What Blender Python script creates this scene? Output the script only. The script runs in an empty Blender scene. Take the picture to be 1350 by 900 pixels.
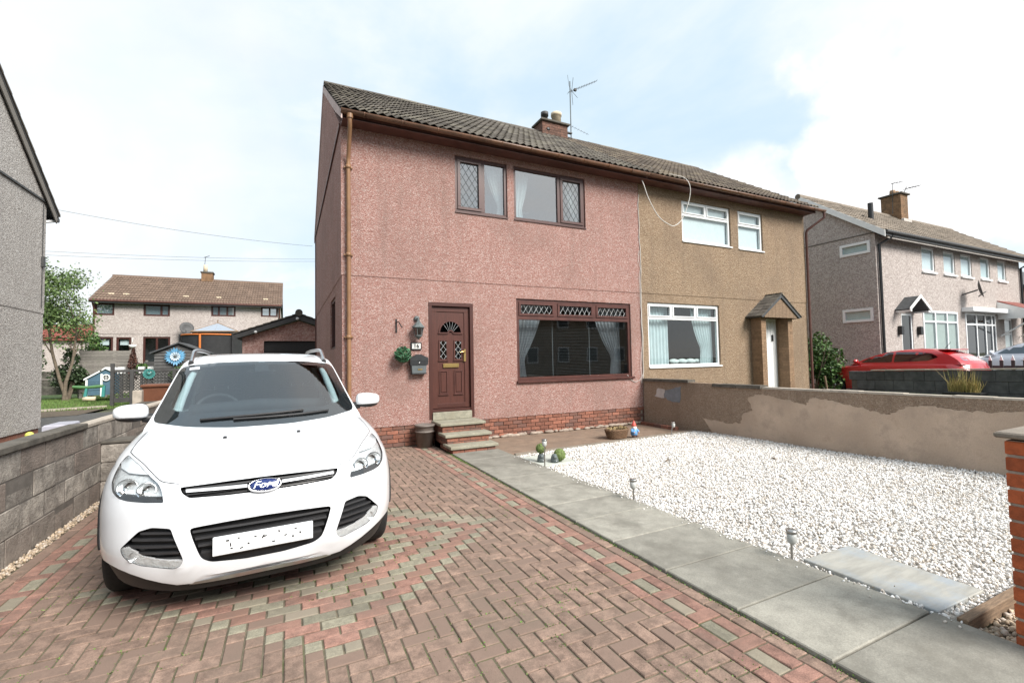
import bpy, bmesh, math, random
import numpy as np
from mathutils import Vector, Matrix
from mathutils.bvhtree import BVHTree
from mathutils.geometry import delaunay_2d_cdt
random.seed(7); np.random.seed(7)
S = bpy.context.scene
COL = S.collection
R = math.radians

# ---------------------------------------------------------------- camera
cd = bpy.data.cameras.new('camera'); cam = bpy.data.objects.new('camera', cd); COL.objects.link(cam)
cd.sensor_width = 36; cd.lens = 16.16; cd.clip_end = 2000; cd.clip_start = 0.05
Rt, Up, Fw = Vector((.89863, -.43832, -.01845)), Vector((-.00115, -.04441, .99901)), Vector((.4387, .89772, .04041))
m3 = Matrix((Rt, Up, -Fw)).transposed()
cam.matrix_world = Matrix.Translation((0, 0, 1.47)) @ m3.to_4x4()
S.camera = cam

# ---------------------------------------------------------------- world, sun, exposure
SUN_DIR = Vector((.32, -.68, .64)).normalized()
el = math.asin(SUN_DIR.z); az = math.atan2(SUN_DIR.x, SUN_DIR.y)
W = bpy.data.worlds.new('World'); S.world = W; W.use_nodes = True
nt = W.node_tree; nt.nodes.clear()
def wn(t, **k):
    n = nt.nodes.new(t)
    for a, b in k.items(): setattr(n, a, b)
    return n
sky = wn('ShaderNodeTexSky', sky_type='NISHITA', sun_disc=False, sun_elevation=el, sun_rotation=az, air_density=1.0, dust_density=1.6, ozone_density=1.2)
tc = wn('ShaderNodeTexCoord')
sep = wn('ShaderNodeSeparateXYZ'); nt.links.new(tc.outputs['Generated'], sep.inputs[0])
def wm(op, a, b=None, c=None, clamp=False):
    n = wn('ShaderNodeMath', operation=op, use_clamp=clamp)
    for i, v in enumerate((a, b, c)):
        if v is None: continue
        if isinstance(v, (int, float)): n.inputs[i].default_value = v
        else: nt.links.new(v, n.inputs[i])
    return n.outputs[0]
zc = wm('ADD', wm('MAXIMUM', sep.outputs['Z'], 0.0), 0.18)
cmb = wn('ShaderNodeCombineXYZ')
nt.links.new(wm('DIVIDE', sep.outputs['X'], zc), cmb.inputs[0]); nt.links.new(wm('DIVIDE', sep.outputs['Y'], zc), cmb.inputs[1])
no1 = wn('ShaderNodeTexNoise'); no1.inputs['Scale'].default_value = .75; no1.inputs['Detail'].default_value = 7; no1.inputs['Roughness'].default_value = .58; no1.inputs['Distortion'].default_value = .4
mp = wn('ShaderNodeMapping'); mp.inputs['Location'].default_value = (3.1, 7.7, 0); nt.links.new(cmb.outputs[0], mp.inputs[0]); nt.links.new(mp.outputs[0], no1.inputs[0])
# soft cloud deck everywhere, thinner towards one cleaner patch, and one cumulus bank to the right of the street
soft = wn('ShaderNodeMapRange', interpolation_type='SMOOTHSTEP'); soft.inputs[1].default_value = .36; soft.inputs[2].default_value = .66; soft.inputs[3].default_value = .84; soft.inputs[4].default_value = .97
nt.links.new(no1.outputs[0], soft.inputs[0])
no2 = wn('ShaderNodeTexNoise'); no2.inputs['Scale'].default_value = 5.5; no2.inputs['Detail'].default_value = 6; no2.inputs['Roughness'].default_value = .5
nt.links.new(tc.outputs['Generated'], no2.inputs[0])
def blob(d, lo, hi, wob):
    dv = wn('ShaderNodeVectorMath', operation='DOT_PRODUCT'); nrm = wn('ShaderNodeVectorMath', operation='NORMALIZE')
    nt.links.new(tc.outputs['Generated'], nrm.inputs[0]); nt.links.new(nrm.outputs[0], dv.inputs[0]); dv.inputs[1].default_value = Vector(d).normalized()
    s = wm('ADD', dv.outputs['Value'], wm('MULTIPLY', wm('SUBTRACT', no2.outputs[0], .5), wob))
    r = wn('ShaderNodeMapRange', interpolation_type='SMOOTHSTEP'); r.inputs[1].default_value = lo; r.inputs[2].default_value = hi
    nt.links.new(s, r.inputs[0]); return r.outputs[0]
cum = wm('MAXIMUM', wm('MAXIMUM', blob((.93, .34, .33), .968, .982, .11), blob((.97, .16, .36), .955, .972, .11)), blob((.8, .58, .2), .978, .995, .07))
left = wm('MULTIPLY', blob((-.5, .84, .24), .70, .98, .3), .95)
hor = wn('ShaderNodeMapRange', interpolation_type='SMOOTHSTEP'); hor.inputs[1].default_value = .30; hor.inputs[2].default_value = .0; hor.inputs[3].default_value = 0; hor.inputs[4].default_value = .8
nt.links.new(sep.outputs['Z'], hor.inputs[0])
mask = wm('MAXIMUM', wm('MAXIMUM', soft.outputs[0], cum), wm('MAXIMUM', left, hor.outputs[0]))
cc = wn('ShaderNodeMix', data_type='RGBA')   # cloud radiance: haze veil -> bright cumulus
nt.links.new(cum, cc.inputs[0]); cc.inputs[7].default_value = (7.2, 7.2, 7.25, 1)
veil = wn('ShaderNodeMix', data_type='RGBA'); veil.inputs[6].default_value = (4.45, 5.55, 6.35, 1); veil.inputs[7].default_value = (6.2, 6.35, 6.45, 1)
vk = wn('ShaderNodeMapRange', interpolation_type='SMOOTHSTEP'); vk.inputs[1].default_value = .40; vk.inputs[2].default_value = .66; nt.links.new(no1.outputs[0], vk.inputs[0])
nt.links.new(wm('MAXIMUM', vk.outputs[0], wm('MAXIMUM', left, hor.outputs[0])), veil.inputs[0]); nt.links.new(veil.outputs[2], cc.inputs[6])
mx = wn('ShaderNodeMix', data_type='RGBA'); nt.links.new(mask, mx.inputs[0]); nt.links.new(sky.outputs[0], mx.inputs[6]); nt.links.new(cc.outputs[2], mx.inputs[7])
bg = wn('ShaderNodeBackground'); bg.inputs[1].default_value = .1; nt.links.new(mx.outputs[2], bg.inputs[0])
ow = wn('ShaderNodeOutputWorld'); nt.links.new(bg.outputs[0], ow.inputs[0])
sd = bpy.data.lights.new('sun', 'SUN'); sd.energy = 3.8; sd.angle = R(28); sd.color = (1, .955, .90)
sun = bpy.data.objects.new('sun', sd); COL.objects.link(sun); sun.rotation_euler = SUN_DIR.to_track_quat('Z', 'Y').to_euler()
S.view_settings.view_transform = 'Standard'; S.view_settings.look = 'None'; S.view_settings.exposure = .78; S.view_settings.gamma = 1
S.cycles.max_bounces = 7; S.cycles.transparent_max_bounces = 12; S.cycles.caustics_reflective = False; S.cycles.caustics_refractive = False

# ---------------------------------------------------------------- materials
MAT = {}
def newmat(name):
    m = bpy.data.materials.new(name); m.use_nodes = True; t = m.node_tree; t.nodes.clear()
    b = t.nodes.new('ShaderNodeBsdfPrincipled'); o = t.nodes.new('ShaderNodeOutputMaterial'); t.links.new(b.outputs[0], o.inputs[0])
    MAT[name] = m
    return m, t, b
def N(t, ty, **k):
    n = t.nodes.new(ty)
    for a, v in k.items():
        if isinstance(a, str) and a.startswith('i_'): n.inputs[a[2:].replace('_', ' ')].default_value = v
        else: setattr(n, a, v)
    return n
def mixc(t, fac, a, b, blend='MIX'):
    n = N(t, 'ShaderNodeMix', data_type='RGBA', blend_type=blend)
    for i, v in ((0, fac), (6, a), (7, b)):
        if isinstance(v, (int, float)): n.inputs[i].default_value = v
        elif isinstance(v, tuple): n.inputs[i].default_value = (*v[:3], 1)
        else: t.links.new(v, n.inputs[i])
    return n.outputs[2]
def mrange(t, v, a, b, c=0, d=1):
    n = N(t, 'ShaderNodeMapRange', interpolation_type='SMOOTHSTEP'); t.links.new(v, n.inputs[0])
    for i, x in enumerate((a, b, c, d)): n.inputs[i + 1].default_value = x
    return n.outputs[0]
def mth(t, op, a, b):
    n = N(t, 'ShaderNodeMath', operation=op)
    for i, v in enumerate((a, b)):
        if isinstance(v, (int, float)): n.inputs[i].default_value = v
        else: t.links.new(v, n.inputs[i])
    return n.outputs[0]
def noise(t, scale, detail=4, rough=.6, vec=None, dist=0):
    n = N(t, 'ShaderNodeTexNoise'); n.inputs['Scale'].default_value = scale; n.inputs['Detail'].default_value = detail; n.inputs['Roughness'].default_value = rough; n.inputs['Distortion'].default_value = dist
    t.links.new(vec if vec else coords(t), n.inputs['Vector']); return n.outputs[0]
def coords(t, stretch=None):
    # world-space position, so that copies of one mesh do not repeat the same grain
    g = N(t, 'ShaderNodeNewGeometry')
    if stretch is None: return g.outputs['Position']
    m = N(t, 'ShaderNodeMapping'); m.inputs['Scale'].default_value = stretch; t.links.new(g.outputs['Position'], m.inputs[0]); return m.outputs[0]
def rand(t):
    o = N(t, 'ShaderNodeObjectInfo'); g = N(t, 'ShaderNodeNewGeometry')
    return mth(t, 'FRACT', mth(t, 'ADD', o.outputs['Random'], g.outputs['Random Per Island']), 0)
def bump(t, b, h, strength, dist=.01):
    n = N(t, 'ShaderNodeBump'); n.inputs['Strength'].default_value = strength; n.inputs['Distance'].default_value = dist
    t.links.new(h, n.inputs['Height']); t.links.new(n.outputs[0], b.inputs['Normal'])
def mat(name, c, rough=.7, var=.12, vs=6, bmp=0, bs=40, bd=.006, metal=0, spec=.5, coat=0, rnd=0, rnd2=None, speck=0, dirt=None, dirt_amt=0, ds=2.5, stretch=None):
    m, t, b = newmat(name)
    vec = coords(t, stretch) if stretch else None
    dark = tuple(x * (1 - var) for x in c); lite = tuple(min(1, x * (1 + var)) for x in c)
    col = mixc(t, mrange(t, noise(t, vs, 5, .65, vec), .3, .7), dark, lite)
    if speck:
        col = mixc(t, 1.0, col, mixc(t, mrange(t, noise(t, 130, 3, .8), .3, .7), tuple([1 - speck] * 3), tuple([1 + speck] * 3)), 'MULTIPLY')
    if rnd:
        r = rand(t)
        col = mixc(t, 1.0, col, mixc(t, r, tuple([1 - rnd] * 3), tuple([1 + rnd] * 3)), 'MULTIPLY')
        if rnd2: 
            r2 = mth(t, 'FRACT', mth(t, 'MULTIPLY', r, 7.31), 0)
            col = mixc(t, mrange(t, r2, .55, 1.0), col, rnd2)
    if dirt:
        col = mixc(t, mth(t, 'MULTIPLY', mrange(t, noise(t, ds, 6, .7), .45, .7), dirt_amt), col, dirt)
    t.links.new(col, b.inputs['Base Color'])
    b.inputs['Roughness'].default_value = rough; b.inputs['Metallic'].default_value = metal; b.inputs['Specular IOR Level'].default_value = spec
    b.inputs['Coat Weight'].default_value = coat; b.inputs['Coat Roughness'].default_value = .04
    if bmp: bump(t, b, noise(t, bs, 5, .7, vec), bmp, bd)
    return m
def harl(name, cols, scale=30, weather=(.2, .18, .16), wa=.15, bst=.9):
    """dry-dash render: stones of a few colours set in mortar"""
    m, t, b = newmat(name)
    p = coords(t)
    v = N(t, 'ShaderNodeTexVoronoi'); v.inputs['Scale'].default_value = scale; v.inputs['Randomness'].default_value = 1; t.links.new(p, v.inputs[0])
    v2 = N(t, 'ShaderNodeTexVoronoi'); v2.inputs['Scale'].default_value = scale * 2.1; t.links.new(p, v2.inputs[0])
    sp = N(t, 'ShaderNodeSeparateColor'); t.links.new(v.outputs['Color'], sp.inputs[0])
    sp2 = N(t, 'ShaderNodeSeparateColor'); t.links.new(v2.outputs['Color'], sp2.inputs[0])
    val = mth(t, 'ADD', mth(t, 'MULTIPLY', sp.outputs[0], .6), mth(t, 'MULTIPLY', sp2.outputs[0], .4))
    r = N(t, 'ShaderNodeValToRGB'); e = r.color_ramp.elements
    n = len(cols)
    e[0].position = cols[0][0]; e[0].color = (*cols[0][1], 1); e[1].position = cols[-1][0]; e[1].color = (*cols[-1][1], 1)
    for q in cols[1:-1]:
        k = e.new(q[0]); k.color = (*q[1], 1)
    t.links.new(val, r.inputs[0])
    col = mixc(t, mth(t, 'MULTIPLY', mrange(t, noise(t, .9, 6, .65), .42, .72), wa), r.outputs[0], weather)
    col = mixc(t, mth(t, 'MULTIPLY', mrange(t, noise(t, 1.0, 4, .6, coords(t, (5, 5, .35))), .5, .75), wa * .8), col, weather)
    t.links.new(col, b.inputs['Base Color']); b.inputs['Roughness'].default_value = .92; b.inputs['Specular IOR Level'].default_value = .25
    bump(t, b, mth(t, 'ADD', mth(t, 'MULTIPLY', v.outputs['Distance'], -1.0), mth(t, 'MULTIPLY', v2.outputs['Distance'], -.6)), bst, .02)
    return m
def glass(name, tint=(.9, .95, .95), ior=1.5, base=.05):
    m = bpy.data.materials.new(name); m.use_nodes = True; t = m.node_tree; t.nodes.clear(); MAT[name] = m
    o = N(t, 'ShaderNodeOutputMaterial'); tr = N(t, 'ShaderNodeBsdfTransparent'); tr.inputs[0].default_value = (*tint, 1)
    gl = N(t, 'ShaderNodeBsdfGlossy'); gl.inputs['Roughness'].default_value = .015; gl.inputs[0].default_value = (1, 1, 1, 1)
    fr = N(t, 'ShaderNodeFresnel'); fr.inputs[0].default_value = ior
    gb = N(t, 'ShaderNodeNewGeometry'); ms = N(t, 'ShaderNodeMixShader'); t.links.new(mth(t, 'MULTIPLY', mth(t, 'ADD', fr.outputs[0], base), mth(t, 'SUBTRACT', 1.0, gb.outputs['Backfacing'])), ms.inputs[0]); t.links.new(tr.outputs[0], ms.inputs[1]); t.links.new(gl.outputs[0], ms.inputs[2]); t.links.new(ms.outputs[0], o.inputs[0])
    bw = N(t, 'ShaderNodeBump'); bw.inputs['Strength'].default_value = .012; bw.inputs['Distance'].default_value = .05; t.links.new(noise(t, 1.7, 2), bw.inputs['Height']); t.links.new(bw.outputs[0], gl.inputs['Normal'])
    return m

harl('pink_harl', [(.08, (.30, .13, .105)), (.3, (.40, .21, .175)), (.52, (.46, .268, .23)), (.72, (.53, .35, .31)), (.92, (.69, .59, .54))], 72, (.31, .2, .17), .5, .9)
harl('brown_harl', [(.1, (.23, .155, .10)), (.4, (.325, .23, .15)), (.65, (.38, .275, .185)), (.9, (.48, .38, .28))], 56, (.2, .15, .11), .4, .9)
harl('grey_harl', [(.1, (.25, .23, .21)), (.4, (.40, .375, .35)), (.65, (.48, .455, .425)), (.9, (.62, .6, .565))], 40, (.24, .22, .205), .25, .7)
harl('buff_harl', [(.1, (.29, .245, .225)), (.5, (.42, .365, .335)), (.9, (.56, .51, .475))], 26, (.3, .27, .25), .25, .6)
harl('garage_harl', [(.1, (.34, .17, .15)), (.5, (.52, .32, .28)), (.9, (.62, .45, .4))], 26, (.24, .15, .13), .25, .6)
harl('render_wall', [(.1, (.27, .19, .135)), (.4, (.35, .255, .185)), (.65, (.40, .30, .22)), (.9, (.49, .39, .305))], 70, (.235, .175, .13), .6, .8)
mat('bare_render', (.50, .385, .295), .9, .18, 4, .5, 30, .008, speck=.14, dirt=(.35, .26, .19), dirt_amt=.8, ds=2.0)
mat('patch_white', (.5, .46, .44), .9, .1, 9, .3)
mat('patch_slate', (.2, .215, .235), .85, .15, 9, .3)
mat('cap_dark', (.095, .085, .07), .9, .3, 7, .6, 30)
mat('cap_pale', (.42, .37, .31), .9, .2, 6, .4)
mat('upvc_brown', (.06, .02, .015), .38, .12, 8, stretch=(8, 8, .7))
mat('upvc_door', (.072, .023, .016), .4, .25, 5, stretch=(25, 25, .9))
mat('upvc_red', (.075, .026, .02), .4, .2, 8)
mat('white_upvc', (.78, .79, .79), .35, .04)
mat('gutter_brown', (.145, .072, .04), .42, .25, 4, dirt=(.07, .04, .025), dirt_amt=.7)
mat('pipe_tan', (.235, .125, .06), .5, .2, 4, dirt=(.2, .1, .05), dirt_amt=.5)
mat('fascia_dark', (.10, .04, .03), .55, .2, 4)
mat('bargeboard', (.45, .34, .31), .7, .15, 4)
mat('black_plastic', (.012, .012, .013), .45, .2)
mat('dark_grey', (.05, .05, .05), .6, .2)
mat('roof_tile', (.10, .088, .074), .9, .22, 9, .5, 60, .008, rnd=.3, rnd2=(.165, .15, .12), dirt=(.055, .048, .038), dirt_amt=.65, ds=1.1)
mat('roof_tile_aged', (.10, .08, .062), .9, .22, 9, .5, 60, .008, rnd=.3, rnd2=(.17, .14, .1), dirt=(.06, .045, .035), dirt_amt=.7, ds=1.1)
mat('roof_tile_brown', (.155, .108, .08), .9, .15, 9, .3, 60, .008, rnd=.14, dirt=(.12, .08, .06), dirt_amt=.4, ds=.6)
mat('roof_tile_grey', (.2, .165, .13), .9, .2, 9, .3, 60, .008, rnd=.2, dirt=(.11, .09, .07), dirt_amt=.6, ds=.6)
mat('roof_red', (.20, .06, .045), .9, .15, 9, rnd=.1)
mat('felt_grey', (.06, .063, .066), .8, .2, 9)
mat('brick_red', (.225, .092, .06), .9, .25, 25, .6, 60, .006, rnd=.35, rnd2=(.14, .075, .06), dirt=(.15, .10, .08), dirt_amt=.6)
mat('brick_bright', (.36, .085, .028), .85, .2, 25, .6, 60, .006, rnd=.2)
mat('brick_tan', (.25, .16, .095), .9, .15, 25, .4, 60, rnd=.15)
mat('chimney_brick', (.13, .065, .045), .9, .3, 12, .5, 50, rnd=.3, dirt=(.07, .04, .03), dirt_amt=.6)
mat('mortar', (.33, .27, .22), .95, .25, 14, .6, 60)
mat('mortar_pale', (.5, .46, .42), .95, .2, 14, .6, 60)
mat('block_grey', (.30, .27, .235), .95, .36, 9, 1.0, 38, .02, rnd=.24, rnd2=(.24, .195, .165), dirt=(.12, .1, .085), dirt_amt=.7, ds=3)
mat('block_dark', (.085, .085, .088), .9, .25, 6, .6, 40, rnd=.2, dirt=(.2, .2, .2), dirt_amt=.3)
mat('mortar_dark', (.13, .115, .1), .95, .2, 9, .4)
mat('paver_brown', (.222, .150, .114), .92, .32, 13, .6, 90, .005, rnd=.13, rnd2=(.20, .137, .106), speck=.22, dirt=(.165, .122, .093), dirt_amt=.85, ds=1.3)
mat('paver_red', (.25, .138, .106), .92, .28, 13, .6, 90, .005, rnd=.2, rnd2=(.235, .14, .105), speck=.22, dirt=(.18, .125, .10), dirt_amt=.75, ds=1.9)
mat('paver_grey', (.225, .207, .153), .92, .18, 22, .6, 90, .005, rnd=.2, rnd2=(.25, .21, .16), speck=.2, dirt=(.14, .125, .095), dirt_amt=.55, ds=1.9)
mat('joint_sand', (.125, .105, .072), .95, .3, 12, .6, 60, dirt=(.075, .10, .025), dirt_amt=.85, ds=1.8)
mat('path_slab', (.26, .247, .21), .9, .14, 7, .5, 70, .005, rnd=.17, speck=.16, dirt=(.155, .145, .12), dirt_amt=.8, ds=2.1)
mat('chimney_tan', (.20, .115, .06), .9, .3, 6, .4, 50, dirt=(.1, .075, .045), dirt_amt=.6)
mat('blue_slate', (.33, .32, .285), .75, .14, 3, .25, 30, dirt=(.28, .33, .38), dirt_amt=.7, ds=2.5, stretch=(1.2, 6, 1))
mat('pale_slab', (.45, .47, .42), .85, .1, 5, .2)
mat('gravel_white', (.80, .785, .76), .8, .06, 60, .3, 80, .003, rnd=.17, rnd2=(.52, .46, .39), dirt=(.55, .5, .44), dirt_amt=.35, ds=1.4)
mat('gravel_base', (.42, .39, .35), .9, .2, 45, .8, 50, .02)
mat('gravel_tan', (.40, .31, .22), .9, .2, 30, rnd=.35, rnd2=(.5, .44, .38))
mat('soil', (.10, .075, .05), .95, .3, 12, .7, 30)
mat('concrete_old', (.24, .205, .165), .92, .2, 5, .5, 40, speck=.2, dirt=(.14, .12, .09), dirt_amt=.6)
mat('brown_paving', (.22, .155, .11), .92, .22, 5, .5, 40, speck=.2, dirt=(.12, .095, .075), dirt_amt=.6)
mat('timber_old', (.20, .135, .085), .85, .3, 8, .4, 30, stretch=(1.5, 14, 14))
mat('timber_grey', (.19, .175, .155), .9, .25, 6, .4, 30, rnd=.12, stretch=(1.5, 10, 10))
mat('fence_dark', (.06, .058, .056), .8, .2, 6, rnd=.15)
mat('shed_grey', (.085, .083, .08), .8, .15, 6, rnd=.12)
mat('asphalt', (.075, .072, .068), .95, .25, 9, .5, 60, dirt=(.11, .10, .08), dirt_amt=.5)
mat('ground', (.085, .09, .05), .95, .3, 3, .4, 20)
mat('lawn_base', (.08, .13, .03), .95, .3, 5, .5, 40)
mat('grass', (.11, .19, .04), .8, .25, 4, rnd=.4, rnd2=(.13, .15, .05))
mat('dry_grass', (.36, .27, .1), .8, .2, 4, rnd=.3, rnd2=(.2, .2, .05))
mat('leaf_green', (.10, .16, .05), .6, .25, 3, rnd=.5, rnd2=(.13, .18, .05))
mat('leaf_dark', (.028, .05, .018), .6, .3, 3, rnd=.5, rnd2=(.05, .085, .03))
mat('leaf_shrub', (.055, .12, .025), .55, .25, 3, rnd=.5, rnd2=(.11, .2, .045))
mat('leaf_ball', (.045, .15, .07), .5, .2, 9, rnd=.45, rnd2=(.02, .06, .03))
mat('moss_ball', (.17, .23, .07), .8, .2, 30, rnd=.3, bmp=.8, bs=120)
mat('leaf_red', (.09, .04, .028), .6, .25, 5, rnd=.4)
mat('bark', (.14, .11, .08), .95, .3, 12, .6, 40)
mat('stone_step', (.28, .265, .205), .9, .2, 14, .5, 70, speck=.18, dirt=(.19, .17, .12), dirt_amt=.7, ds=3.5)
mat('brass', (.72, .53, .22), .3, .08, 9, metal=1)
mat('steel', (.42, .41, .39), .35, .1, 9, metal=1)
mat('lamp_pale', (.78, .80, .83), .22, .05, 9, coat=.6)
mat('lens_frost', (.42, .43, .41), .35, .1, 9)
mat('alu', (.62, .63, .64), .28, .06, 9, metal=1)
mat('lantern_metal', (.11, .13, .13), .55, .3, 20, dirt=(.05, .055, .055), dirt_amt=.6)
mat('mail_grey', (.10, .115, .12), .4, .12, 9)
mat('mail_black', (.022, .024, .026), .42, .2, 9)
mat('pot_brown', (.15, .125, .11), .55, .15, 9, .2, 40)
mat('wicker', (.15, .085, .045), .8, .35, 45, .8, 60)
mat('dry_moss', (.30, .22, .11), .9, .3, 40, .8, 60)
mat('white_paint', (.78, .78, .76), .5, .05)
mat('plaque_white', (.75, .74, .70), .5, .08)
mat('car_white', (.73, .745, .765), .3, .015, 2, coat=1)
mat('car_red', (.42, .012, .014), .3, .05, 2, coat=1)
mat('car_silver', (.70, .73, .80), .3, .03, 2, coat=1)
mat('car_trim', (.018, .018, .019), .5, .2, 20)
mat('grille_black', (.008, .008, .009), .35, .1)
mat('slat_dark', (.03, .03, .032), .4, .1)
mat('tyre', (.016, .016, .016), .85, .2, 40, .3, 90)
mat('chrome', (.86, .86, .87), .09, .02, 9, metal=1)
mat('lamp_reflector', (.80, .81, .82), .25, .12, 30, .5, 26, .02, metal=.35)
mat('badge_blue', (.006, .02, .12), .25, .1, coat=1)
mat('plate_white', (.72, .74, .75), .4, .05, 22)
mat('plate_band', (.78, .8, .83), .4, .03)
mat('interior', (.03, .031, .033), .8, .2)
mat('pillar_trim', (.74, .78, .74), .7, .05)
mat('curtain_white', (.74, .77, .76), .85, .05, 5)
mat('curtain_and_sky_blue', (.62, .69, .71), .85, .05, 5)  # curtain cloth; in far upper windows also the colour of reflected sky
mat('curtain_grey', (.40, .40, .44), .85, .12, 5)
mat('curtain_sage', (.42, .46, .42), .85, .06, 5)
mat('blind_slat', (.085, .09, .10), .55, .1)
mat('blind_and_sky_white', (.82, .84, .86), .6, .04)  # blinds and small white parts; also paints sky reflections in far panes
mat('room', (.055, .055, .058), .9, .1)
mat('room_pale', (.34, .37, .38), .9, .1)
mat('lead', (.55, .56, .56), .4, .1, metal=.6)
mat('lead_dark', (.09, .10, .10), .5, .1)
mat('wire', (.03, .03, .03), .6, .1)
mat('cable_white', (.62, .60, .56), .5, .08)
mat('play_blue', (.06, .12, .165), .6, .1, 6, rnd=.1)
mat('play_green', (.07, .17, .06), .5, .1)
mat('play_teal', (.05, .24, .22), .5, .1)
mat('petal_blue', (.12, .32, .50), .5, .15, 20, rnd=.3)
mat('petal_pale', (.6, .72, .8), .5, .1)
mat('orange', (.55, .16, .03), .6, .15)
mat('net_black', (.02, .02, .021), .8, .2)
mat('bin_brown', (.16, .06, .03), .55, .12)
mat('skin', (.55, .33, .24), .7, .05)
mat('gnome_red', (.55, .09, .07), .5, .1); mat('gnome_blue', (.13, .30, .55), .5, .1); mat('gnome_boot', (.10, .045, .03), .6, .1)
mat('pot_cream', (.55, .46, .33), .8, .15, 8); mat('lemon', (.6, .62, .12), .5, .05); mat('plastic_lilac', (.40, .40, .46), .4, .05)
mat('rust', (.17, .055, .02), .9, .3, 14)
mat('conservatory_roof', (.27, .31, .36), .3, .05)
glass('pane_glass', (.88, .92, .92), 1.52, .05); glass('dark_glass', (.25, .3, .33), 1.5, .06); glass('screen_glass', (.78, .84, .86), 1.52, .11); glass('lamp_glass', (.95, .96, .96), 1.45, .02)
glass('sky_glass', (.8, .85, .86), 1.6, .3)

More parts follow.
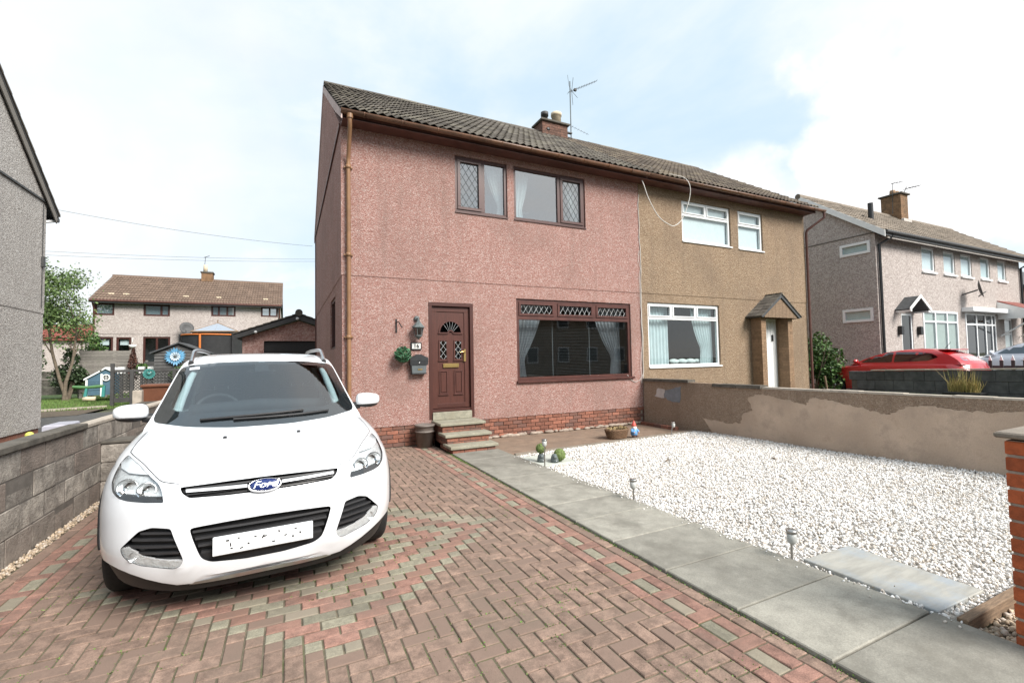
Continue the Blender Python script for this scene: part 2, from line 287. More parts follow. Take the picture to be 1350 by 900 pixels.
# ---------------------------------------------------------------- mesh helpers
ORG = {}
class MB:
    """collects simple shapes in world space; build() links them as ONE mesh object"""
    def __init__(s): s.v = []; s.f = []; s.sm = []; s.mi = []; s.m = 0
    def add(s, vs, fs, smooth=False):
        o = len(s.v); s.v += [tuple(q) for q in vs]; s.f += [tuple(i + o for i in q) for q in fs]; s.sm += [smooth] * len(fs); s.mi += [s.m] * len(fs); return s
    def box(s, a, b, M=None):
        x0, y0, z0 = a; x1, y1, z1 = b
        vs = [Vector(p) for p in ((x0, y0, z0), (x1, y0, z0), (x1, y1, z0), (x0, y1, z0), (x0, y0, z1), (x1, y0, z1), (x1, y1, z1), (x0, y1, z1))]
        if M is not None: vs = [M @ p for p in vs]
        return s.add(vs, [(0, 3, 2, 1), (4, 5, 6, 7), (0, 1, 5, 4), (1, 2, 6, 5), (2, 3, 7, 6), (3, 0, 4, 7)])
    def bbox(s, a, b, c=.004, M=None):
        """box with chamfered edges on every side"""
        (x0, y0, z0), (x1, y1, z1) = a, b
        vs = []
        for z, i in ((z0, c), (z0 + c, 0), (z1 - c, 0), (z1, c)):
            for x, y, cx, cy in ((x0, y0, 1, 1), (x1, y0, -1, 1), (x1, y1, -1, -1), (x0, y1, 1, -1)):
                vs.append(Vector((x + cx * i, y + cy * i, z)))
        if M is not None: vs = [M @ p for p in vs]
        fs = [(3, 2, 1, 0), (12, 13, 14, 15)]
        for k in range(3):
            for i in range(4):
                j = (i + 1) % 4; fs.append((k * 4 + i, k * 4 + j, k * 4 + 4 + j, k * 4 + 4 + i))
        return s.add(vs, fs)
    def prism(s, pts, off):
        """closed polygon (3-D points) extruded by the vector off"""
        n = len(pts); off = Vector(off); a = [Vector(p) for p in pts]
        return s.add(a + [p + off for p in a], [tuple(range(n))[::-1], tuple(range(n, 2 * n))] + [(i, (i + 1) % n, n + (i + 1) % n, n + i) for i in range(n)])
    def tube(s, path, r, n=8, cap=True, smooth=True):
        P = [Vector(p) for p in path]; rr = r if isinstance(r, (list, tuple)) else [r] * len(P)
        vs = []; up = None
        for i, p in enumerate(P):
            d = ((P[min(i + 1, len(P) - 1)] - P[max(i - 1, 0)])).normalized()
            if up is None:
                up = Vector((0, 0, 1)) if abs(d.z) < .9 else Vector((1, 0, 0))
            a = d.cross(up).normalized(); up = a.cross(d).normalized()
            for k in range(n):
                q = 2 * math.pi * k / n; vs.append(p + (a * math.cos(q) + up * math.sin(q)) * rr[i])
        fs = []
        for i in range(len(P) - 1):
            for k in range(n): fs.append((i * n + k, i * n + (k + 1) % n, (i + 1) * n + (k + 1) % n, (i + 1) * n + k))
        s.add(vs, fs, smooth)
        if cap:
            s.add(vs[:n], [tuple(range(n))[::-1]]); s.add(vs[-n:], [tuple(range(n))])
        return s
    def lathe(s, c, prof, n=20, M=None, smooth=True, axis='z'):
        c = Vector(c); vs = []
        for r, z in prof:
            for k in range(n):
                q = 2 * math.pi * k / n
                p = Vector((r * math.cos(q), r * math.sin(q), z))
                if axis == 'y': p = Vector((p.x, p.z, p.y))
                elif axis == 'x': p = Vector((p.z, p.x, p.y))
                if M is not None: p = M @ p
                vs.append(c + p)
        fs = [(i * n + k, i * n + (k + 1) % n, (i + 1) * n + (k + 1) % n, (i + 1) * n + k) for i in range(len(prof) - 1) for k in range(n)]
        return s.add(vs, fs, smooth)
    def ball(s, c, r, n=14, m=9, M=None):
        rr = r if isinstance(r, (tuple, list)) else (r, r, r)
        vs = [Vector((math.sin(math.pi * i / m) * math.cos(2 * math.pi * k / n) * rr[0], math.sin(math.pi * i / m) * math.sin(2 * math.pi * k / n) * rr[1], math.cos(math.pi * i / m) * rr[2])) for i in range(m + 1) for k in range(n)]
        if M is not None: vs = [M @ p for p in vs]
        return s.add([Vector(c) + p for p in vs], [(i * n + k, (i + 1) * n + k, (i + 1) * n + (k + 1) % n, i * n + (k + 1) % n) for i in range(m) for k in range(n)], True)
    def quad(s, *p): return s.add([Vector(q) for q in p], [tuple(range(len(p)))])
    def build(s, name, m, parent=None, kind=None, label=None):
        me = bpy.data.meshes.new(name)
        o3 = ORG.get(parent.name, Vector()) if parent else Vector()
        vs = [(x - o3.x, y - o3.y, z - o3.z) for x, y, z in s.v]
        me.from_pydata(vs, [], s.f)
        ms = m if isinstance(m, (list, tuple)) else [m]
        for q in ms: me.materials.append(MAT[q])
        me.polygons.foreach_set('use_smooth', s.sm)
        if len(ms) > 1: me.polygons.foreach_set('material_index', s.mi)
        me.update()
        ob = bpy.data.objects.new(name, me); COL.objects.link(ob)
        if parent: ob.parent = parent
        ORG[ob.name] = o3
        if kind: ob['kind'] = kind
        if label: ob['label'] = label
        return ob
def flipfix(ob):
    bm = bmesh.new(); bm.from_mesh(ob.data); bmesh.ops.recalc_face_normals(bm, faces=bm.faces); bm.to_mesh(ob.data); bm.free()
def tag(o, label, cat, group=None):
    o['label'] = label; o['category'] = cat
    if group: o['group'] = group
    return o
def thing(name, label, cat, loc=(0, 0, 0), rz=0, group=None):
    o = bpy.data.objects.new(name, None); o.empty_display_size = .1; COL.objects.link(o); o.location = loc; o.rotation_euler = (0, 0, rz)
    ORG[o.name] = Vector(loc) if rz == 0 else Vector()
    return tag(o, label, cat, group)
def inst(src, parent, loc, rot=(0, 0, 0), name=None, mat_=None):
    """another object on the same mesh, placed in world space under parent"""
    o = bpy.data.objects.new(name or src.name.split('.')[0], src.data if hasattr(src, 'data') else src); COL.objects.link(o)
    o.parent = parent; o.location = Vector(loc) - (ORG[parent.name] if parent else Vector()); o.rotation_euler = rot
    return o
def mesh_only(mb, name, m):
    o = mb.build(name, m); me = o.data; bpy.data.objects.remove(o); return me
def big_mesh(name, V, F, m, parent=None, kind='stuff', smooth=False):
    """V (n,3), F (k,3 or 4) numpy arrays"""
    me = bpy.data.meshes.new(name); k = F.shape[1]
    o3 = ORG.get(parent.name, Vector()) if parent else Vector()
    V = V - np.array(o3)
    me.vertices.add(len(V)); me.vertices.foreach_set('co', V.astype('f').ravel())
    me.loops.add(F.size); me.loops.foreach_set('vertex_index', F.astype('i').ravel())
    me.polygons.add(len(F)); me.polygons.foreach_set('loop_start', np.arange(0, F.size, k, dtype='i')); me.polygons.foreach_set('loop_total', np.full(len(F), k, dtype='i'))
    if smooth: me.polygons.foreach_set('use_smooth', np.ones(len(F), dtype=bool))
    me.update(calc_edges=True); me.validate()
    me.materials.append(MAT[m]); o = bpy.data.objects.new(name, me); COL.objects.link(o)
    if parent: o.parent = parent
    ORG[o.name] = o3
    if kind: o['kind'] = kind
    return o
def scatter(name, protoV, protoF, pos, scale, m, parent=None, kind='stuff', rot='full', tilt=None):
    """many small copies of one little shape as one mesh"""
    n = len(pos); k = len(protoV)
    if rot == 'full':
        q = np.random.normal(size=(n, 4)); q /= np.linalg.norm(q, axis=1)[:, None]
    else:
        a = np.random.uniform(0, 2 * np.pi, n) / 2; q = np.stack([np.cos(a), 0 * a, 0 * a, np.sin(a)], 1)
    w, x, y, z = q.T
    Rm = np.stack([np.stack([1 - 2 * (y * y + z * z), 2 * (x * y - z * w), 2 * (x * z + y * w)], 1), np.stack([2 * (x * y + z * w), 1 - 2 * (x * x + z * z), 2 * (y * z - x * w)], 1), np.stack([2 * (x * z - y * w), 2 * (y * z + x * w), 1 - 2 * (x * x + y * y)], 1)], 1)
    sc = scale if scale.ndim == 2 else np.repeat(scale[:, None], 3, 1)
    V = np.einsum('nij,nkj->nki', Rm, protoV[None] * sc[:, None, :]) + pos[:, None, :]
    F = protoF[None] + (np.arange(n) * k)[:, None, None]
    return big_mesh(name, V.reshape(-1, 3), F.reshape(-1, protoF.shape[1]), m, parent, kind)
def ico():
    bm = bmesh.new(); bmesh.ops.create_icosphere(bm, subdivisions=1, radius=1); V = np.array([v.co for v in bm.verts]); F = np.array([[v.index for v in f.verts] for f in bm.faces]); bm.free(); return V, F
ICOV, ICOF = ico()
CHIPV = ICOV * np.random.uniform(.62, 1.3, (len(ICOV), 1)) * np.array([1.2, .9, .75])
LEAFV = np.array([(-.5, 0, 0), (0, .3, .06), (.5, 0, 0), (0, -.3, .06)], float); LEAFF = np.array([(0, 1, 2, 3)])
def smooth_by_angle(ob, ang=35):
    me = ob.data; bm = bmesh.new(); bm.from_mesh(me)
    for f in bm.faces: f.smooth = True
    for e in bm.edges: e.smooth = not (len(e.link_faces) == 2 and e.calc_face_angle(0) > R(ang))
    bm.to_mesh(me); bm.free()
def text_mesh(txt, size, depth, m, name, parent, M, shear=0, bold=0):
    cu = bpy.data.curves.new(name, 'FONT'); cu.body = txt; cu.size = size; cu.extrude = depth; cu.align_x = 'CENTER'; cu.align_y = 'CENTER'; cu.shear = shear; cu.offset = bold; cu.resolution_u = 3
    o = bpy.data.objects.new(name, cu); COL.objects.link(o); bpy.context.view_layer.update()
    me = bpy.data.meshes.new_from_object(o.evaluated_get(bpy.context.evaluated_depsgraph_get())); bpy.data.objects.remove(o)
    me.name = name; me.materials.clear(); me.materials.append(MAT[m]); o3 = ORG[parent.name]
    me.transform(Matrix.Translation(-o3) @ M)
    ob = bpy.data.objects.new(name, me); COL.objects.link(ob); ob.parent = parent; ORG[ob.name] = o3
    return ob
# ================================================================ SETTING
def sheet(name, pts, z, m):
    mb = MB(); mb.quad(*[(x, y, z) for x, y in pts]); return mb.build(name, m, kind='structure')
sheet('ground', [(-600, -600), (600, -600), (600, 900), (-600, 900)], -.10, 'ground')
sheet('road', [(-200, -12), (200, -12), (200, -4.5), (-200, -4.5)], -.09, 'asphalt')
driveway = sheet('driveway', [(-1.9, -3), (2.33, -3), (2.33, 8.1), (-1.9, 8.1)], -.0085, 'joint_sand')
sheet('rear_driveway', [(-1.9, 8.1), (.9, 8.1), (.9, 18), (-1.9, 18)], -.02, 'concrete_old')
sheet('side_path', [(-8.5, 2), (-1.95, 2), (-1.95, 22.4), (-8.5, 18.2)], -.03, 'asphalt')
sheet('soil_strip', [(-9, 18.2), (-6, 19.3), (-6, 22.4), (-9, 21.2)], -.02, 'soil')
lawn = sheet('back_lawn', [(-30, 21.2), (-9, 21.2), (-5.9, 22.5), (-2, 22.5), (2, 18), (14, 16), (14, 45), (-30, 45)], -.016, 'lawn_base')

# --- block paving --------------------------------------------------
U = .0935; JW = .0095
def paver_mesh(name, w, h, m):
    mb = MB(); mb.bbox((-w / 2, -h / 2, -.03), (w / 2, h / 2, 0), .004)
    mb.f = [f for f in mb.f if not all(i < 4 for i in f)]; mb.sm = mb.sm[:len(mb.f)]; mb.mi = mb.mi[:len(mb.f)]
    return mesh_only(mb, name, m)
bricks = []          # (x0,y0,nx,ny,kind) in cells
cells = {}
X0, Y0 = -1.42, -1.2
NI, NJ = 36, 99
cx, cy, RD = .25, 3.97, 16.0
def dia(i, j):
    x = (X0 + (i + .5) * U - cx) / U; y = (Y0 + (j + .5) * U - cy) / U
    return abs(x) + abs(y)
inD = {(i, j) for i in range(NI) for j in range(NJ) if dia(i, j) < RD}
used = set()
for j in range(NJ):
    for i in range(-1, NI):
        if (i + j) % 2: continue
        c = [(a, j) for a in (i, i + 1) if (a, j) in inD]
        if not c: continue
        d = dia(c[0][0], j) if len(c) == 1 else (abs((X0 + (i + 1) * U - cx) / U) + abs((Y0 + (j + .5) * U - cy) / U))
        k = int((RD - d) / 2.0)
        kind = 'paver_grey' if k % 2 == 0 else 'paver_red'
        if random.random() < .05: kind = 'paver_brown'
        bricks.append((X0 + c[0][0] * U, Y0 + j * U, len(c), 1, kind)); used.update(c)
for j in range(-1, NJ):
    for i in range(-1, NI):
        r = (i + j) % 4
        if r == 0: c = [(i, j), (i + 1, j)]
        elif r == 2: c = [(i, j), (i, j + 1)]
        else: continue
        c = [q for q in c if 0 <= q[0] < NI and 0 <= q[1] < NJ and q not in used]
        if not c: continue
        used.update(c)
        bricks.append((X0 + c[0][0] * U, Y0 + c[0][1] * U, len({q[0] for q in c}), len({q[1] for q in c}), 'paver_brown'))
def edging(xs, flip):
    y = Y0
    # xs: column origins from the outside in: plain stretchers, red, grey/red, red
    n = 0
    while y < 8.0:
        bricks.append((xs[0], y + .05, 1, 2, 'paver_brown')); bricks.append((xs[3], y + .09, 1, 2, 'paver_red')); y += 2 * U
    y = Y0 + .012
    while y < 8.0:
        bricks.append((min(xs[1], xs[2]), y, 2, 1, 'paver_red')); y += U
        bricks.append((xs[2], y, 1, 2, 'paver_grey')); bricks.append((xs[1], y, 1, 2, 'paver_red')); y += 2 * U
edging([2.2265, 2.133, 2.0395, 1.946], 0)
edging([-1.794, -1.7005, -1.607, -1.5135], 1)
bricks.append
pm = {}
def pmesh(nx, ny, k):
    if (nx, ny, k) not in pm: pm[nx, ny, k] = paver_mesh('brick', nx * U - JW, ny * U - JW, k)
    return pm[nx, ny, k]
C0 = Vector((0, 0, 1.47))
def seen_size(p):
    d = Vector(p) - C0; z = d.dot(Fw)
    if z < .3: return 0
    x, y = d.dot(Rt) / z, d.dot(Up) / z
    if abs(x) > 1.16 or abs(y) > .78: return 0
    # behind the car from here?
    if -1.1 < p[0] < .85 and p[1] > 3.6: return 0
    return 1 / d.length
def bc(b): return (b[0] + b[2] * U / 2, b[1] + b[3] * U / 2, 0)
bricks = [b for b in bricks if b[1] < 8.0]
bricks.sort(key=lambda b: -seen_size(bc(b)))
for b in bricks[:300]:
    o = inst(pmesh(b[2], b[3], b[4]), driveway, Vector(bc(b)) + Vector((0, 0, random.uniform(-.0035, .0015))), (random.gauss(0, .007), random.gauss(0, .007), random.gauss(0, .004)), 'brick')
    o.location = o.location  # driveway sits at the origin
rest = {}
for b in bricks[300:]: rest.setdefault(b[4], []).append(b)
mb = MB(); ks = sorted(rest)
for ki, k in enumerate(ks):
    mb.m = ki
    for b in rest[k]:
        x, y, _ = bc(b); w, h = b[2] * U - JW, b[3] * U - JW
        M = Matrix.Translation((x, y, random.uniform(-.0035, .0015))) @ Matrix.Rotation(random.gauss(0, .007), 4, 'X') @ Matrix.Rotation(random.gauss(0, .007), 4, 'Y') @ Matrix.Rotation(random.gauss(0, .004), 4, 'Z')
        c = .004
        V = [(-w/2, -h/2, -.02), (w/2, -h/2, -.02), (w/2, h/2, -.02), (-w/2, h/2, -.02), (-w/2, -h/2, -c), (w/2, -h/2, -c), (w/2, h/2, -c), (-w/2, h/2, -c), (-w/2+c, -h/2+c, 0), (w/2-c, -h/2+c, 0), (w/2-c, h/2-c, 0), (-w/2+c, h/2-c, 0)]
        mb.add([M @ Vector(q) for q in V], [(8, 9, 10, 11)] + [(4*a+i, 4*a+(i+1)%4, 4*a+4+(i+1)%4, 4*a+4+i) for a in (0, 1) for i in range(4)])
mb.build('bricks', ks, driveway, kind='stuff')
# weeds in the joints
P = []
for _ in range(3200):
    i, j = random.randint(0, NI), random.randint(8, 60)
    if random.random() < .5: P.append((X0 + i * U, Y0 + j * U + random.uniform(-.1, .1), -.004))
    else: P.append((X0 + i * U + random.uniform(-.1, .1), Y0 + j * U, -.004))
for _ in range(900): P.append((2.325 + random.gauss(0, .012), random.uniform(1, 7.2) if random.random() < .7 else random.gauss(6.6, .2), 0))
P = np.array(P); keep = np.array([(math.sin(p[0] * 3.1 + p[1] * 1.7) + math.sin(p[1] * 4.3 - p[0] * 2.2)) > .25 or p[0] > 2.3 for p in P]); P = P[keep]
P = P[:, None, :] + np.random.normal(0, [.014, .014, .003], (len(P), 5, 3)); P = P.reshape(-1, 3)
scatter('joint_weeds', LEAFV, LEAFF, P, np.random.uniform(.006, .016, len(P)), 'grass')

# --- garden path ---------------------------------------------------
path = sheet('garden_path', [(2.325, -2), (3.24, -2), (3.24, 7.02), (2.325, 7.02)], -.012, 'soil')
jy = [-1.4, -.55, .35, .85, 1.355, 1.87, 2.43, 3.0, 3.52, 4.02, 4.63, 5.22, 5.8, 6.4, 6.99]
for a, b in zip(jy, jy[1:]):
    mb = MB(); xr = 3.29 - .025 * (a + b) / 2 * 1.0
    mb.bbox((2.33, a + .006, -.05), (max(3.10, xr), b - .006, .018), .006); mb.build('slab', 'path_slab', path)
# --- white gravel garden -------------------------------------------
gpoly = [(3.22, 1.26), (7.9, 1.26), (7.9, 1.3), (7.62, 2.4), (7.3, 6.6), (3.16, 6.42)]
bed = sheet('gravel_bed', gpoly, -.02, 'gravel_base')
def wallx(y): return 7.2 + (8.05 - y) * .0755
n = 78000
xy = np.stack([np.random.uniform(3.15, 7.9, n), np.random.uniform(1.27, 6.66, n)], 1)
xr = np.array([max(3.10, 3.29 - .025 * y) for y in xy[:, 1]])
ok = (xy[:, 0] > xr + .015) & (xy[:, 0] < 7.2 + (8.05 - xy[:, 1]) * .0755 - .01) & (xy[:, 1] < 6.42 + (xy[:, 0] - 3.16) * .06)
ok &= ~((xy[:, 0] > 3.3) & (xy[:, 0] < 3.85) & (xy[:, 1] > 1.33) & (xy[:, 1] < 2.1))
ok &= ~((xy[:, 0] < 3.70) & (xy[:, 1] > 5.6) & (xy[:, 1] < 6.25))
xy = xy[ok]
und = .012 * np.sin(xy[:, 0] * 2.3 + 1) * np.sin(xy[:, 1] * 1.9) + np.random.uniform(-.012, .016, len(xy))
pos = np.column_stack([xy, und - .006])
sc = (.0055 + .0105 * np.random.beta(1.6, 2.6, len(xy)))[:, None] * np.random.uniform(.7, 1.25, (len(xy), 3))
gv = scatter('white_gravel', CHIPV, ICOF, pos, sc, 'gravel_white')
n = 260; q = np.column_stack([np.random.uniform(3.3, 7.3, n), np.random.uniform(1.4, 6.4, n), np.random.uniform(.004, .016, n)])
scatter('leaf_litter', LEAFV, LEAFF, q, np.random.uniform(.012, .035, n), 'dry_moss')
n = 160; yy = np.random.uniform(1.2, 6.3, n); q = np.column_stack([np.array([max(3.10, 3.29 - .025 * y) for y in yy]) - np.abs(np.random.normal(0, .05, n)), yy, np.full(n, .022)])
scatter('stray_chips', CHIPV, ICOF, q, np.random.uniform(.004, .009, n), 'gravel_white')
# --- tan gravel along the block wall, brown pebbles by the pier ------
n = 2600; pos = np.column_stack([np.random.uniform(-1.87, -1.80, n), np.random.uniform(1.5, 8, n), np.random.uniform(-.015, .012, n)])
scatter('edge_gravel', ICOV, ICOF, pos, np.random.uniform(.006, .016, n)[:, None] * np.random.uniform(.6, 1.2, (n, 3)), 'gravel_tan')
sheet('gateway_soil', [(3.28, -1), (8, -1), (8, 1.19), (3.28, 1.19)], -.045, 'soil')
n = 3600; pos = np.column_stack([np.random.uniform(3.3, 4.6, n), np.random.uniform(.3, 1.19, n), np.random.uniform(-.05, -.025, n)])
scatter('brown_pebbles', ICOV, ICOF, pos, np.random.uniform(.008, .02, n)[:, None] * np.random.uniform(.6, 1.2, (n, 3)), 'gravel_tan')
mb = MB(); mb.bbox((3.27, 1.2, -.05), (7.8, 1.25, .035), .004); tag(mb.build('edging_board', 'timber_old'), 'old timber edging board holding back the white gravel by the brick pier', 'edging')
# --- brown strip under the window -----------------------------------
sheet('paved_strip', [(3.1, 6.45), (7.3, 6.7), (7.3, 8.1), (3.1, 8.1)], -.006, 'brown_paving')
mb = MB(); mb.prism([(3.16, 6.40, -.03), (7.26, 6.63, -.03), (7.26, 6.69, -.03), (3.16, 6.46, -.03)], (0, 0, .055)); flipfix(mb.build('edging_kerb', 'concrete_old', kind='structure'))
mb = MB()
for k in range(5):
    mb.bbox((7.02, 6.95 + k * .205, -.02), (7.11, 7.145 + k * .205, .06), .006)
tag(mb.build('brick_row', 'brick_red'), 'short row of red bricks laid on the strip beside the rendered wall', 'bricks')
# --- slabs lying in the gravel --------------------------------------
mb = MB(); mb.bbox((3.31, 1.335, -.03), (3.845, 2.10, .012), .005, Matrix.Translation((3.58, 1.72, 0)) @ Matrix.Rotation(R(-1.5), 4, 'Z') @ Matrix.Translation((-3.58, -1.72, 0)))
tag(mb.build('slate_slab', 'blue_slate'), 'blue grey stone slab set in the white gravel near the brick pier', 'slab')
mb = MB(); mb.bbox((3.14, 5.58, -.03), (3.72, 6.22, .012), .005); tag(mb.build('pale_slab', 'pale_slab'), 'pale slab under the two ball ornaments at the far end of the path', 'slab')
# twigs on the gravel
for (x, y, a, l) in [(4.75, 4.9, .3, .14), (6.1, 4.2, 1.2, .10)]:
    mb = MB(); mb.tube([(x, y, .02), (x + l * .5 * math.cos(a), y + l * .5 * math.sin(a), .034), (x + l * math.cos(a), y + l * math.sin(a), .02)], [.008, .012, .005], 6)
    tag(mb.build('twig', 'bark'), 'dark twig lying on the white gravel, %s' % ('nearer the path' if x < 5 else 'nearer the rendered wall'), 'twig')

# ================================================================ LEFT BLOCK WALL
lw = thing('block_wall', 'grey concrete block garden wall along the left of the driveway', 'wall', (-1.87, 5, 0))
mb = MB(); mb.box((-1.98, -1, -.1), (-1.8728, 12, .84)); mb.build('mortar_core', 'mortar_dark', lw)
RH = .2125; BL = .4075
bmeshes = {}
def blockmesh(l):
    l = round(l, 3)
    if l not in bmeshes:
        mb = MB(); mb.bbox((-.02, -l / 2, -RH / 2 + .004), (.0, l / 2, RH / 2 - .004), .005); bmeshes[l] = mesh_only(mb, 'block', 'block_grey')
    return bmeshes[l]
for r in range(4):
    y = .87 - BL * 4 + (0 if r % 2 else -BL / 2) + [.0, .0, .0, -.0][r]
    while y < 12:
        a, b = max(y, -1), min(y + BL, 12)
        if b - a > .06: inst(blockmesh(b - a - .018), lw, (-1.87 + random.uniform(-.003, .004), (a + b) / 2, r * RH + RH / 2), (0, random.gauss(0, .006), 0), 'block')
        y += BL
y = -1
while y < 6.15:
    mb = MB(); mb.bbox((-1.995, y + .002, .848), (-1.845, min(y + .8, 6.2) - .002, .905), .008); mb.build('cap_slab', 'cap_dark', lw); y += .8
for a, b in ((6.205, 7.2), (7.205, 8.4), (8.405, 9.6), (9.605, 12)):
    mb = MB(); mb.bbox((-1.99, a, .848), (-1.86, b - .004, .885), .005); mb.build('cap_slab', 'cap_pale', lw, label='pale cap slab')
pier = thing('block_pier', 'low square pier of grey blocks against the driveway wall beside the white car', 'pier', (-1.7, 6.8, 0))
mb = MB(); mb.box((-1.86, 6.66, -.05), (-1.57, 6.96, .6)); mb.build('mortar_core', 'mortar_dark', pier)
for k in range(3):
    mb = MB(); mb.bbox((-1.864, 6.65, k * .205 + .004), (-1.56 + random.uniform(-.01, .01), 6.97, k * .205 + .2), .008); mb.build('block', 'block_grey', pier)
mb = MB(); mb.bbox((-1.866, 6.64, .616), (-1.55, 6.98, .65), .008); mb.build('cap_slab', 'cap_dark', pier)

# ================================================================ RENDERED BOUNDARY WALL
bw = thing('boundary_wall', 'patchy rendered boundary wall behind the white gravel', 'wall', (7.2, 8.04, 0))
def wp(y, z, d=0): return (wallx(y) + d, y, z)
def topz(y): return 1.0 if y > 6.8 else (.955 if y > 6.27 else (.945 if y > 5.3 else .905))
ys = [8.04, 6.8, 6.8001, 6.27, 6.2701, 5.3, 5.3001, 4.0, 2.5, .3]
mb = MB(); 
prof = [wp(8.04, -.1)] + [wp(y, topz(y) - (.05 if (y > 6.8 or 5.3 < y < 6.27) else 0)) for y in ys] + [wp(.3, -.1)]
mb.prism(prof, (.13, 0, 0)); o = mb.build('wall_core', 'render_wall', bw); flipfix(o)
for a, b in ((8.035, 7.42), (7.41, 6.81), (6.26, 5.78), (5.77, 5.31)):
    z = topz((a + b) / 2)
    mb = MB(); mb.prism([wp(a, z - .055, -.035), wp(b, z - .055, -.035), wp(b, z - .055, .17), wp(a, z - .055, .17)], (0, 0, .058)); o = mb.build('coping_slab', 'cap_dark', bw); flipfix(o)
y = 5.29
while y > .4:
    b = max(.32, y - random.uniform(.35, .6)); mb = MB(); t = .905 + random.uniform(-.006, .008)
    mb.prism([wp(y, .89, -.006), wp(b, .89, -.006), wp(b, .89, .136), wp(y, .89, .136)], (0, 0, t - .89 + .012)); o = mb.build('mortar_bed', 'cap_pale', bw); flipfix(o); y = b - .004
def jag(pts, n=5, a=.016):
    out = []
    for p, q in zip(pts, pts[1:] + pts[:1]):
        for i in range(n):
            t = i / n; out.append((p[0] + (q[0] - p[0]) * t + (random.gauss(0, a) if p[1] > .02 else 0), p[1] + (q[1] - p[1]) * t + (random.gauss(0, a * .7) if p[1] > .02 and q[1] > .02 else 0)))
    return out
def patch(pts, d, m, n=5, a=.016):
    mb = MB(); mb.prism([wp(y, z, 0.004) for y, z in jag(pts, n, a)], (-d - .004, 0, 0)); o = mb.build('render_patch', m, bw); flipfix(o)
    bm = bmesh.new(); bm.from_mesh(o.data); bmesh.ops.triangulate(bm, faces=bm.faces); bm.to_mesh(o.data); bm.free()
patch([(6.5, .27), (5.95, .225), (5.72, .25), (5.68, .42), (5.5, .5), (5.56, .72), (5.35, .80), (5.05, .75), (4.72, .70), (4.6, .66), (4.52, .79), (4.3, .78), (4.0, .71), (3.72, .66), (3.5, .60), (3.3, .74), (3.0, .77), (2.7, .72), (2.3, .76), (1.8, .75), (.8, .77), (.8, .0), (6.3, .0)], .009, 'bare_render', 9, .014)
patch([(7.72, .62), (7.62, .8), (7.42, .79), (7.47, .60)], .004, 'patch_white', 4, .01)
patch([(7.46, .61), (7.43, .76), (7.25, .80), (7.02, .87), (7.05, .52), (7.3, .55)], .006, 'patch_slate', 4, .012)
# ================================================================ BRICK GATE PIER (right edge)
gp = thing('brick_pier', 'orange brick gate pier with stone cap at the right edge', 'pier', (3.5, .85, 0))
px0, px1, py0, py1 = 3.265, 3.585, .70, 1.02
mb = MB(); mb.box((px0 + .006, py0 + .006, -.1), (px1 - .006, py1 - .006, 1.02)); mb.build('mortar_core', 'mortar', gp)
bh = .0805
for r in range(-1, 13):
    z = r * bh + .004 - .02; zt = z + bh - .014
    if r % 2 == 0: L = [((px0, py0), (px0 + .1, py1 - .105)), ((px0, py1 - .1), (px1 - .105, py1)), ((px1 - .1, py0 + .105), (px1, py1)), ((px0 + .105, py0), (px1, py0 + .1))]
    else: L = [((px0, py0 + .105), (px0 + .1, py1)), ((px0 + .105, py1 - .1), (px1, py1)), ((px1 - .1, py0), (px1, py1 - .105)), ((px0, py0), (px1 - .105, py0 + .1))]
    for (a, b), (c, d) in L:
        mb = MB(); e = random.uniform(-.002, .002); mb.bbox((a + e, b + e, z), (c + e, d + e, min(zt, 1.03)), .004); mb.build('brick', 'brick_bright', gp)
mb = MB(); mb.bbox((px0 - .03, py0 - .03, 1.032), (px1 + .03, py1 + .03, 1.062), .008); mb.build('cap_slab', 'concrete_old', gp)
# ================================================================ HOUSES
def wall_holes(mb, u0, u1, z0, z1, holes, P, dep):
    """a wall with openings; P(u,z,d) -> point, d = depth into the wall; adds the front face and the reveals"""
    us = sorted({u0, u1} | {h[k] for h in holes for k in (0, 1)}); zs = sorted({z0, z1} | {h[k] for h in holes for k in (2, 3)})
    us = [u for u in us if u0 <= u <= u1]; zs = [z for z in zs if z0 <= z <= z1]
    for a, b in zip(us, us[1:]):
        for c, d in zip(zs, zs[1:]):
            m, n = (a + b) / 2, (c + d) / 2
            if any(h[0] < m < h[1] and h[2] < n < h[3] for h in holes): continue
            mb.quad(P(a, c, 0), P(b, c, 0), P(b, d, 0), P(a, d, 0))
    for a, b, c, d in holes:
        for p, q in (((a, c), (a, d)), ((a, d), (b, d)), ((b, d), (b, c)), ((b, c), (a, c))):
            mb.quad(P(*p, 0), P(*q, 0), P(*q, dep), P(*p, dep))
def PY(y):   # facade facing -Y
    return lambda u, z, d: (u, y + d, z)
def PXm(x):  # facade facing -X
    return lambda u, z, d: (x + d, u, z)
def frame_bars(mb, P, a, b, c, d, w, d0, d1, ch=.004):
    """rectangular frame of four butted bars between depths d0..d1"""
    def bar(u0, u1, z0, z1):
        p, q = P(u0, z0, d0), P(u1, z1, d1)
        mb.bbox(tuple(min(x, y) for x, y in zip(p, q)), tuple(max(x, y) for x, y in zip(p, q)), ch)
    bar(a, b, d - w, d); bar(a, b, c, c + w); bar(a, a + w, c + w, d - w); bar(b - w, b, c + w, d - w)
def bar(mb, P, u0, u1, z0, z1, d0, d1, ch=.003):
    p, q = P(u0, z0, d0), P(u1, z1, d1)
    mb.bbox(tuple(min(x, y) for x, y in zip(p, q)), tuple(max(x, y) for x, y in zip(p, q)), ch)
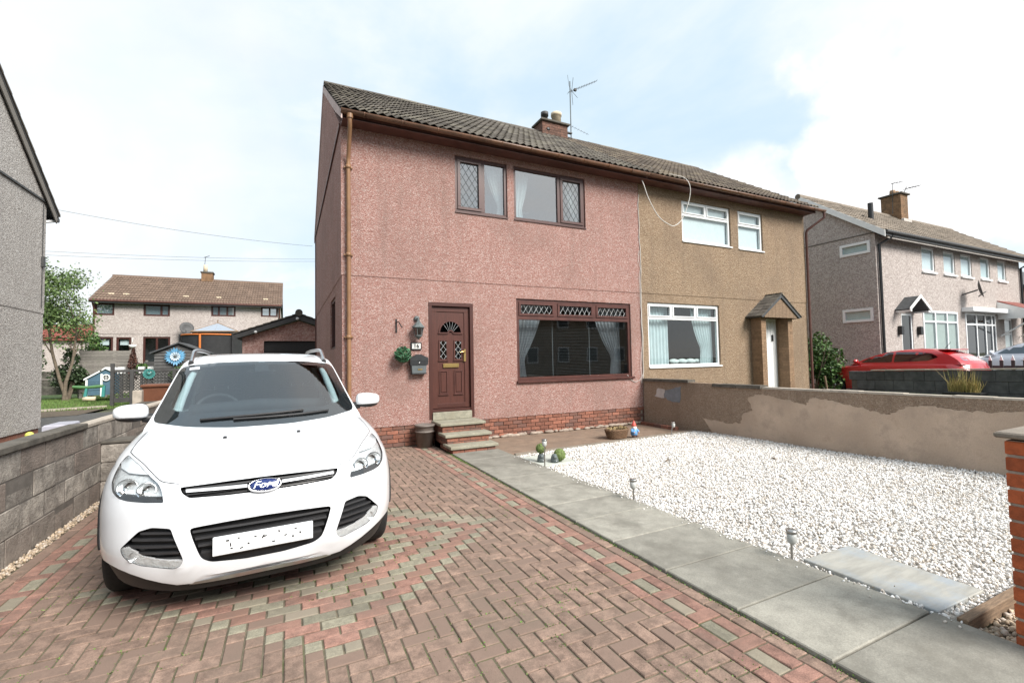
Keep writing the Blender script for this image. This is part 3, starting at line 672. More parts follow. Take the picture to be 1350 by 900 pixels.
def lattice(mb, P, a, b, c, d, dep, su, sz, r):
    """diamond lead lines clipped to the pane"""
    k = sz / su
    def clip(f, s):
        # line z = f + s*k*u
        pts = []
        for u in (a, b):
            z = f + s * k * u
            if c <= z <= d: pts.append((u, z))
        for z in (c, d):
            u = (z - f) / (s * k)
            if a < u < b: pts.append((u, z))
        return pts[:2] if len(pts) >= 2 else None
    for s in (1, -1):
        lo = min(c - s * k * a, c - s * k * b, d - s * k * a, d - s * k * b); hi = max(c - s * k * a, c - s * k * b, d - s * k * a, d - s * k * b)
        f = lo + sz / 2
        while f < hi:
            q = clip(f, s)
            if q:
                mb.tube([P(*q[0], dep - (.001 if s > 0 else -.001)), P(*q[1], dep - (.001 if s > 0 else -.001))], r, 4, False)
            f += sz
def curtain(P, a, b, c, d, dep, m, parent, pinch=None, folds=9, name='curtain'):
    """hanging cloth with folds; pinch = (fraction kept at tie height, side) gathers it to one side lower down"""
    mb = MB(); nu, nz = folds * 6, 14; vs = []
    for j in range(nz + 1):
        t = j / nz; z = d + (c - d) * t
        for i in range(nu + 1):
            s = i / nu; w = b - a; u = a + s * w
            if pinch:
                k, side = pinch; e = 1 - (1 - k) * min(1, (t / .75)) ** 1.6
                if t > .75: e = k + (t - .75) * .25
                u = a + s * w * e if side < 0 else b - (1 - s) * w * e
            vs.append(P(u, z, dep + .018 * math.sin(s * folds * 2 * math.pi + .6 * math.sin(t * 3))))
    fs = [(j * (nu + 1) + i, j * (nu + 1) + i + 1, (j + 1) * (nu + 1) + i + 1, (j + 1) * (nu + 1) + i) for j in range(nz) for i in range(nu)]
    mb.add(vs, fs, True); return mb.build(name, m, parent)
def room(P, a, b, c, d, dep, depth, m, parent, mg=.09):
    mb = MB(); A, B, C_, D = a - mg, b + mg, c - mg, d + mg
    q = lambda u, z, e: P(u, z, dep + e)
    mb.quad(q(A, C_, depth), q(B, C_, depth), q(B, D, depth), q(A, D, depth))
    mb.quad(q(A, C_, 0), q(A, C_, depth), q(A, D, depth), q(A, D, 0)); mb.quad(q(B, C_, 0), q(B, C_, depth), q(B, D, depth), q(B, D, 0))
    mb.quad(q(A, D, 0), q(A, D, depth), q(B, D, depth), q(B, D, 0)); mb.quad(q(A, C_, 0), q(A, C_, depth), q(B, C_, depth), q(B, C_, 0))
    return mb.build('room', m, parent)
def pane(P, a, b, c, d, dep, parent, m='pane_glass', name='pane'):
    mb = MB(); bar(mb, P, a, b, c, d, dep, dep + .006, .001); return mb.build(name, m, parent)
# ---- roofs ---------------------------------------------------------
def tile_mesh(name, w, l, m, roll=.042, nx=8, th=.015):
    vs = []; nx2 = nx
    for y, dz in ((0, .036), (l, .0)):
        for i in range(nx2 + 1):
            s = i / nx2; h = roll * (.5 - .5 * math.cos(4 * math.pi * s)) ** .8
            vs.append((-w / 2 + s * w, y, dz + h))
    for i in range(nx2 + 1):
        p = vs[i]; vs.append((p[0], p[1] + .002, p[2] - th))
    k = nx2 + 1
    fs = [(i, i + 1, k + i + 1, k + i) for i in range(nx2)] + [(2 * k + i, 2 * k + i + 1, i + 1, i) for i in range(nx2)]
    mb = MB(); mb.add(vs, fs, True); return mesh_only(mb, name, m), np.array(vs), np.array(fs)
def tile_slope(parent, part, x0, x1, yE, zE, yR, zR, ncol, nrow, m, limit=300, sign=1, jit=1.0):
    """tiles from the eaves line (yE,zE) to the ridge (yR,zR); sign -1 for the rear slope"""
    dy, dz = yR - yE, zR - zE; L = math.hypot(dy, dz); pitch = math.atan2(dz, abs(dy)); w = (x1 - x0) / ncol; g = L / nrow
    me, V, F = tile_mesh('roof_tile', w, g * 1.12, m)
    items = []
    for r in range(nrow):
        for c in range(ncol):
            t = r * g / L
            p = Vector((x0 + (c + .5) * w, yE + dy * t, zE + dz * t + .03)); items.append(p)
    items.sort(key=lambda p: -seen_size(p) * 1.0)
    rz = 0 if dy > 0 else math.pi
    tiles = items[:limit] if limit else []
    for p in tiles:
        inst(me, part, p, (pitch + random.gauss(0, .010 * jit), random.gauss(0, .006 * jit), rz + random.gauss(0, .006 * jit)), 'roof_tile')
    rest = items[len(tiles):]
    if rest:
        VV = []; FF = []
        for k, p in enumerate(rest):
            M = Matrix.Translation(p) @ Matrix.Rotation(rz, 4, 'Z') @ Matrix.Rotation(pitch + random.gauss(0, .010 * jit), 4, 'X') @ Matrix.Rotation(random.gauss(0, .006), 4, 'Y')
            VV.append(np.array([M @ Vector(q) for q in V])); FF.append(F + k * len(V))
        big_mesh('roof_tiles', np.concatenate(VV), np.concatenate(FF), m, part, smooth=True)
def brick_box(mb, x0, x1, y0, y1, z0, z1, L=.2, H=.072, j=.008, d=.1):
    """four brick faces in stretcher bond round a core; every brick stands 4 mm proud of the joints"""
    r = 0; z = z0
    while z + H * .6 < z1:
        zt = min(z + H - j, z1)
        for (a, b, ax) in ((x0, x1, 'f'), (x0, x1, 'b'), (y0, y1, 'l'), (y0, y1, 'r')):
            u = a - (L / 2 if (r + (ax in 'lr')) % 2 else 0)
            while u < b - .02:
                p, q = max(u, a), min(u + L - j, b)
                if q - p > .02:
                    e = random.uniform(-.0015, .0015); t = .02
                    if ax == 'f': mb.box((p, y0 + e, z), (q, y0 + t, zt))
                    elif ax == 'b': mb.box((p, y1 - t, z), (q, y1 + e, zt))
                    elif ax == 'l': mb.box((x0 + e, p, z), (x0 + t, q, zt))
                    else: mb.box((x1 - t, p, z), (x1 + e, q, zt))
                u += L
        z += H; r += 1
FY = 8.05; BY = 15.55; RY = 11.8; EZ = 5.47; RZ = 8.24; EYF = 7.66; EZT = 5.54
def semi(x0, x1, harlm, name, label, gable_left):
    h = thing(name, label, 'house', ((x0 + x1) / 2, FY, 0))
    return h
ph = semi(.81, 7.21, 'pink_harl', 'pink_house', 'pink roughcast semi-detached house with dark brown windows and front door', True)
bh_ = semi(7.21, 13.31, 'brown_harl', 'brown_house', 'brown roughcast half of the semi with white windows and a gabled porch', False)
# facade bands: ground-floor harling sits 25 mm proud of the plinth, upper one 12 mm proud of the lower
def shell(h, x0, x1, m, holesG, holesU, side_holes, left):
    mb = MB(); PF = PY(FY); PU = PY(FY - .012)
    wall_holes(mb, x0, x1, .37, 2.93, holesG, PF, .12)
    mb.quad((x0, FY, .37), (x1, FY, .37), (x1, FY + .04, .37), (x0, FY + .04, .37))
    xs = x0 if left else x1
    if left:
        Pg = PXm(x0)
        wall_holes(mb, FY, BY, .37, 2.93, side_holes, Pg, .12)
    else: mb.quad((x1, FY, .0), (x1, BY, .0), (x1, BY, 2.93), (x1, FY, 2.93))
    mb.quad((x0, BY, 0), (x1, BY, 0), (x1, BY, EZ), (x0, BY, EZ))
    mb.build('ground_floor_wall', m, h)
    mb = MB()
    wall_holes(mb, x0 - (.012 if left else 0), x1 + (0 if left else .012), 2.94, EZ + .02, holesU, PU, .13)
    mb.quad((x0 - .012, FY - .012, 2.94), (x1, FY - .012, 2.94), (x1, FY, 2.925), (x0, FY, 2.925))
    e = -.012 if left else .012
    mb.quad((xs + e, FY - .012, 2.94), (xs + e, BY, 2.94), (xs + e, BY, EZ + .02), (xs + e, FY - .012, EZ + .02))
    mb.quad((xs + e, FY, 2.94), (xs + e, BY, 2.94), (xs, BY, 2.925), (xs, FY, 2.925))
    mb.build('upper_wall', m, h)
    # gable panel
    mb = MB(); g = xs + (-.03 if left else .03)
    mb.prism([(g, FY + .02, EZ + .03), (g, BY - .02, EZ + .03), (g, RY, RZ - .03)], ((.1 if left else -.1), 0, 0)); flipfix(mb.build('gable_panel', m, h))
    mb = MB(); mb.box((g - .012, FY, EZ - .03), (g + .05, BY, EZ + .028)); mb.build('gable_band', 'fascia_dark', h)
holes_pg = [(2.27, 3.13, .43, 2.54), (4.04, 6.90, 1.06, 2.68)]
holes_pu = [(2.805, 3.885, 4.255, 5.33), (4.03, 5.735, 4.255, 5.33)]
shell(ph, .81, 7.205, 'pink_harl', holes_pg, holes_pu, [(9.25, 10.35, 1.75, 2.75)], True)
holes_bg = [(7.40, 9.74, 1.25, 2.74), (11.1, 11.96, .4, 2.45)]
holes_bu = [(8.55, 10.26, 4.265, 5.27), (10.54, 11.51, 4.255, 5.27)]
shell(bh_, 7.215, 13.31, 'brown_harl', holes_bg, holes_bu, [], False)
mb = MB(); mb.box((7.196, FY - .004, .37), (7.216, FY + .1, EZ)); mb.build('party_joint', 'mortar_dark', bh_)
# plinths: bricks one by one
mb = MB(); mb.box((.83, FY + .035, -.1), (7.2, FY + .14, .368)); mb.build('plinth_core', 'mortar', ph)
bm_full = MB(); bm_full.bbox((-.094, -.02, -.031), (.094, .03, .031), .004); bm_full = mesh_only(bm_full, 'brick', 'brick_red')
bm_half = MB(); bm_half.bbox((-.044, -.02, -.031), (.044, .03, .031), .004); bm_half = mesh_only(bm_half, 'brick', 'brick_red')
for r in range(5):
    z = .332 - r * .072; x = .83 + (.1 if r % 2 else 0)
    if r % 2: inst(bm_half, ph, (.83 + .046, FY + .033, z), (0, 0, 0), 'brick')
    while x < 7.15:
        if x + .1 < 7.2: inst(bm_full, ph, (x + .097, FY + .033 + random.uniform(-.003, .002), z + random.uniform(-.002, .002)), (0, random.gauss(0, .008), 0), 'brick')
        x += .2
mb = MB()
for k in range(60):
    x = random.uniform(3.2, 7.1); mb.ball((x, FY - .0, .012 + random.uniform(0, .02)), (random.uniform(.04, .12), .03, random.uniform(.015, .035)), 7, 5)
mb.build('mortar_rubble', 'mortar', ph, kind='stuff')
mb = MB(); mb.box((.815, FY + .06, -.1), (.9, BY, .368)); mb.build('side_plinth', 'brick_red', ph)
mb = MB(); mb.box((7.22, FY + .03, -.1), (13.3, FY + .1, .368)); mb.build('plinth', 'brick_red', bh_)

# ---- roof of each half ---------------------------------------------------
def roof(h, x0, x1, tm, ncol, left):
    a = x0 - (.03 if left else 0); b = x1 + (0 if left else .07)
    mb = MB()
    mb.prism([(a, EYF + .03, EZT - .03), (a, RY, RZ - .01), (a, 2 * RY - EYF, EZT - .03), (a, 2 * RY - EYF, EZT - .12), (a, RY, RZ - .13), (a, EYF + .14, EZT - .03)], (b - a, 0, 0))
    rf = mb.build('roof', 'felt_grey', h); flipfix(rf)
    tile_slope(h, rf, a - .02 if left else a, b if left else b + .02, EYF, EZT - .02, RY, RZ, ncol, 15, tm)
    tile_slope(h, rf, a, b, 2 * RY - EYF, EZT - .02, RY, RZ, ncol, 15, tm, limit=0)
    # ridge tiles
    n = 14; w = (b - a) / n
    mbm = MB(); vs = []
    for x in (-w / 2 + .004, w / 2 - .004):
        for k in range(7): q = math.pi * k / 6; vs.append((x, .13 * math.cos(q), .085 * math.sin(q) - .01))
    mbm.add(vs, [(k, k + 1, 8 + k, 7 + k) for k in range(6)], True); mbm.add(vs[:7], [tuple(range(7))]); mbm.add(vs[7:], [tuple(range(7))[::-1]])
    rm = mesh_only(mbm, 'ridge_tile', tm)
    for k in range(n): inst(rm, rf, (a + (k + .5) * w, RY, RZ + .025 + random.uniform(-.004, .004)), (0, random.gauss(0, .006), 0), 'ridge_tile')
    # eaves
    mb = MB(); mb.box((x0 - (.012 if left else 0), EYF + .06, EZ - .02), (x1 + (0 if left else .05), FY - .013, EZ)); mb.build('soffit', 'fascia_dark', h)
    mb = MB(); mb.bbox((x0 - (.03 if left else 0), EYF + .06, EZ - .035), (x1 + (0 if left else .06), EYF + .08, EZ + .12), .003); mb.build('fascia', 'fascia_dark', h)
    mb = MB(); P = []
    for k in range(9): q = math.pi * k / 8; P.append((math.cos(q) * .058, -math.sin(q) * .058))
    xa, xb = x0 - (.05 if left else -.002), x1 + (-.002 if left else .75)
    xb = x1 - .002 if left else x1 + .38
    vs = []
    for x in (xa, xb):
        for (u, v) in P: vs.append((x, EYF + u, EZT + .0 + v))
        for (u, v) in P: vs.append((x, EYF + u * .88, EZT + .0 + v * .88))
    fs = [(k, k + 1, 18 + k + 1, 18 + k) for k in range(8)] + [(9 + k, 18 + 9 + k, 18 + 9 + k + 1, 9 + k + 1) for k in range(8)] + [(k, 9 + k, 9 + k + 1, k + 1) for k in range(8)] + [(18 + k, 18 + k + 1, 27 + k + 1, 27 + k) for k in range(8)] + [(0, 18, 27, 9), (8, 17, 35, 26)]
    mb.add(vs, fs, True); gt = mb.build('gutter', 'gutter_brown', h); flipfix(gt)
    x = xa + .35
    while x < xb:
        mb = MB()
        vs = []
        for xx in (x, x + .022):
            for (u, v) in P: vs.append((xx, EYF + u * 1.12, EZT + v * 1.12))
            for (u, v) in P: vs.append((xx, EYF + u * .98, EZT + v * .98))
        mb.add(vs, fs, True); mb.build('bracket', 'gutter_brown', gt); x += .62
    return rf
prf = roof(ph, .81, 7.205, 'roof_tile', 22, True)
brf = roof(bh_, 7.215, 13.31, 'roof_tile_aged', 21, False)
# verge boards on the left gable, weathered pale
mb = MB()
def rake(t): return (EYF + (RY - EYF) * t, EZT - .06 + (RZ - EZT) * t)
for (t0, t1) in ((.0, .2), (.205, 1.0)):
    y0, z0 = rake(t0); y1, z1 = rake(t1)
    mb.prism([(.765, y0, z0 - .13 + (0 if t0 else .05)), (.765, y1, z1 - .12), (.765, y1, z1 + .055), (.765, y0, z0 + .055)], (.02, 0, 0))
o = mb.build('bargeboard', 'bargeboard', ph); flipfix(o)
mb = MB(); y0, z0 = rake(1); mb.prism([(.765, y0, z0 - .12), (.765, 2 * RY - EYF, EZT - .2), (.765, 2 * RY - EYF, EZT - .02), (.765, y0, z0 + .055)], (.02, 0, 0)); o = mb.build('bargeboard', 'bargeboard', ph); flipfix(o)
mb = MB(); mb.box((.79, BY - .04, EZ), (.83, BY + .02, EZ + .05)); 
mb.box((.772, BY - .05, .3), (.83, BY + .03, 5.6)); mb.build('rear_corner_trim', 'fascia_dark', ph)
# downpipes
mb = MB(); mb.tube([(.90, EYF, EZT - .05), (.90, EYF, EZT - .16), (.905, EYF + .04, EZT - .24), (.91, FY - .085, EZT - .62), (.91, FY - .07, EZT - .72), (.91, FY - .07, .06)], .034, 10)
mb.tube([(.90, EYF, EZT - .05), (.90, EYF, EZT - .12)], .05, 10)
dp = mb.build('downpipe', 'pipe_tan', ph)
for z in (4.75, 3.27, 1.9, .7):
    mb = MB(); mb.lathe((.91, FY - .07, z), [(.036, -.03), (.043, -.03), (.043, .03), (.036, .03)], 12); mb.box((.84, FY - .05, z - .012), (.98, FY - .0, z + .012)); mb.build('bracket', 'pipe_tan', dp)
mb = MB(); mb.tube([(13.66, EYF, EZT - .05), (13.66, EYF, EZT - .2), (13.6, EYF + .08, EZT - .27), (13.34, FY - .1, EZT - .52), (13.34, FY - .06, EZT - .6), (13.34, FY - .06, .1)], .034, 8); mb.build('downpipe', 'fascia_dark', bh_)
# chimney
ch = MB(); brick_box(ch, 6.75, 7.63, 11.5, 12.0, 7.7, 8.52, .21, .075)
cho = ch.build('chimney', 'chimney_brick', ph)
mb = MB(); mb.box((6.755, 11.505, 7.7), (7.625, 11.995, 8.51)); mb.build('mortar_core', 'mortar_dark', cho)
mb = MB(); mb.bbox((6.69, 11.44, 8.52), (7.69, 12.06, 8.585), .012); mb.build('chimney_cap', 'cap_dark', cho)
mb = MB(); mb.lathe((6.95, 11.7, 8.58), [(.0, 0), (.09, 0), (.09, .2), (.115, .2), (.115, .31), (.0, .32)], 16); mb.build('chimney_pot', 'dark_grey', cho, label='dark capped flue')
mb = MB(); mb.lathe((7.36, 11.7, 8.58), [(.0, 0), (.15, 0), (.14, .27), (.165, .28), (.165, .37), (.12, .37), (.11, .2)], 18); mb.build('chimney_pot', 'pot_cream', cho, label='cream clay chimney pot')
mb = MB(); mb.ball((6.95, 11.5, 8.3), (.07, .02, .05), 8, 6); mb.build('vent_hole', 'black_plastic', cho)
# ---- pink house windows ---------------------------------------------------
def lead_window(h, a, b, c, d, mull, latt, P):
    w = thing_part = MB(); frame_bars(w, P, a, b, c, d, .05, .03, .10); bar(w, P, mull - .035, mull + .035, c + .05, d - .05, .03, .10)
    wo = w.build('window', 'upvc_brown', h)
    mb = MB(); bar(mb, P, a - .01, b + .01, c - .03, c - .002, -.02, .09); mb.build('sill', 'upvc_brown', wo)
    for u0, u1 in ((a + .05, mull - .035), (mull + .035, b - .05)):
        is_l = (u0 < mull) == latt
        if is_l:
            s = MB(); frame_bars(s, P, u0 + .002, u1 - .002, c + .052, d - .052, .055, .012, .06); s.build('casement', 'upvc_brown', wo)
            pane(P, u0 + .06, u1 - .06, c + .11, d - .11, .055, wo, 'sky_glass')
            l = MB(); lattice(l, P, u0 + .06, u1 - .06, c + .11, d - .11, .05, .125, .19, .0045); l.build('lead_lattice', 'lead_dark', wo)
        else: pane(P, u0 + .003, u1 - .003, c + .053, d - .053, .06, wo, 'sky_glass')
    room(P, a, b, c, d, .14, 2.2, 'room_pale', h)
    return wo
PU_ = PY(FY - .012)
w1 = lead_window(ph, 2.81, 3.88, 4.26, 5.325, 3.38, True, PU_)
curtain(PU_, 3.52, 3.84, 4.3, 5.27, .2, 'curtain_white', w1, (.25, 1), 4)
w2 = lead_window(ph, 4.035, 5.73, 4.26, 5.325, 5.09, False, PU_)
curtain(PU_, 4.08, 4.46, 4.3, 5.27, .2, 'curtain_white', w2, (.6, -1), 4)
curtain(PU_, 5.35, 5.69, 4.3, 5.27, .2, 'curtain_white', w2, (.45, 1), 3)
mb = MB(); bar(mb, PU_, 4.5, 5.0, 4.83, 4.87, 1.2, 1.24); mb.build('picture_rail', 'white_paint', w2)
# front window
P = PY(FY); a, b, c, d = 4.045, 6.895, 1.065, 2.675; T0, T1 = 2.27, 2.345
w = MB(); frame_bars(w, P, a, b, c, d, .06, .03, .10); bar(w, P, a + .06, b - .06, T0, T1, .03, .10)
for m_ in (4.965, 5.935): bar(w, P, m_ - .04, m_ + .04, T1, d - .06, .03, .10)
fw = w.build('window', 'upvc_red', ph)
mb = MB(); bar(mb, P, a - .02, b + .04, c - .05, c - .002, -.05, .09, .006); mb.build('sill', 'upvc_red', fw)
for u0, u1 in ((a + .06, 4.925), (5.005, 5.895), (5.975, b - .06)):
    s = MB(); frame_bars(s, P, u0 + .002, u1 - .002, T1 + .002, d - .062, .045, .014, .06); s.build('casement', 'upvc_red', fw)
    pane(P, u0 + .048, u1 - .048, T1 + .048, d - .108, .055, fw)
    l = MB(); lattice(l, P, u0 + .048, u1 - .048, T1 + .048, d - .108, .05, .12, .19, .005); l.build('lead_lattice', 'lead', fw)
pane(P, a + .062, b - .062, c + .062, T0 - .002, .06, fw, 'pane_glass')
curtain(P, a + .07, a + .75, c + .06, d - .08, .30, 'curtain_grey', fw, (.35, -1), 7)
curtain(P, b - .80, b - .07, c + .06, d - .08, .30, 'curtain_grey', fw, (.35, 1), 7)
bl = MB(); z = c + .09
while z < T0 - .04:
    bl.box((a + .08, FY + .205, z), (b - .08, FY + .225, z + .003)); z += .032
for u in (4.97, 5.9): bl.box((u - .008, FY + .198, c + .06), (u + .008, FY + .2, T0))
bl.build('venetian_blind', 'blind_slat', fw, kind='stuff')
room(P, a, b, c, d, .13, 3.2, 'room', ph)
# side window
Pg = PXm(.81); w = MB(); frame_bars(w, Pg, 9.25, 10.35, 1.75, 2.75, .05, .03, .09); so = w.build('window', 'upvc_brown', ph); pane(Pg, 9.3, 10.3, 1.8, 2.7, .06, so); room(Pg, 9.25, 10.35, 1.75, 2.75, .13, .5, 'room', ph)
# ---- front door ---------------------------------------------------------------
a, b, c, d = 2.275, 3.125, .56, 2.535
w = MB(); frame_bars(w, P, a, b, .43, d, .06, .0, .12)
w2_ = MB(); 
fr = MB(); bar(fr, P, a, b, d - .06, d, -.004, .10); bar(fr, P, a, a + .06, .43, d - .06, -.004, .10); bar(fr, P, b - .06, b, .43, d - .06, -.004, .10); bar(fr, P, a + .06, b - .06, c, c + .05, .01, .10)
df = fr.build('door_frame', 'upvc_brown', ph)
L0, L1, Z0, Z1 = a + .065, b - .065, c + .055, d - .065
dr = MB(); bar(dr, P, L0, L1, Z0, Z1, .06, .10)
frame_bars(dr, P, L0 + .004, L1 - .004, Z0 + .003, Z1 - .003, .09, .045, .0605)
door = dr.build('front_door', 'upvc_door', ph)
mb = MB(); mb.bbox((L0 + .1, FY + .04, Z0 + .02), (L1 - .1, FY + .058, Z0 + .085), .004); mb.build('weather_bar', 'upvc_brown', door)
um = (L0 + L1) / 2
def panel(u0, u1, z0, z1, gl):
    s = MB(); frame_bars(s, P, u0, u1, z0, z1, .022, .044, .0605); s.bbox((u0 - .012, FY + .036, z0 - .018), (u1 + .012, FY + .0605, z0 - .001), .003); s.build('panel_moulding', 'upvc_red', door)
    if gl:
        pane(P, u0 + .023, u1 - .023, z0 + .023, z1 - .023, .052, door, 'dark_glass')
        l = MB(); lattice(l, P, u0 + .023, u1 - .023, z0 + .023, z1 - .023, .049, .095, .125, .004); l.build('lead_lattice', 'lead', door)
    else:
        s = MB(); s.bbox((u0 + .035, FY + .046, z0 + .035), (u1 - .035, FY + .0605, z1 - .035), .008); s.build('door_panel', 'upvc_door', door)
for u0, u1 in ((um - .225, um - .06), (um + .06, um + .225)):
    panel(u0, u1, 1.49, 1.86, True); panel(u0, u1, .87, 1.30, False)
# sunburst fanlight: half ring with a notch
s = MB(); gl = MB(); n = 20; ro, ri, zc_ = .225, .20, 2.0
outer = [(um + ro * math.cos(math.pi * k / n), zc_ + ro * math.sin(math.pi * k / n)) for k in range(n + 1)]
inner = [(um + ri * math.cos(math.pi * k / n), zc_ + ri * math.sin(math.pi * k / n)) for k in range(n + 1)]
for k in range(n): s.prism([P(*outer[k], .044), P(*outer[k + 1], .044), P(*inner[k + 1], .044), P(*inner[k], .044)], (0, .0165, 0))
for x0_, x1_ in ((um - .235, um - .06), (um + .06, um + .235)): s.bbox((x0_, FY + .038, zc_ - .03), (x1_, FY + .0605, zc_ - .001), .003)
for k in range(10):
    q0, q1 = math.pi * k / 10, math.pi * (k + 1) / 10
    s.prism([P(um + .065 * math.cos(q0), zc_ - .02 + .065 * math.sin(q0), .042), P(um + .065 * math.cos(q1), zc_ - .02 + .065 * math.sin(q1), .042), P(um + .04 * math.cos(q1), zc_ - .02 + .04 * math.sin(q1), .042), P(um + .04 * math.cos(q0), zc_ - .02 + .04 * math.sin(q0), .042)], (0, .0185, 0))
s.build('panel_moulding', 'upvc_red', door)
gl.prism([P(*q, .052) for q in inner], (0, .006, 0)); gl.build('pane', 'dark_glass', door)
l = MB()
for q in (.5, .9, 1.3, 1.7, 2.1, 2.5): l.tube([P(um + .06 * math.cos(q), zc_ + .05 * math.sin(q), .049), P(um + .2 * math.cos(q * .8 + .3), zc_ + .2 * math.sin(q * .8 + .3), .049)], .003, 4, False)
l.build('lead_lattice', 'lead', door)
mb = MB(); mb.bbox((um - .15, FY + .032, 1.355), (um + .15, FY + .058, 1.43), .005); mb.bbox((um - .13, FY + .028, 1.372), (um + .13, FY + .034, 1.413), .002); mb.build('letterbox', 'brass', door)
mb = MB(); mb.bbox((2.945, FY + .025, 1.46), (2.985, FY + .045, 1.69), .006); mb.tube([(2.965, FY + .03, 1.64), (2.965, FY - .02, 1.64), (2.9, FY - .025, 1.637), (2.86, FY - .022, 1.63)], .011, 8); mb.build('handle', 'brass', door)
room(P, 2.35, 3.05, .6, 2.45, .13, 1.2, 'room', ph)
# ---- front steps -----------------------------------------------------------------
st = thing('front_steps', 'three stone and brick steps up to the brown front door', 'steps', (2.72, 7.5, 0))
mb = MB(); mb.bbox((2.33, FY - .03, .42), (3.07, FY + .10, .557), .008); mb.build('threshold_block', 'stone_step', st)
for (yf, zt) in ((6.98, .115), (7.25, .265), (7.51, .42)):
    mb = MB(); mb.bbox((2.31, yf, zt - .05), (3.13, yf + .42 if zt < .4 else FY - .002, zt), .008); mb.build('step_slab', 'stone_step', st)
    mb = MB(); mb.box((2.36, yf + .045, -.05), (3.08, FY - .01, zt - .052)); mb.build('riser_core', 'mortar_dark', st)
    nz = 1 if zt < .2 else 2; z = zt - .052
    for k in range(nz):
        z2 = z - .0655; x = 2.352 - (.1 if k else 0)
        while x < 3.07:
            p, q = max(x, 2.352), min(x + .19, 3.088)
            if q - p > .03: mb = MB(); mb.bbox((p, yf + .035, z2), (q, yf + .09, z - .004), .003); mb.build('brick', 'brick_red', st)
            x += .2
        y = yf + .095
        while y < min(yf + .5, FY - .05):
            mb = MB(); mb.bbox((2.347, y, z2), (2.40, min(y + .19, FY - .02), z - .004), .003); mb.build('brick', 'brick_red', st); y += .2
        z = z2 - .006
# ---- brown house windows -----------------------------------------------------------
def white_window(h, a, b, c, d, P, tr, mulls, full_mull=None, gm='sky_glass', rm='room_pale', dep=.04):
    w = MB(); frame_bars(w, P, a, b, c, d, .05, dep, dep + .06); bar(w, P, a + .05, b - .05, tr - .03, tr + .03, dep, dep + .06)
    for m_ in mulls: bar(w, P, m_ - .03, m_ + .03, tr + .03, d - .05, dep, dep + .06)
    wo = w.build('window', 'white_upvc', h)
    mb = MB(); bar(mb, P, a - .01, b + .03, c - .035, c - .002, -.03, dep + .05); mb.build('sill', 'white_upvc', wo)
    us = [a + .05] + [x for m_ in mulls for x in (m_ - .03, m_ + .03)] + [b - .05]
    for u0, u1 in zip(us[::2], us[1::2]):
        s = MB(); frame_bars(s, P, u0 + .002, u1 - .002, tr + .032, d - .052, .03, dep - .018, dep + .03); s.build('top_light', 'white_upvc', wo); pane(P, u0 + .034, u1 - .034, tr + .064, d - .084, dep + .02, wo, gm)
    pane(P, a + .052, b - .052, c + .052, tr - .032, dep + .03, wo, gm)
    room(P, a, b, c, d, dep + .1, 2.0, rm, h)
    return wo
wu = white_window(bh_, 8.56, 10.25, 4.27, 5.265, PU_, 4.93, [9.4], gm='pane_glass')
mb = MB(); bar(mb, PU_, 8.62, 10.19, 4.32, 5.2, .115, .12); mb.build('roller_blind', 'blind_and_sky_white', wu)
wu2 = white_window(bh_, 10.55, 11.50, 4.26, 5.265, PU_, 4.9, [], gm='pane_glass')
mb = MB(); bar(mb, PU_, 10.61, 11.44, 4.32, 5.2, .115, .12); mb.build('roller_blind', 'blind_and_sky_white', wu2)
wl = white_window(bh_, 7.41, 9.73, 1.255, 2.735, P, 2.38, [8.17, 8.96], gm='pane_glass', rm='room')
curtain(P, 7.47, 8.2, 1.3, 2.68, .2, 'curtain_and_sky_blue', wl, None, 7)
curtain(P, 8.95, 9.68, 1.3, 2.68, .2, 'curtain_and_sky_blue', wl, (.55, 1), 7)
mb = MB()
for k in range(4): mb.ball((8.45 + k * .28, FY + .3, 1.36), (.17, .08, .07), 10, 7)
mb.build('window_cushion', 'curtain_white', wl)
# string cables up the joint between the halves
mb = MB(); pts = [(7.2 + random.gauss(0, .012), FY - .025, z) for z in np.arange(.95, 5.4, .25)]; mb.tube(pts, .007, 5); mb.tube([(7.17 + random.gauss(0, .02), FY - .03, z) for z in np.arange(.9, 4.0, .2)], .005, 5)
tag(mb.build('wall_cable', 'cable_white'), 'thin pale cable clipped up the joint between the pink and brown walls', 'cable')
mb = MB(); mb.tube([(6.75, FY - .012, 1.1), (6.85, FY - .012, .98), (6.98, FY - .012, .93), (7.1, FY - .012, .97), (7.2, FY - .02, 1.1)], .006, 5); tag(mb.build('loose_cable', 'cable_white'), 'loose cable end drooping beside the front window corner', 'cable')
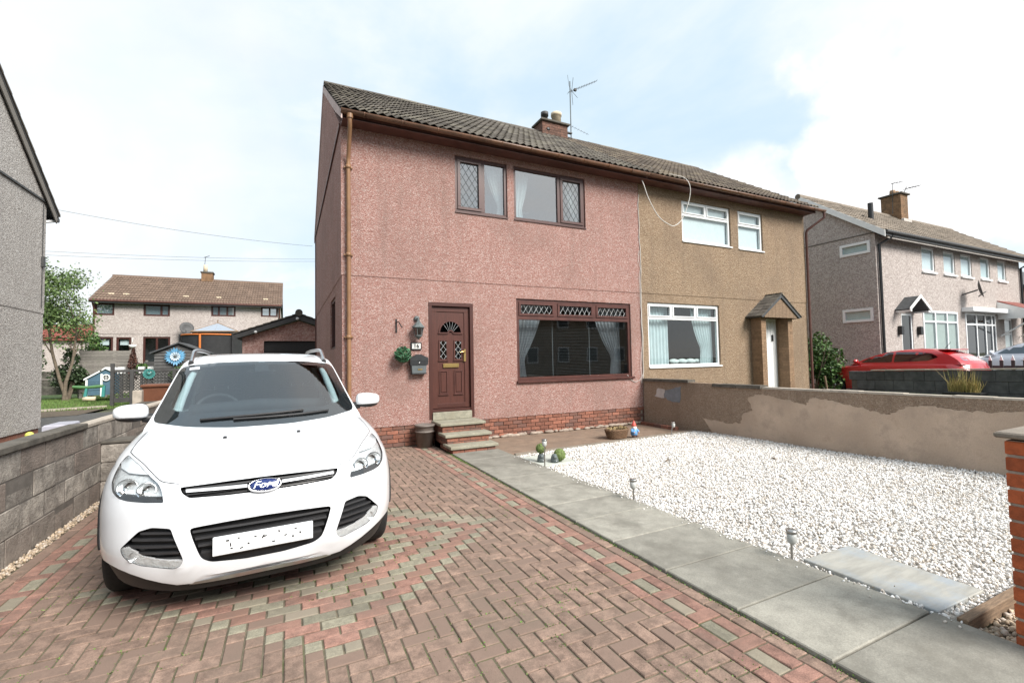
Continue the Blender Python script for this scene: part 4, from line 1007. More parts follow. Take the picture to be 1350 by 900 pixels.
# ---- brown house porch ---------------------------------------------------------------
po = MB()
px0, px1, pyf = 10.9, 12.16, 7.75
for x0_, x1_ in ((px0, px0 + .185), (px1 - .185, px1)):
    brick_box(po, x0_, x1_, pyf, FY - .005, 0, 2.46, .2, .07)
    po.box((x0_ + .005, pyf + .005, 0), (x1_ - .005, FY - .005, 2.455))
porch = po.build('porch', 'brick_tan', bh_)
xm = (px0 + px1) / 2; za, zr = 2.46, 3.06; yo = pyf - .15; xe0, xe1 = px0 - .2, px1 + .17
mb = MB(); mb.prism([(xe0, yo, za), (xm, yo, zr), (xe1, yo, za), (xe1 - .08, yo, za - .03), (xm, yo, zr - .1), (xe0 + .08, yo, za - .03)], (0, FY - yo - .003, 0)); pr = mb.build('porch_roof', 'felt_grey', porch); flipfix(pr)
mb = MB()
for r in range(7):
    for sgn in (-1, 1):
        t0 = r / 7; xa = xe0 + (xm - xe0) * t0 if sgn < 0 else xe1 + (xm - xe1) * t0; zt = za + (zr - za) * t0 + .02
        xb = xe0 + (xm - xe0) * (t0 + .17) if sgn < 0 else xe1 + (xm - xe1) * (t0 + .17); zb = za + (zr - za) * (t0 + .17) + .012
        for k in range(3):
            y0 = yo - .02 + k * .2; e = random.uniform(0, .006)
            mb.prism([(xa, y0, zt + e), (xb, y0, min(zb, zr + .03) + e), (xb, y0, min(zb, zr + .03) - .015), (xa, y0, zt - .02)], (0, min(.192, FY - .004 - y0), 0))
o = mb.build('porch_tiles', 'roof_tile', porch, kind='stuff'); flipfix(o)
for k in range(9):
    x = px0 - .02 + k * (px1 - px0 + .04) / 9; x2 = x + (px1 - px0 + .04) / 9 - .006
    zz = lambda x: za + (zr - za) * (1 - abs(x - xm) / (xm - xe0)) - .06
    mb = MB(); mb.prism([(x, yo + .03, za - .02), (x2, yo + .03, za - .02), (x2, yo + .03, max(zz(x2), za)), (x, yo + .03, max(zz(x), za))], (0, .02, 0)); flipfix(mb.build('gable_board', 'timber_old', porch))
fr = MB(); bar(fr, P, 11.1, 11.96, .35, 2.45, .03, .1); dw = fr.build('front_door', 'white_upvc', bh_, label='plain white front door inside the porch')
for k in range(7): mb = MB(); bar(mb, P, 11.14 + k * .115, 11.24 + k * .115, .5, 2.38, .02, .031); mb.build('door_board', 'white_upvc', dw)
mb = MB(); mb.bbox((11.74, FY - .01, 1.85), (11.79, FY + .02, 2.02), .005); mb.build('knocker', 'black_plastic', dw)
# ---- things fixed to the pink wall -------------------------------------------------
t = thing('wall_lantern', 'weathered metal coach lantern on the pink wall beside the door', 'lantern', (2.06, 8.05, 1.9))
mb = MB(); mb.ball((2.055, FY - .02, 2.235), (.05, .035, .05)); mb.tube([(2.055, FY - .03, 2.235), (2.055, FY - .12, 2.235), (2.055, FY - .13, 2.2)], .012, 8); mb.build('bracket', 'lantern_metal', t)
mb = MB(); mb.lathe((2.055, FY - .13, 2.05), [(.0, .16), (.022, .16), (.028, .12), (.05, .1), (.105, .035), (.115, .03), (.115, .015), (.0, .015)], 8, smooth=False); mb.build('lantern_roof', 'lantern_metal', t)
mb = MB(); mb.lathe((2.055, FY - .13, 1.9), [(.0, .0), (.02, .0), (.05, .015), (.062, .03), (.085, .16), (.0, .162)], 6, smooth=False); mb.build('lantern_glass', 'dark_glass', t)
mb = MB()
for k in range(6): q = 2 * math.pi * k / 6; mb.tube([(2.055 + .063 * math.cos(q), FY - .13 + .063 * math.sin(q), 1.93), (2.055 + .088 * math.cos(q), FY - .13 + .088 * math.sin(q), 2.065)], .006, 4)
mb.lathe((2.055, FY - .13, 1.885), [(.0, -.03), (.015, -.02), (.05, .02), (.068, .035), (.068, .045), (.0, .046)], 12); mb.build('lantern_cage', 'lantern_metal', t)
t = thing('house_number', 'white house number plaque reading 16 in a dark frame', 'plaque', (2.04, 8.05, 1.74))
mb = MB(); mb.bbox((1.945, FY - .03, 1.68), (2.135, FY - .002, 1.815), .006); mb.build('plaque_frame', 'mail_black', t)
mb = MB(); mb.bbox((1.965, FY - .034, 1.70), (2.115, FY - .029, 1.795), .001); mb.build('plaque_face', 'plaque_white', t)
text_mesh('16', .10, .002, 'mail_black', 'numerals', t, Matrix.Translation((2.04, FY - .037, 1.747)) @ Matrix.Rotation(R(90), 4, 'X'), 0, .003)
t = thing('mail_box', 'grey and black wall mail box below the house number', 'mail box', (2.06, 8.05, 1.4))
mb = MB(); mb.prism([(1.945, FY - .12, 1.27), (2.185, FY - .12, 1.27), (2.205, FY - .12, 1.5), (1.925, FY - .12, 1.5)], (0, .12, 0)); o = mb.build('box_body', 'mail_grey', t); flipfix(o)
mb = MB(); mb.prism([(1.905, FY - .135, 1.49), (1.905, FY - .135, 1.535), (2.03, FY - .135, 1.60), (2.10, FY - .135, 1.60), (2.225, FY - .135, 1.535), (2.225, FY - .135, 1.49)], (0, .135, 0)); o = mb.build('lid', 'mail_black', t); flipfix(o)
mb = MB(); mb.prism([(1.91, FY - .128, 1.41), (2.22, FY - .128, 1.41), (2.225, FY - .132, 1.49), (1.905, FY - .132, 1.49)], (0, .12, 0)); mb.prism([(1.935, FY - .125, 1.255), (2.195, FY - .125, 1.255), (2.195, FY - .125, 1.275), (1.935, FY - .125, 1.275)], (0, .125, 0)); o = mb.build('trim', 'mail_black', t); flipfix(o)
mb = MB(); mb.bbox((2.04, FY - .126, 1.325), (2.12, FY - .12, 1.35), .002); mb.build('name_plate', 'brass', t)
mb = MB(); mb.lathe((2.065, FY - .121, 1.455), [(.0, -.02), (.011, -.02), (.011, 0)], 10, axis='y'); mb.build('lock', 'chrome', t)
t = thing('topiary_ball', 'green artificial topiary ball hanging on the pink wall beside the mail box', 'topiary', (1.775, 7.9, 1.6))
mb = MB(); mb.ball((1.775, 7.9, 1.6), .105, 12, 8); mb.build('core', 'leaf_dark', t)
d = np.random.normal(size=(900, 3)); d /= np.linalg.norm(d, axis=1)[:, None]
scatter('leaves', LEAFV, LEAFF, np.array([1.775, 7.9, 1.6]) + d * np.random.uniform(.105, .142, 900)[:, None], np.random.uniform(.025, .045, 900), 'leaf_ball', t)
mb = MB(); mb.tube([(1.775, 7.9, 1.7), (1.775, 7.95, 1.78), (1.775, FY, 1.8)], .004, 5); mb.build('hanging_wire', 'wire', t)
mb = MB(); mb.bbox((1.685, FY - .012, 1.98), (1.71, FY - .0, 2.22), .003); mb.tube([(1.70, FY - .01, 2.17), (1.72, FY - .1, 2.16), (1.74, FY - .16, 2.10), (1.76, FY - .17, 2.06), (1.77, FY - .15, 2.08)], .009, 6)
tag(mb.build('hanging_hook', 'black_plastic'), 'empty black hanging basket hook on the pink wall', 'hook')
# pot, basket, gnome
t = thing('plant_pot', 'brown plastic plant pots stacked by the front steps', 'pot', (2.13, 7.86, 0))
mb = MB(); mb.lathe((2.13, 7.86, 0), [(.0, .0), (.125, .0), (.155, .26), (.168, .262), (.168, .285), (.15, .287)], 28); mb.build('lower_pot', 'pot_brown', t)
mb = MB(); mb.lathe((2.13, 7.86, .285), [(.15, .0), (.158, .07), (.172, .075), (.172, .105), (.155, .106), (.14, .04), (.0, .035)], 28); mb.build('upper_pot', 'pot_brown', t)
t = thing('wicker_basket', 'dark wicker planter basket on the strip under the front window', 'basket', (5.46, 6.84, 0))
mb = MB(); mb.lathe((5.46, 6.84, 0), [(.0, .0), (.19, .0), (.235, .15), (.25, .155), (.25, .175), (.225, .175), (.2, .1), (.0, .1)], 26, Matrix.Diagonal((1, .62, 1, 1)))
bk = mb.build('basket_core', 'wicker', t)
mb = MB()
for k in range(7):
    z = .015 + k * .023; r = .192 + .05 * k / 6
    mb.tube([(5.46 + (r + .006 * (1 if (i + k) % 2 else -1)) * math.cos(2 * math.pi * i / 36), 6.84 + .62 * (r + .006 * (1 if (i + k) % 2 else -1)) * math.sin(2 * math.pi * i / 36), z) for i in range(37)], .011, 5, False)
mb.build('weave', 'wicker', t, kind='stuff')
n = 260; q = np.random.uniform(0, 2 * np.pi, n); r = np.sqrt(np.random.uniform(0, 1, n)) * .2
scatter('dry_filling', LEAFV, LEAFF, np.column_stack([5.46 + r * np.cos(q), 6.84 + .62 * r * np.sin(q), np.random.uniform(.12, .2, n)]), np.random.uniform(.03, .07, n), 'dry_moss', t)
t = thing('garden_gnome', 'little garden gnome with red hat and blue coat beside the wicker basket', 'gnome', (5.78, 6.74, 0))
gx, gy = 5.78, 6.74
mb = MB(); mb.lathe((gx, gy, .03), [(.0, .0), (.05, .0), (.066, .03), (.062, .08), (.045, .13), (.03, .145), (.0, .15)], 16); mb.tube([(gx - .05, gy, .15), (gx - .08, gy - .03, .11), (gx - .05, gy - .065, .1)], [.02, .019, .016], 7); mb.tube([(gx + .05, gy, .15), (gx + .08, gy - .03, .11), (gx + .05, gy - .065, .1)], [.02, .019, .016], 7); mb.build('coat', 'gnome_blue', t)
mb = MB(); mb.ball((gx - .03, gy - .03, .02), (.028, .045, .022)); mb.ball((gx + .03, gy - .03, .02), (.028, .045, .022)); mb.build('boots', 'gnome_boot', t)
mb = MB(); mb.ball((gx, gy - .005, .195), (.04, .038, .042)); mb.ball((gx, gy - .045, .192), .011, 8, 6); mb.ball((gx - .052, gy - .07, .1), .014, 8, 6); mb.ball((gx + .052, gy - .07, .1), .014, 8, 6); mb.build('head', 'skin', t)
mb = MB(); mb.lathe((gx, gy - .018, .11), [(.0, .0), (.02, .02), (.042, .06), (.04, .085), (.0, .09)], 12); mb.build('beard', 'white_paint', t)
mb = MB(); mb.lathe((gx, gy, .212), [(.045, .0), (.047, .008), (.036, .035), (.016, .08), (.0, .105)], 14); mb.build('hat', 'gnome_red', t)
# ball ornaments on the pale slab
for (x, y, zb, lab) in [(3.26, 5.80, .0, 'round mossy ball ornament with grey figure, nearer the house on the pale slab'), (3.5, 5.68, -.07, 'lower mossy ball ornament with grey figure beside the solar light')]:
    t = thing('ball_ornament', lab, 'ornament', (x, y, 0), 0, 'ball ornaments on the pale slab')
    up = zb == 0
    mb = MB(); mb.ball((x, y, .20 if up else .105), .068 if up else .085, 18, 12); o = mb.build('moss_ball', 'moss_ball', t)
    d = np.random.normal(size=(350, 3)); d /= np.linalg.norm(d, axis=1)[:, None]
    scatter('moss_tufts', LEAFV, LEAFF, np.array([x, y, .20 if up else .105]) + d * (.069 if up else .086), np.random.uniform(.012, .024, 350), 'moss_ball', t)
    fx = x - (.0 if up else .09)
    mb = MB(); mb.lathe((fx, y - .01, .012), [(.0, .0), (.055, .0), (.058, .04), (.045, .09), (.03, .115), (.0, .12)], 14); mb.ball((fx - .015, y - .05, .09), (.028, .026, .026)); mb.build('figure', 'lantern_metal', t)
    mb = MB(); mb.ball((fx + .0, y - .045, .045), (.02, .022, .035)); mb.build('figure_front', 'blind_and_sky_white', t)
# solar lights
for (x, y, hgt, tilt, lab) in [(3.15, 5.50, .40, 0, 'tallest solar stake light by the ball ornaments'), (3.21, 3.78, .235, 0, 'solar stake light halfway along the path edge'), (3.235, 2.14, .235, .012, 'solar stake light nearest the camera beside the slate slab'), (6.47, 6.52, .26, .07, 'leaning solar stake light in the far corner of the gravel')]:
    t = thing('solar_light', lab, 'solar light', (x, y, 0), 0, 'solar stake lights along the gravel')
    tx = x + tilt
    mb = MB(); mb.tube([(x, y, -.03), (x + tilt * .6, y, hgt - .10)], .0085, 8); mb.build('stake', 'steel', t)
    mb = MB(); mb.lathe((tx, y, hgt - .105), [(.008, -.012), (.022, -.006), (.031, .008), (.034, .07), (.0, .07)], 14); mb.build('lens', 'lens_frost', t)
    mb = MB(); mb.lathe((tx, y, hgt - .10), [(.0, .0), (.012, .0), (.014, .06), (.0, .06)], 10); mb.build('lamp_core', 'steel', t)
    mb = MB(); mb.lathe((tx, y, hgt - .036), [(.0, .0), (.037, .0), (.037, .016), (.033, .022), (.0, .024)], 14); mb.build('cap', 'steel', t)
# ---- aerials and the loose white cable -------------------------------------------------
def yagi(mb, a, b, n, half, up=(0, 0, 1), r=.007):
    a, b = Vector(a), Vector(b); d = (b - a).normalized(); side = d.cross(Vector(up)).normalized()
    mb.tube([a, b], r, 5)
    for k in range(n):
        p = a + (b - a) * (k + .5) / n; hh = half * (1.15 - .35 * k / n); mb.tube([p - side * hh, p + side * hh], r * .8, 4)
    return side
t = thing('tv_aerial', 'tall mast aerial on the chimney of the pink house', 'aerial', (7.82, 11.6, 8))
mb = MB(); mb.tube([(7.82, 11.6, 8.0), (7.82, 11.6, 10.02)], .017, 8); mb.build('mast', 'lantern_metal', t)
mb = MB(); sd_ = yagi(mb, (7.75, 11.6, 9.66), (8.85, 11.6, 10.3), 11, .12)
for s_ in (-1, 1):
    mb.tube([(7.88, 11.6, 9.73), (7.86 + .05 * s_, 11.6 + .2 * s_, 9.73 + .3)], .006, 4); mb.tube([(7.88, 11.6, 9.73), (8.0 + .05 * s_, 11.6 + .2 * s_, 9.73 - .3)], .006, 4)
mb.tube([(7.78, 11.6, 9.9), (7.74, 11.6, 10.2)], .006, 4); mb.bbox((7.97, 11.57, 9.76), (8.05, 11.63, 9.84), .006); mb.build('antenna', 'wire', t)
mb = MB(); yagi(mb, (7.82, 11.6, 8.62), (8.4, 11.5, 8.42), 6, .06, r=.005); mb.build('lower_antenna', 'lantern_metal', t)
mb = MB(); mb.bbox((7.625, 11.56, 8.36), (7.84, 11.64, 8.40), .004); mb.bbox((7.625, 11.56, 8.2), (7.84, 11.64, 8.24), .004); mb.build('clamp', 'wire', t)
mb = MB()
slope = lambda y: EZT + (RZ - EZT) * (y - EYF) / (RY - EYF) + .07
path_ = [(7.95, 11.3, slope(11.3)), (8.02, 10.9, slope(10.9)), (7.98, 10.1, slope(10.1)), (8.03, 9.2, slope(9.2)), (8.0, 8.4, slope(8.4)), (8.1, 7.9, slope(7.9)), (8.27, 7.66, 5.62), (8.36, 7.58, 5.4), (8.36, 7.62, 5.1), (8.2, 7.68, 4.67), (7.98, 7.7, 4.48), (7.79, 7.7, 4.48), (7.48, 7.7, 4.63), (7.23, 7.72, 5.0), (7.12, 7.74, 5.3), (7.1, 7.78, 5.42)]
def smoothpath(p, k=5):
    out = []
    for i in range(len(p) - 1):
        a, b, c, d = (Vector(p[max(i - 1, 0)]), Vector(p[i]), Vector(p[i + 1]), Vector(p[min(i + 2, len(p) - 1)]))
        for j in range(k):
            s = j / k; out.append(.5 * ((2 * b) + (c - a) * s + (2 * a - 5 * b + 4 * c - d) * s * s + (3 * b - a - 3 * c + d) * s ** 3))
    return out + [Vector(p[-1])]
mb.tube(smoothpath(path_), .0095, 6); tag(mb.build('drooping_cable', 'cable_white'), 'white cable trailing down the roof and looping below the gutter', 'cable')
# ================================================================ LEFT NEIGHBOUR (gable end)
lh = thing('grey_house', 'grey roughcast gable end of the neighbouring house at the left edge', 'house', (-5.2, 11, 0))
LX = -5.2; ly0, ly1, lym = 4.6, 14.6, 9.6
mb = MB(); mb.quad((LX, ly0, .1), (LX, ly1, .1), (LX, ly1, 2.76), (LX, ly0, 2.76)); mb.quad((LX, ly1, .1), (-14, ly1, .1), (-14, ly1, 2.76), (LX, ly1, 2.76)); mb.build('ground_floor_wall', 'grey_harl', lh)
mb = MB(); x = LX + .012; mb.quad((x, ly0, 2.775), (x, ly1 + .012, 2.775), (x, ly1 + .012, 5.42), (x, ly0, 5.42)); mb.quad((x, ly1 + .012, 2.775), (-14, ly1 + .012, 2.775), (-14, ly1 + .012, 5.42), (x, ly1 + .012, 5.42)); mb.quad((x, ly0, 2.775), (x, ly1, 2.775), (LX, ly1, 2.75), (LX, ly0, 2.75)); mb.build('upper_wall', 'grey_harl', lh)
mb = MB(); x = LX + .03; mb.prism([(x, ly0, 5.45), (x, ly1, 5.45), (x, lym, 9.25)], (-.1, 0, 0)); flipfix(mb.build('gable_panel', 'grey_harl', lh))
mb = MB(); mb.box((LX - .05, ly0, 5.405), (LX + .045, ly1 + .02, 5.447)); mb.build('gable_band', 'dark_grey', lh)
mb = MB(); mb.box((LX - .3, ly0, -.1), (LX - .03, ly1 - .03, .1)); mb.build('plinth', 'brick_red', lh)
def lrake(y, o=0): return 5.42 + (ly1 + .02 - y) * .792 + o
mb = MB(); mb.prism([(LX + .07, ly1 + .36, lrake(ly1 + .36, -.12)), (LX + .07, lym, lrake(lym, -.12)), (LX + .07, lym, lrake(lym, .09)), (LX + .07, ly1 + .36, lrake(ly1 + .36, .09))], (.022, 0, 0)); flipfix(mb.build('bargeboard', 'timber_grey', lh))
mb = MB(); mb.prism([(LX + .1, ly1 + .42, lrake(ly1 + .42, .07)), (LX + .1, lym, lrake(lym, .09)), (LX + .1, lym, lrake(lym, .16)), (LX + .1, ly1 + .42, lrake(ly1 + .42, .14))], (-9, 0, 0)); lr = mb.build('roof', 'felt_grey', lh); flipfix(lr)
for k in range(17):
    y = ly1 + .44 - k * .33; mb = MB(); mb.prism([(LX + .125, y, lrake(y, .13)), (LX + .125, y - .34, lrake(y - .34, .13)), (LX + .125, y - .34, lrake(y - .34, .165)), (LX + .125, y, lrake(y, .19))], (-.6, 0, 0)); flipfix(mb.build('verge_tile', 'roof_tile', lr))
mb = MB(); mb.tube([(LX + .1, ly1 + .42, 5.13), (-14, ly1 + .42, 5.13)], .06, 8); mb.build('gutter', 'dark_grey', lh)
mb = MB(); mb.tube([(LX + .02, ly1 + .40, 5.1), (LX - .05, ly1 + .2, 5.02), (LX - .12, ly1 + .06, 4.95), (LX - .12, ly1 + .06, .1)], .035, 8); mb.build('downpipe', 'white_upvc', lh)
mb = MB(); mb.tube([(LX + .02, 14.45, 5.35), (LX + .02, 14.45, 2.9)], .012, 5); mb.bbox((LX + .012, 14.40, 3.85), (LX + .06, 14.5, 4.1), .005); mb.build('cable_box', 'dark_grey', lh)
# bits on the ground by the left house
mb = MB(); mb.bbox((-5.0, 14.1, -.03), (-4.6, 14.95, .18), .03); tag(mb.build('storage_lid', 'plastic_lilac'), 'pale lilac plastic box lid lying by the grey gable corner', 'box')
mb = MB(); mb.ball((-4.9, 13.28, .07), .075, 14, 10); tag(mb.build('lemon_ball', 'lemon'), 'small yellow ball on the ground behind the block wall', 'ball')
# ================================================================ simple far houses
def far_window(h, P, a, b, c, d, fm, mulls=(), gm='sky_glass', dep=-.02, cur=None, rm='room', tr=None, fw=.07):
    w = MB(); frame_bars(w, P, a, b, c, d, fw, dep, dep + .06, .003)
    for m_ in mulls: bar(w, P, m_ - fw / 2, m_ + fw / 2, c + fw, d - fw, dep, dep + .06)
    if tr: 
        us = [a + fw] + [x for m_ in mulls for x in (m_ - fw / 2, m_ + fw / 2)] + [b - fw]
        for u0, u1 in zip(us[::2], us[1::2]): bar(w, P, u0 + .001, u1 - .001, tr - .03, tr + .03, dep, dep + .06)
    wo = w.build('window', fm, h)
    us = [a + fw] + [x for m_ in mulls for x in (m_ - fw / 2, m_ + fw / 2)] + [b - fw]
    for u0, u1 in zip(us[::2], us[1::2]): pane(P, u0 + .002, u1 - .002, c + fw + .002, d - fw - .002, dep + .03, wo, gm)
    if cur:
        mb = MB(); q = dep + .065; mb.quad(P(a, c, q), P(b, c, q), P(b, d, q), P(a, d, q)); mb.build('blind_and_sky', cur, wo)  # flat sheet behind the panes
    else: room(P, a, b, c, d, dep + .15, .8, rm, h)
    return wo
# back house across the gardens
bk = thing('back_house', 'buff roughcast semi-detached house across the back gardens with brown tiled roof', 'house', (-5.2, 33.5, 0))
BF = 33.6; bx0, bx1 = -9.85, -.45; Pb = PY(BF)
bhol = [(-9.82, -8.93, 4.45, 5.15), (-7.6, -6.33, 4.45, 5.15), (-4.25, -2.95, 4.52, 5.2), (-1.55, -.58, 4.55, 5.2), (-9.80, -8.97, 1.9, 3.22), (-8.83, -8.15, 1.0, 3.2), (-7.6, -6.3, 1.0, 3.24)]
mb = MB(); wall_holes(mb, bx0, bx1, 0, 3.36, [h for h in bhol if h[3] < 3.3], Pb, .1); wall_holes(mb, bx0, bx1, 3.38, 5.3, [h for h in bhol if h[3] > 3.3], PY(BF - .01), .1)
mb.quad((bx1, BF, 0), (bx1, BF + 7, 0), (bx1, BF + 7, 5.3), (bx1, BF, 5.3)); mb.quad((bx0, BF, 0), (bx0, BF + 7, 0), (bx0, BF + 7, 5.3), (bx0, BF, 5.3)); mb.quad((bx0, BF + 7, 0), (bx1, BF + 7, 0), (bx1, BF + 7, 5.3), (bx0, BF + 7, 5.3)); mb.build('wall', 'buff_harl', bk)
for i, (h, mu) in enumerate(zip(bhol, [(), (-6.75,), (-3.85, -3.4), (-1.05,), (), (), (-6.95,)])):
    far_window(bk, Pb, *h, 'upvc_brown', mu, 'sky_glass' if i < 4 else 'pane_glass', .03, ('curtain_and_sky_blue', 'curtain_and_sky_blue', 'blind_and_sky_white', 'blind_and_sky_white')[i] if i < 4 else None, 'room', None, .1)  # upper sheets paint the sky reflected in the panes, pale blue and white
for (a, b) in ((-9.6, -9.2), (-8.7, -8.3)): mb = MB(); bar(mb, Pb, a, b, 2.75, 3.05, .2, .21); mb.build('blind_and_sky', 'blind_and_sky_white', bk)
mb = MB(); ye, zE, yr, zR = BF - .4, 5.33, BF + 3.6, 7.25
mb.prism([(bx0 - .12, ye, zE - .1), (bx0 - .12, yr, zR), (bx0 - .12, 2 * yr - ye, zE - .1), (bx0 - .12, 2 * yr - ye, zE - .25), (bx0 - .12, yr, zR - .15), (bx0 - .12, ye, zE - .2)], (bx1 - bx0 + .24, 0, 0)); br_ = mb.build('roof', 'felt_grey', bk); flipfix(br_)
tile_slope(bk, br_, bx0 - .15, bx1 + .15, ye, zE - .08, yr, zR, 32, 11, 'roof_tile_brown', limit=0)
mb = MB(); mb.tube([(bx0 - .15, yr, zR + .03), (bx1 + .15, yr, zR + .03)], .11, 8); mb.build('ridge', 'roof_tile_brown', br_)
for x in (-9.2, -8.5, -5.6, -3.9, -1.3): mb = MB(); mb.bbox((x - .14, ye + .75, zE + .32), (x + .14, ye + .95, zE + .46), .02); mb.build('roof_vent', 'pot_cream', br_)
mb = MB(); mb.bbox((bx0 - .12, ye + .03, zE - .2), (bx1 + .12, ye + .07, zE - .02), .003); mb.tube([(bx0 - .1, ye - .02, zE - .08), (bx1 + .1, ye - .02, zE - .08)], .06, 8); mb.build('gutter', 'fascia_dark', bk)
for x in (bx0 + .03, bx1 - .03): mb = MB(); mb.tube([(x, ye + .1, zE - .2), (x, BF - .06, zE - .5), (x, BF - .06, .1)], .05, 6); mb.build('downpipe', 'fascia_dark', bk)
mb = MB(); brick_box(mb, -5.25, -4.6, yr - .3, yr + .35, 6.6, 7.75, .21, .09); mb.box((-5.245, yr - .295, 6.6), (-4.605, yr + .345, 7.74)); bc_ = mb.build('chimney', 'chimney_tan', bk)
mb = MB(); mb.bbox((-5.3, yr - .35, 7.75), (-4.55, yr + .4, 7.85), .01); mb.build('chimney_cap', 'cap_dark', bc_)
mb = MB(); mb.lathe((-5.05, yr, 7.85), [(.0, 0), (.13, 0), (.12, .5), (.0, .5)], 12); mb.build('chimney_pot', 'pot_cream', bc_)
mb = MB(); mb.tube([(-5.15, yr, 7.8), (-5.05, yr, 8.9)], .015, 5); mb.tube([(-5.15, yr, 8.85), (-4.8, yr - .2, 8.95)], .02, 5); mb.build('aerial', 'wire', bc_)
mb = MB(); mb.bbox((-5.4, yr - .45, 6.9), (-4.5, yr - .3, 7.02), .01); mb.build('flashing', 'white_paint', bc_)
t = thing('satellite_dish', 'grey satellite dish on the buff back house beside the glass roof', 'dish', (-5.4, 33.2, 3.7))
mb = MB(); M = Matrix.Rotation(R(75), 4, 'X') @ Matrix.Rotation(R(20), 4, 'Y'); mb.lathe((-5.42, 33.1, 3.72), [(.0, 0), (.2, .02), (.36, .07), (.37, .075), (.36, .085), (.2, .035), (.0, .015)], 18, M); mb.build('dish', 'dark_grey', t)
mb = MB(); mb.tube([(-5.42, 33.15, 3.7), (-5.42, 33.58, 3.5)], .025, 6); mb.tube([(-5.42, 33.1, 3.45), (-5.4, 32.75, 3.6)], .015, 5); mb.build('arm', 'dark_grey', t)
t = thing('conservatory', 'conservatory with pale glazed hipped roof behind the orange trampoline', 'conservatory', (-3.6, 31.4, 0))
A, B, C_, D_, E_, F_ = (-4.75, 30.2, 3.35), (-2.55, 30.2, 3.38), (-2.55, 33.55, 3.38), (-4.75, 33.55, 3.35), (-3.62, 31.2, 3.9), (-3.62, 33.55, 3.9)
for i, q in enumerate([(A, B, E_), (B, C_, F_, E_), (D_, A, E_, F_)]):
    mb = MB(); mb.prism(q, (0, 0, .03)); mb.build('roof_panel', 'conservatory_roof', t)
mb = MB()
for p, q in ((A, E_), (B, E_), (A, B), (B, C_), (D_, A), (E_, F_)): mb.tube([p, q], .045, 5)
for k in range(1, 4):
    p = Vector(A).lerp(Vector(B), k / 4); mb.tube([p, E_], .03, 5)
mb.tube([E_, (E_[0], E_[1], 4.1)], .03, 5); mb.build('roof_bar', 'timber_old', t)
mb = MB(); mb.box((-4.7, 30.25, 0), (-2.6, 33.55, 3.33)); mb.build('conservatory_wall', 'dark_glass', t)
# red roofed bungalow far left
t = thing('red_roof_house', 'distant white bungalow with red tiled roof beyond the tree', 'house', (-19, 60, 0))
mb = MB(); mb.box((-26, 60, 0), (-17.8, 67, 4.4)); mb.build('wall', 'buff_harl', t)
mb = MB(); mb.prism([(-26.3, 59.6, 4.35), (-26.3, 63.5, 5.95), (-26.3, 67.4, 4.35), (-26.3, 67.4, 4.2), (-26.3, 59.6, 4.2)], (8.6, 0, 0)); o = mb.build('roof', 'roof_red', t); flipfix(o)
tile_slope(t, o, -26.3, -17.7, 59.6, 4.4, 63.5, 6.0, 24, 9, 'roof_red', limit=0)
far_window(t, PY(60), -19.3, -18.4, 3.2, 4.1, 'upvc_brown', ()); 
mb = MB(); mb.bbox((-18.4, 63, 5.4), (-17.5, 63.8, 6.5), .02); mb.build('chimney', 'brick_tan', t)
# pink garage
t = thing('pink_garage', 'pink roughcast garage with dark door at the end of the drive', 'garage', (.35, 17.5, 0))
gy = 17.6; gx0, gx1 = -1.35, 2.05; Pg2 = PY(gy)
mb = MB(); wall_holes(mb, gx0, gx1, 0, 2.38, [(-.72, 1.5, -.01, 2.27)], Pg2, .15)
mb.prism([(gx0, gy, 2.382), (gx1, gy, 2.382), (.35, gy, 2.97)], (0, .12, 0)); mb.quad((gx0, gy, 0), (gx0, gy + 6, 0), (gx0, gy + 6, 2.38), (gx0, gy, 2.38)); mb.quad((gx1, gy, 0), (gx1, gy + 6, 0), (gx1, gy + 6, 2.38), (gx1, gy, 2.38)); mb.build('wall', 'garage_harl', t)
mb = MB(); mb.bbox((-.72, gy + .13, 0), (1.5, gy + .16, 2.27), .004)
for k in range(6): mb.bbox((-.70, gy + .115, .05 + k * .37), (1.48, gy + .13, .39 + k * .37), .006)
mb.build('garage_door', 'car_trim', t)
for s_ in (-1, 1):
    xe = .35 + s_ * 1.95
    mb = MB(); mb.prism([(xe, gy - .25, 2.40), (.35, gy - .25, 3.12), (.35, gy - .25, 3.2), (xe, gy - .25, 2.48)], (0, 6.4, 0)); ro_ = mb.build('roof', 'felt_grey', t); flipfix(ro_)
    mb = MB(); mb.prism([(xe, gy - .272, 2.3), (.35, gy - .272, 2.99), (.35, gy - .272, 3.13), (xe, gy - .272, 2.44)], (0, .02, 0)); flipfix(mb.build('bargeboard', 'dark_grey', ro_))
    for k in range(9):
        for j in range(3):
            a = k / 9; b2 = (k + 1.08) / 9; xa = xe + (.35 - xe) * a; xb = xe + (.35 - xe) * min(b2, 1); za_ = 2.48 + .72 * a; zb_ = 2.48 + .72 * min(b2, 1)
            mb = MB(); mb.prism([(xa, gy - .3 + j * .33, za_ + .035), (xb, gy - .3 + j * .33, zb_ + .015), (xb, gy - .3 + j * .33, zb_ - .01), (xa, gy - .3 + j * .33, za_ - .0)], (0, .325, 0)); flipfix(mb.build('roof_tile', 'roof_tile', ro_))
mb = MB(); mb.tube([(.35, gy - .32, 3.23), (.35, gy + 6, 3.23)], .12, 10); mb.build('ridge', 'roof_tile', t)
mb = MB(); mb.ball((-.95, gy - .29, 2.55), (.05, .05, .05), 8, 6); mb.ball((.3, gy - .29, 3.02), (.05, .05, .05), 8, 6); mb.build('light', 'white_paint', t)

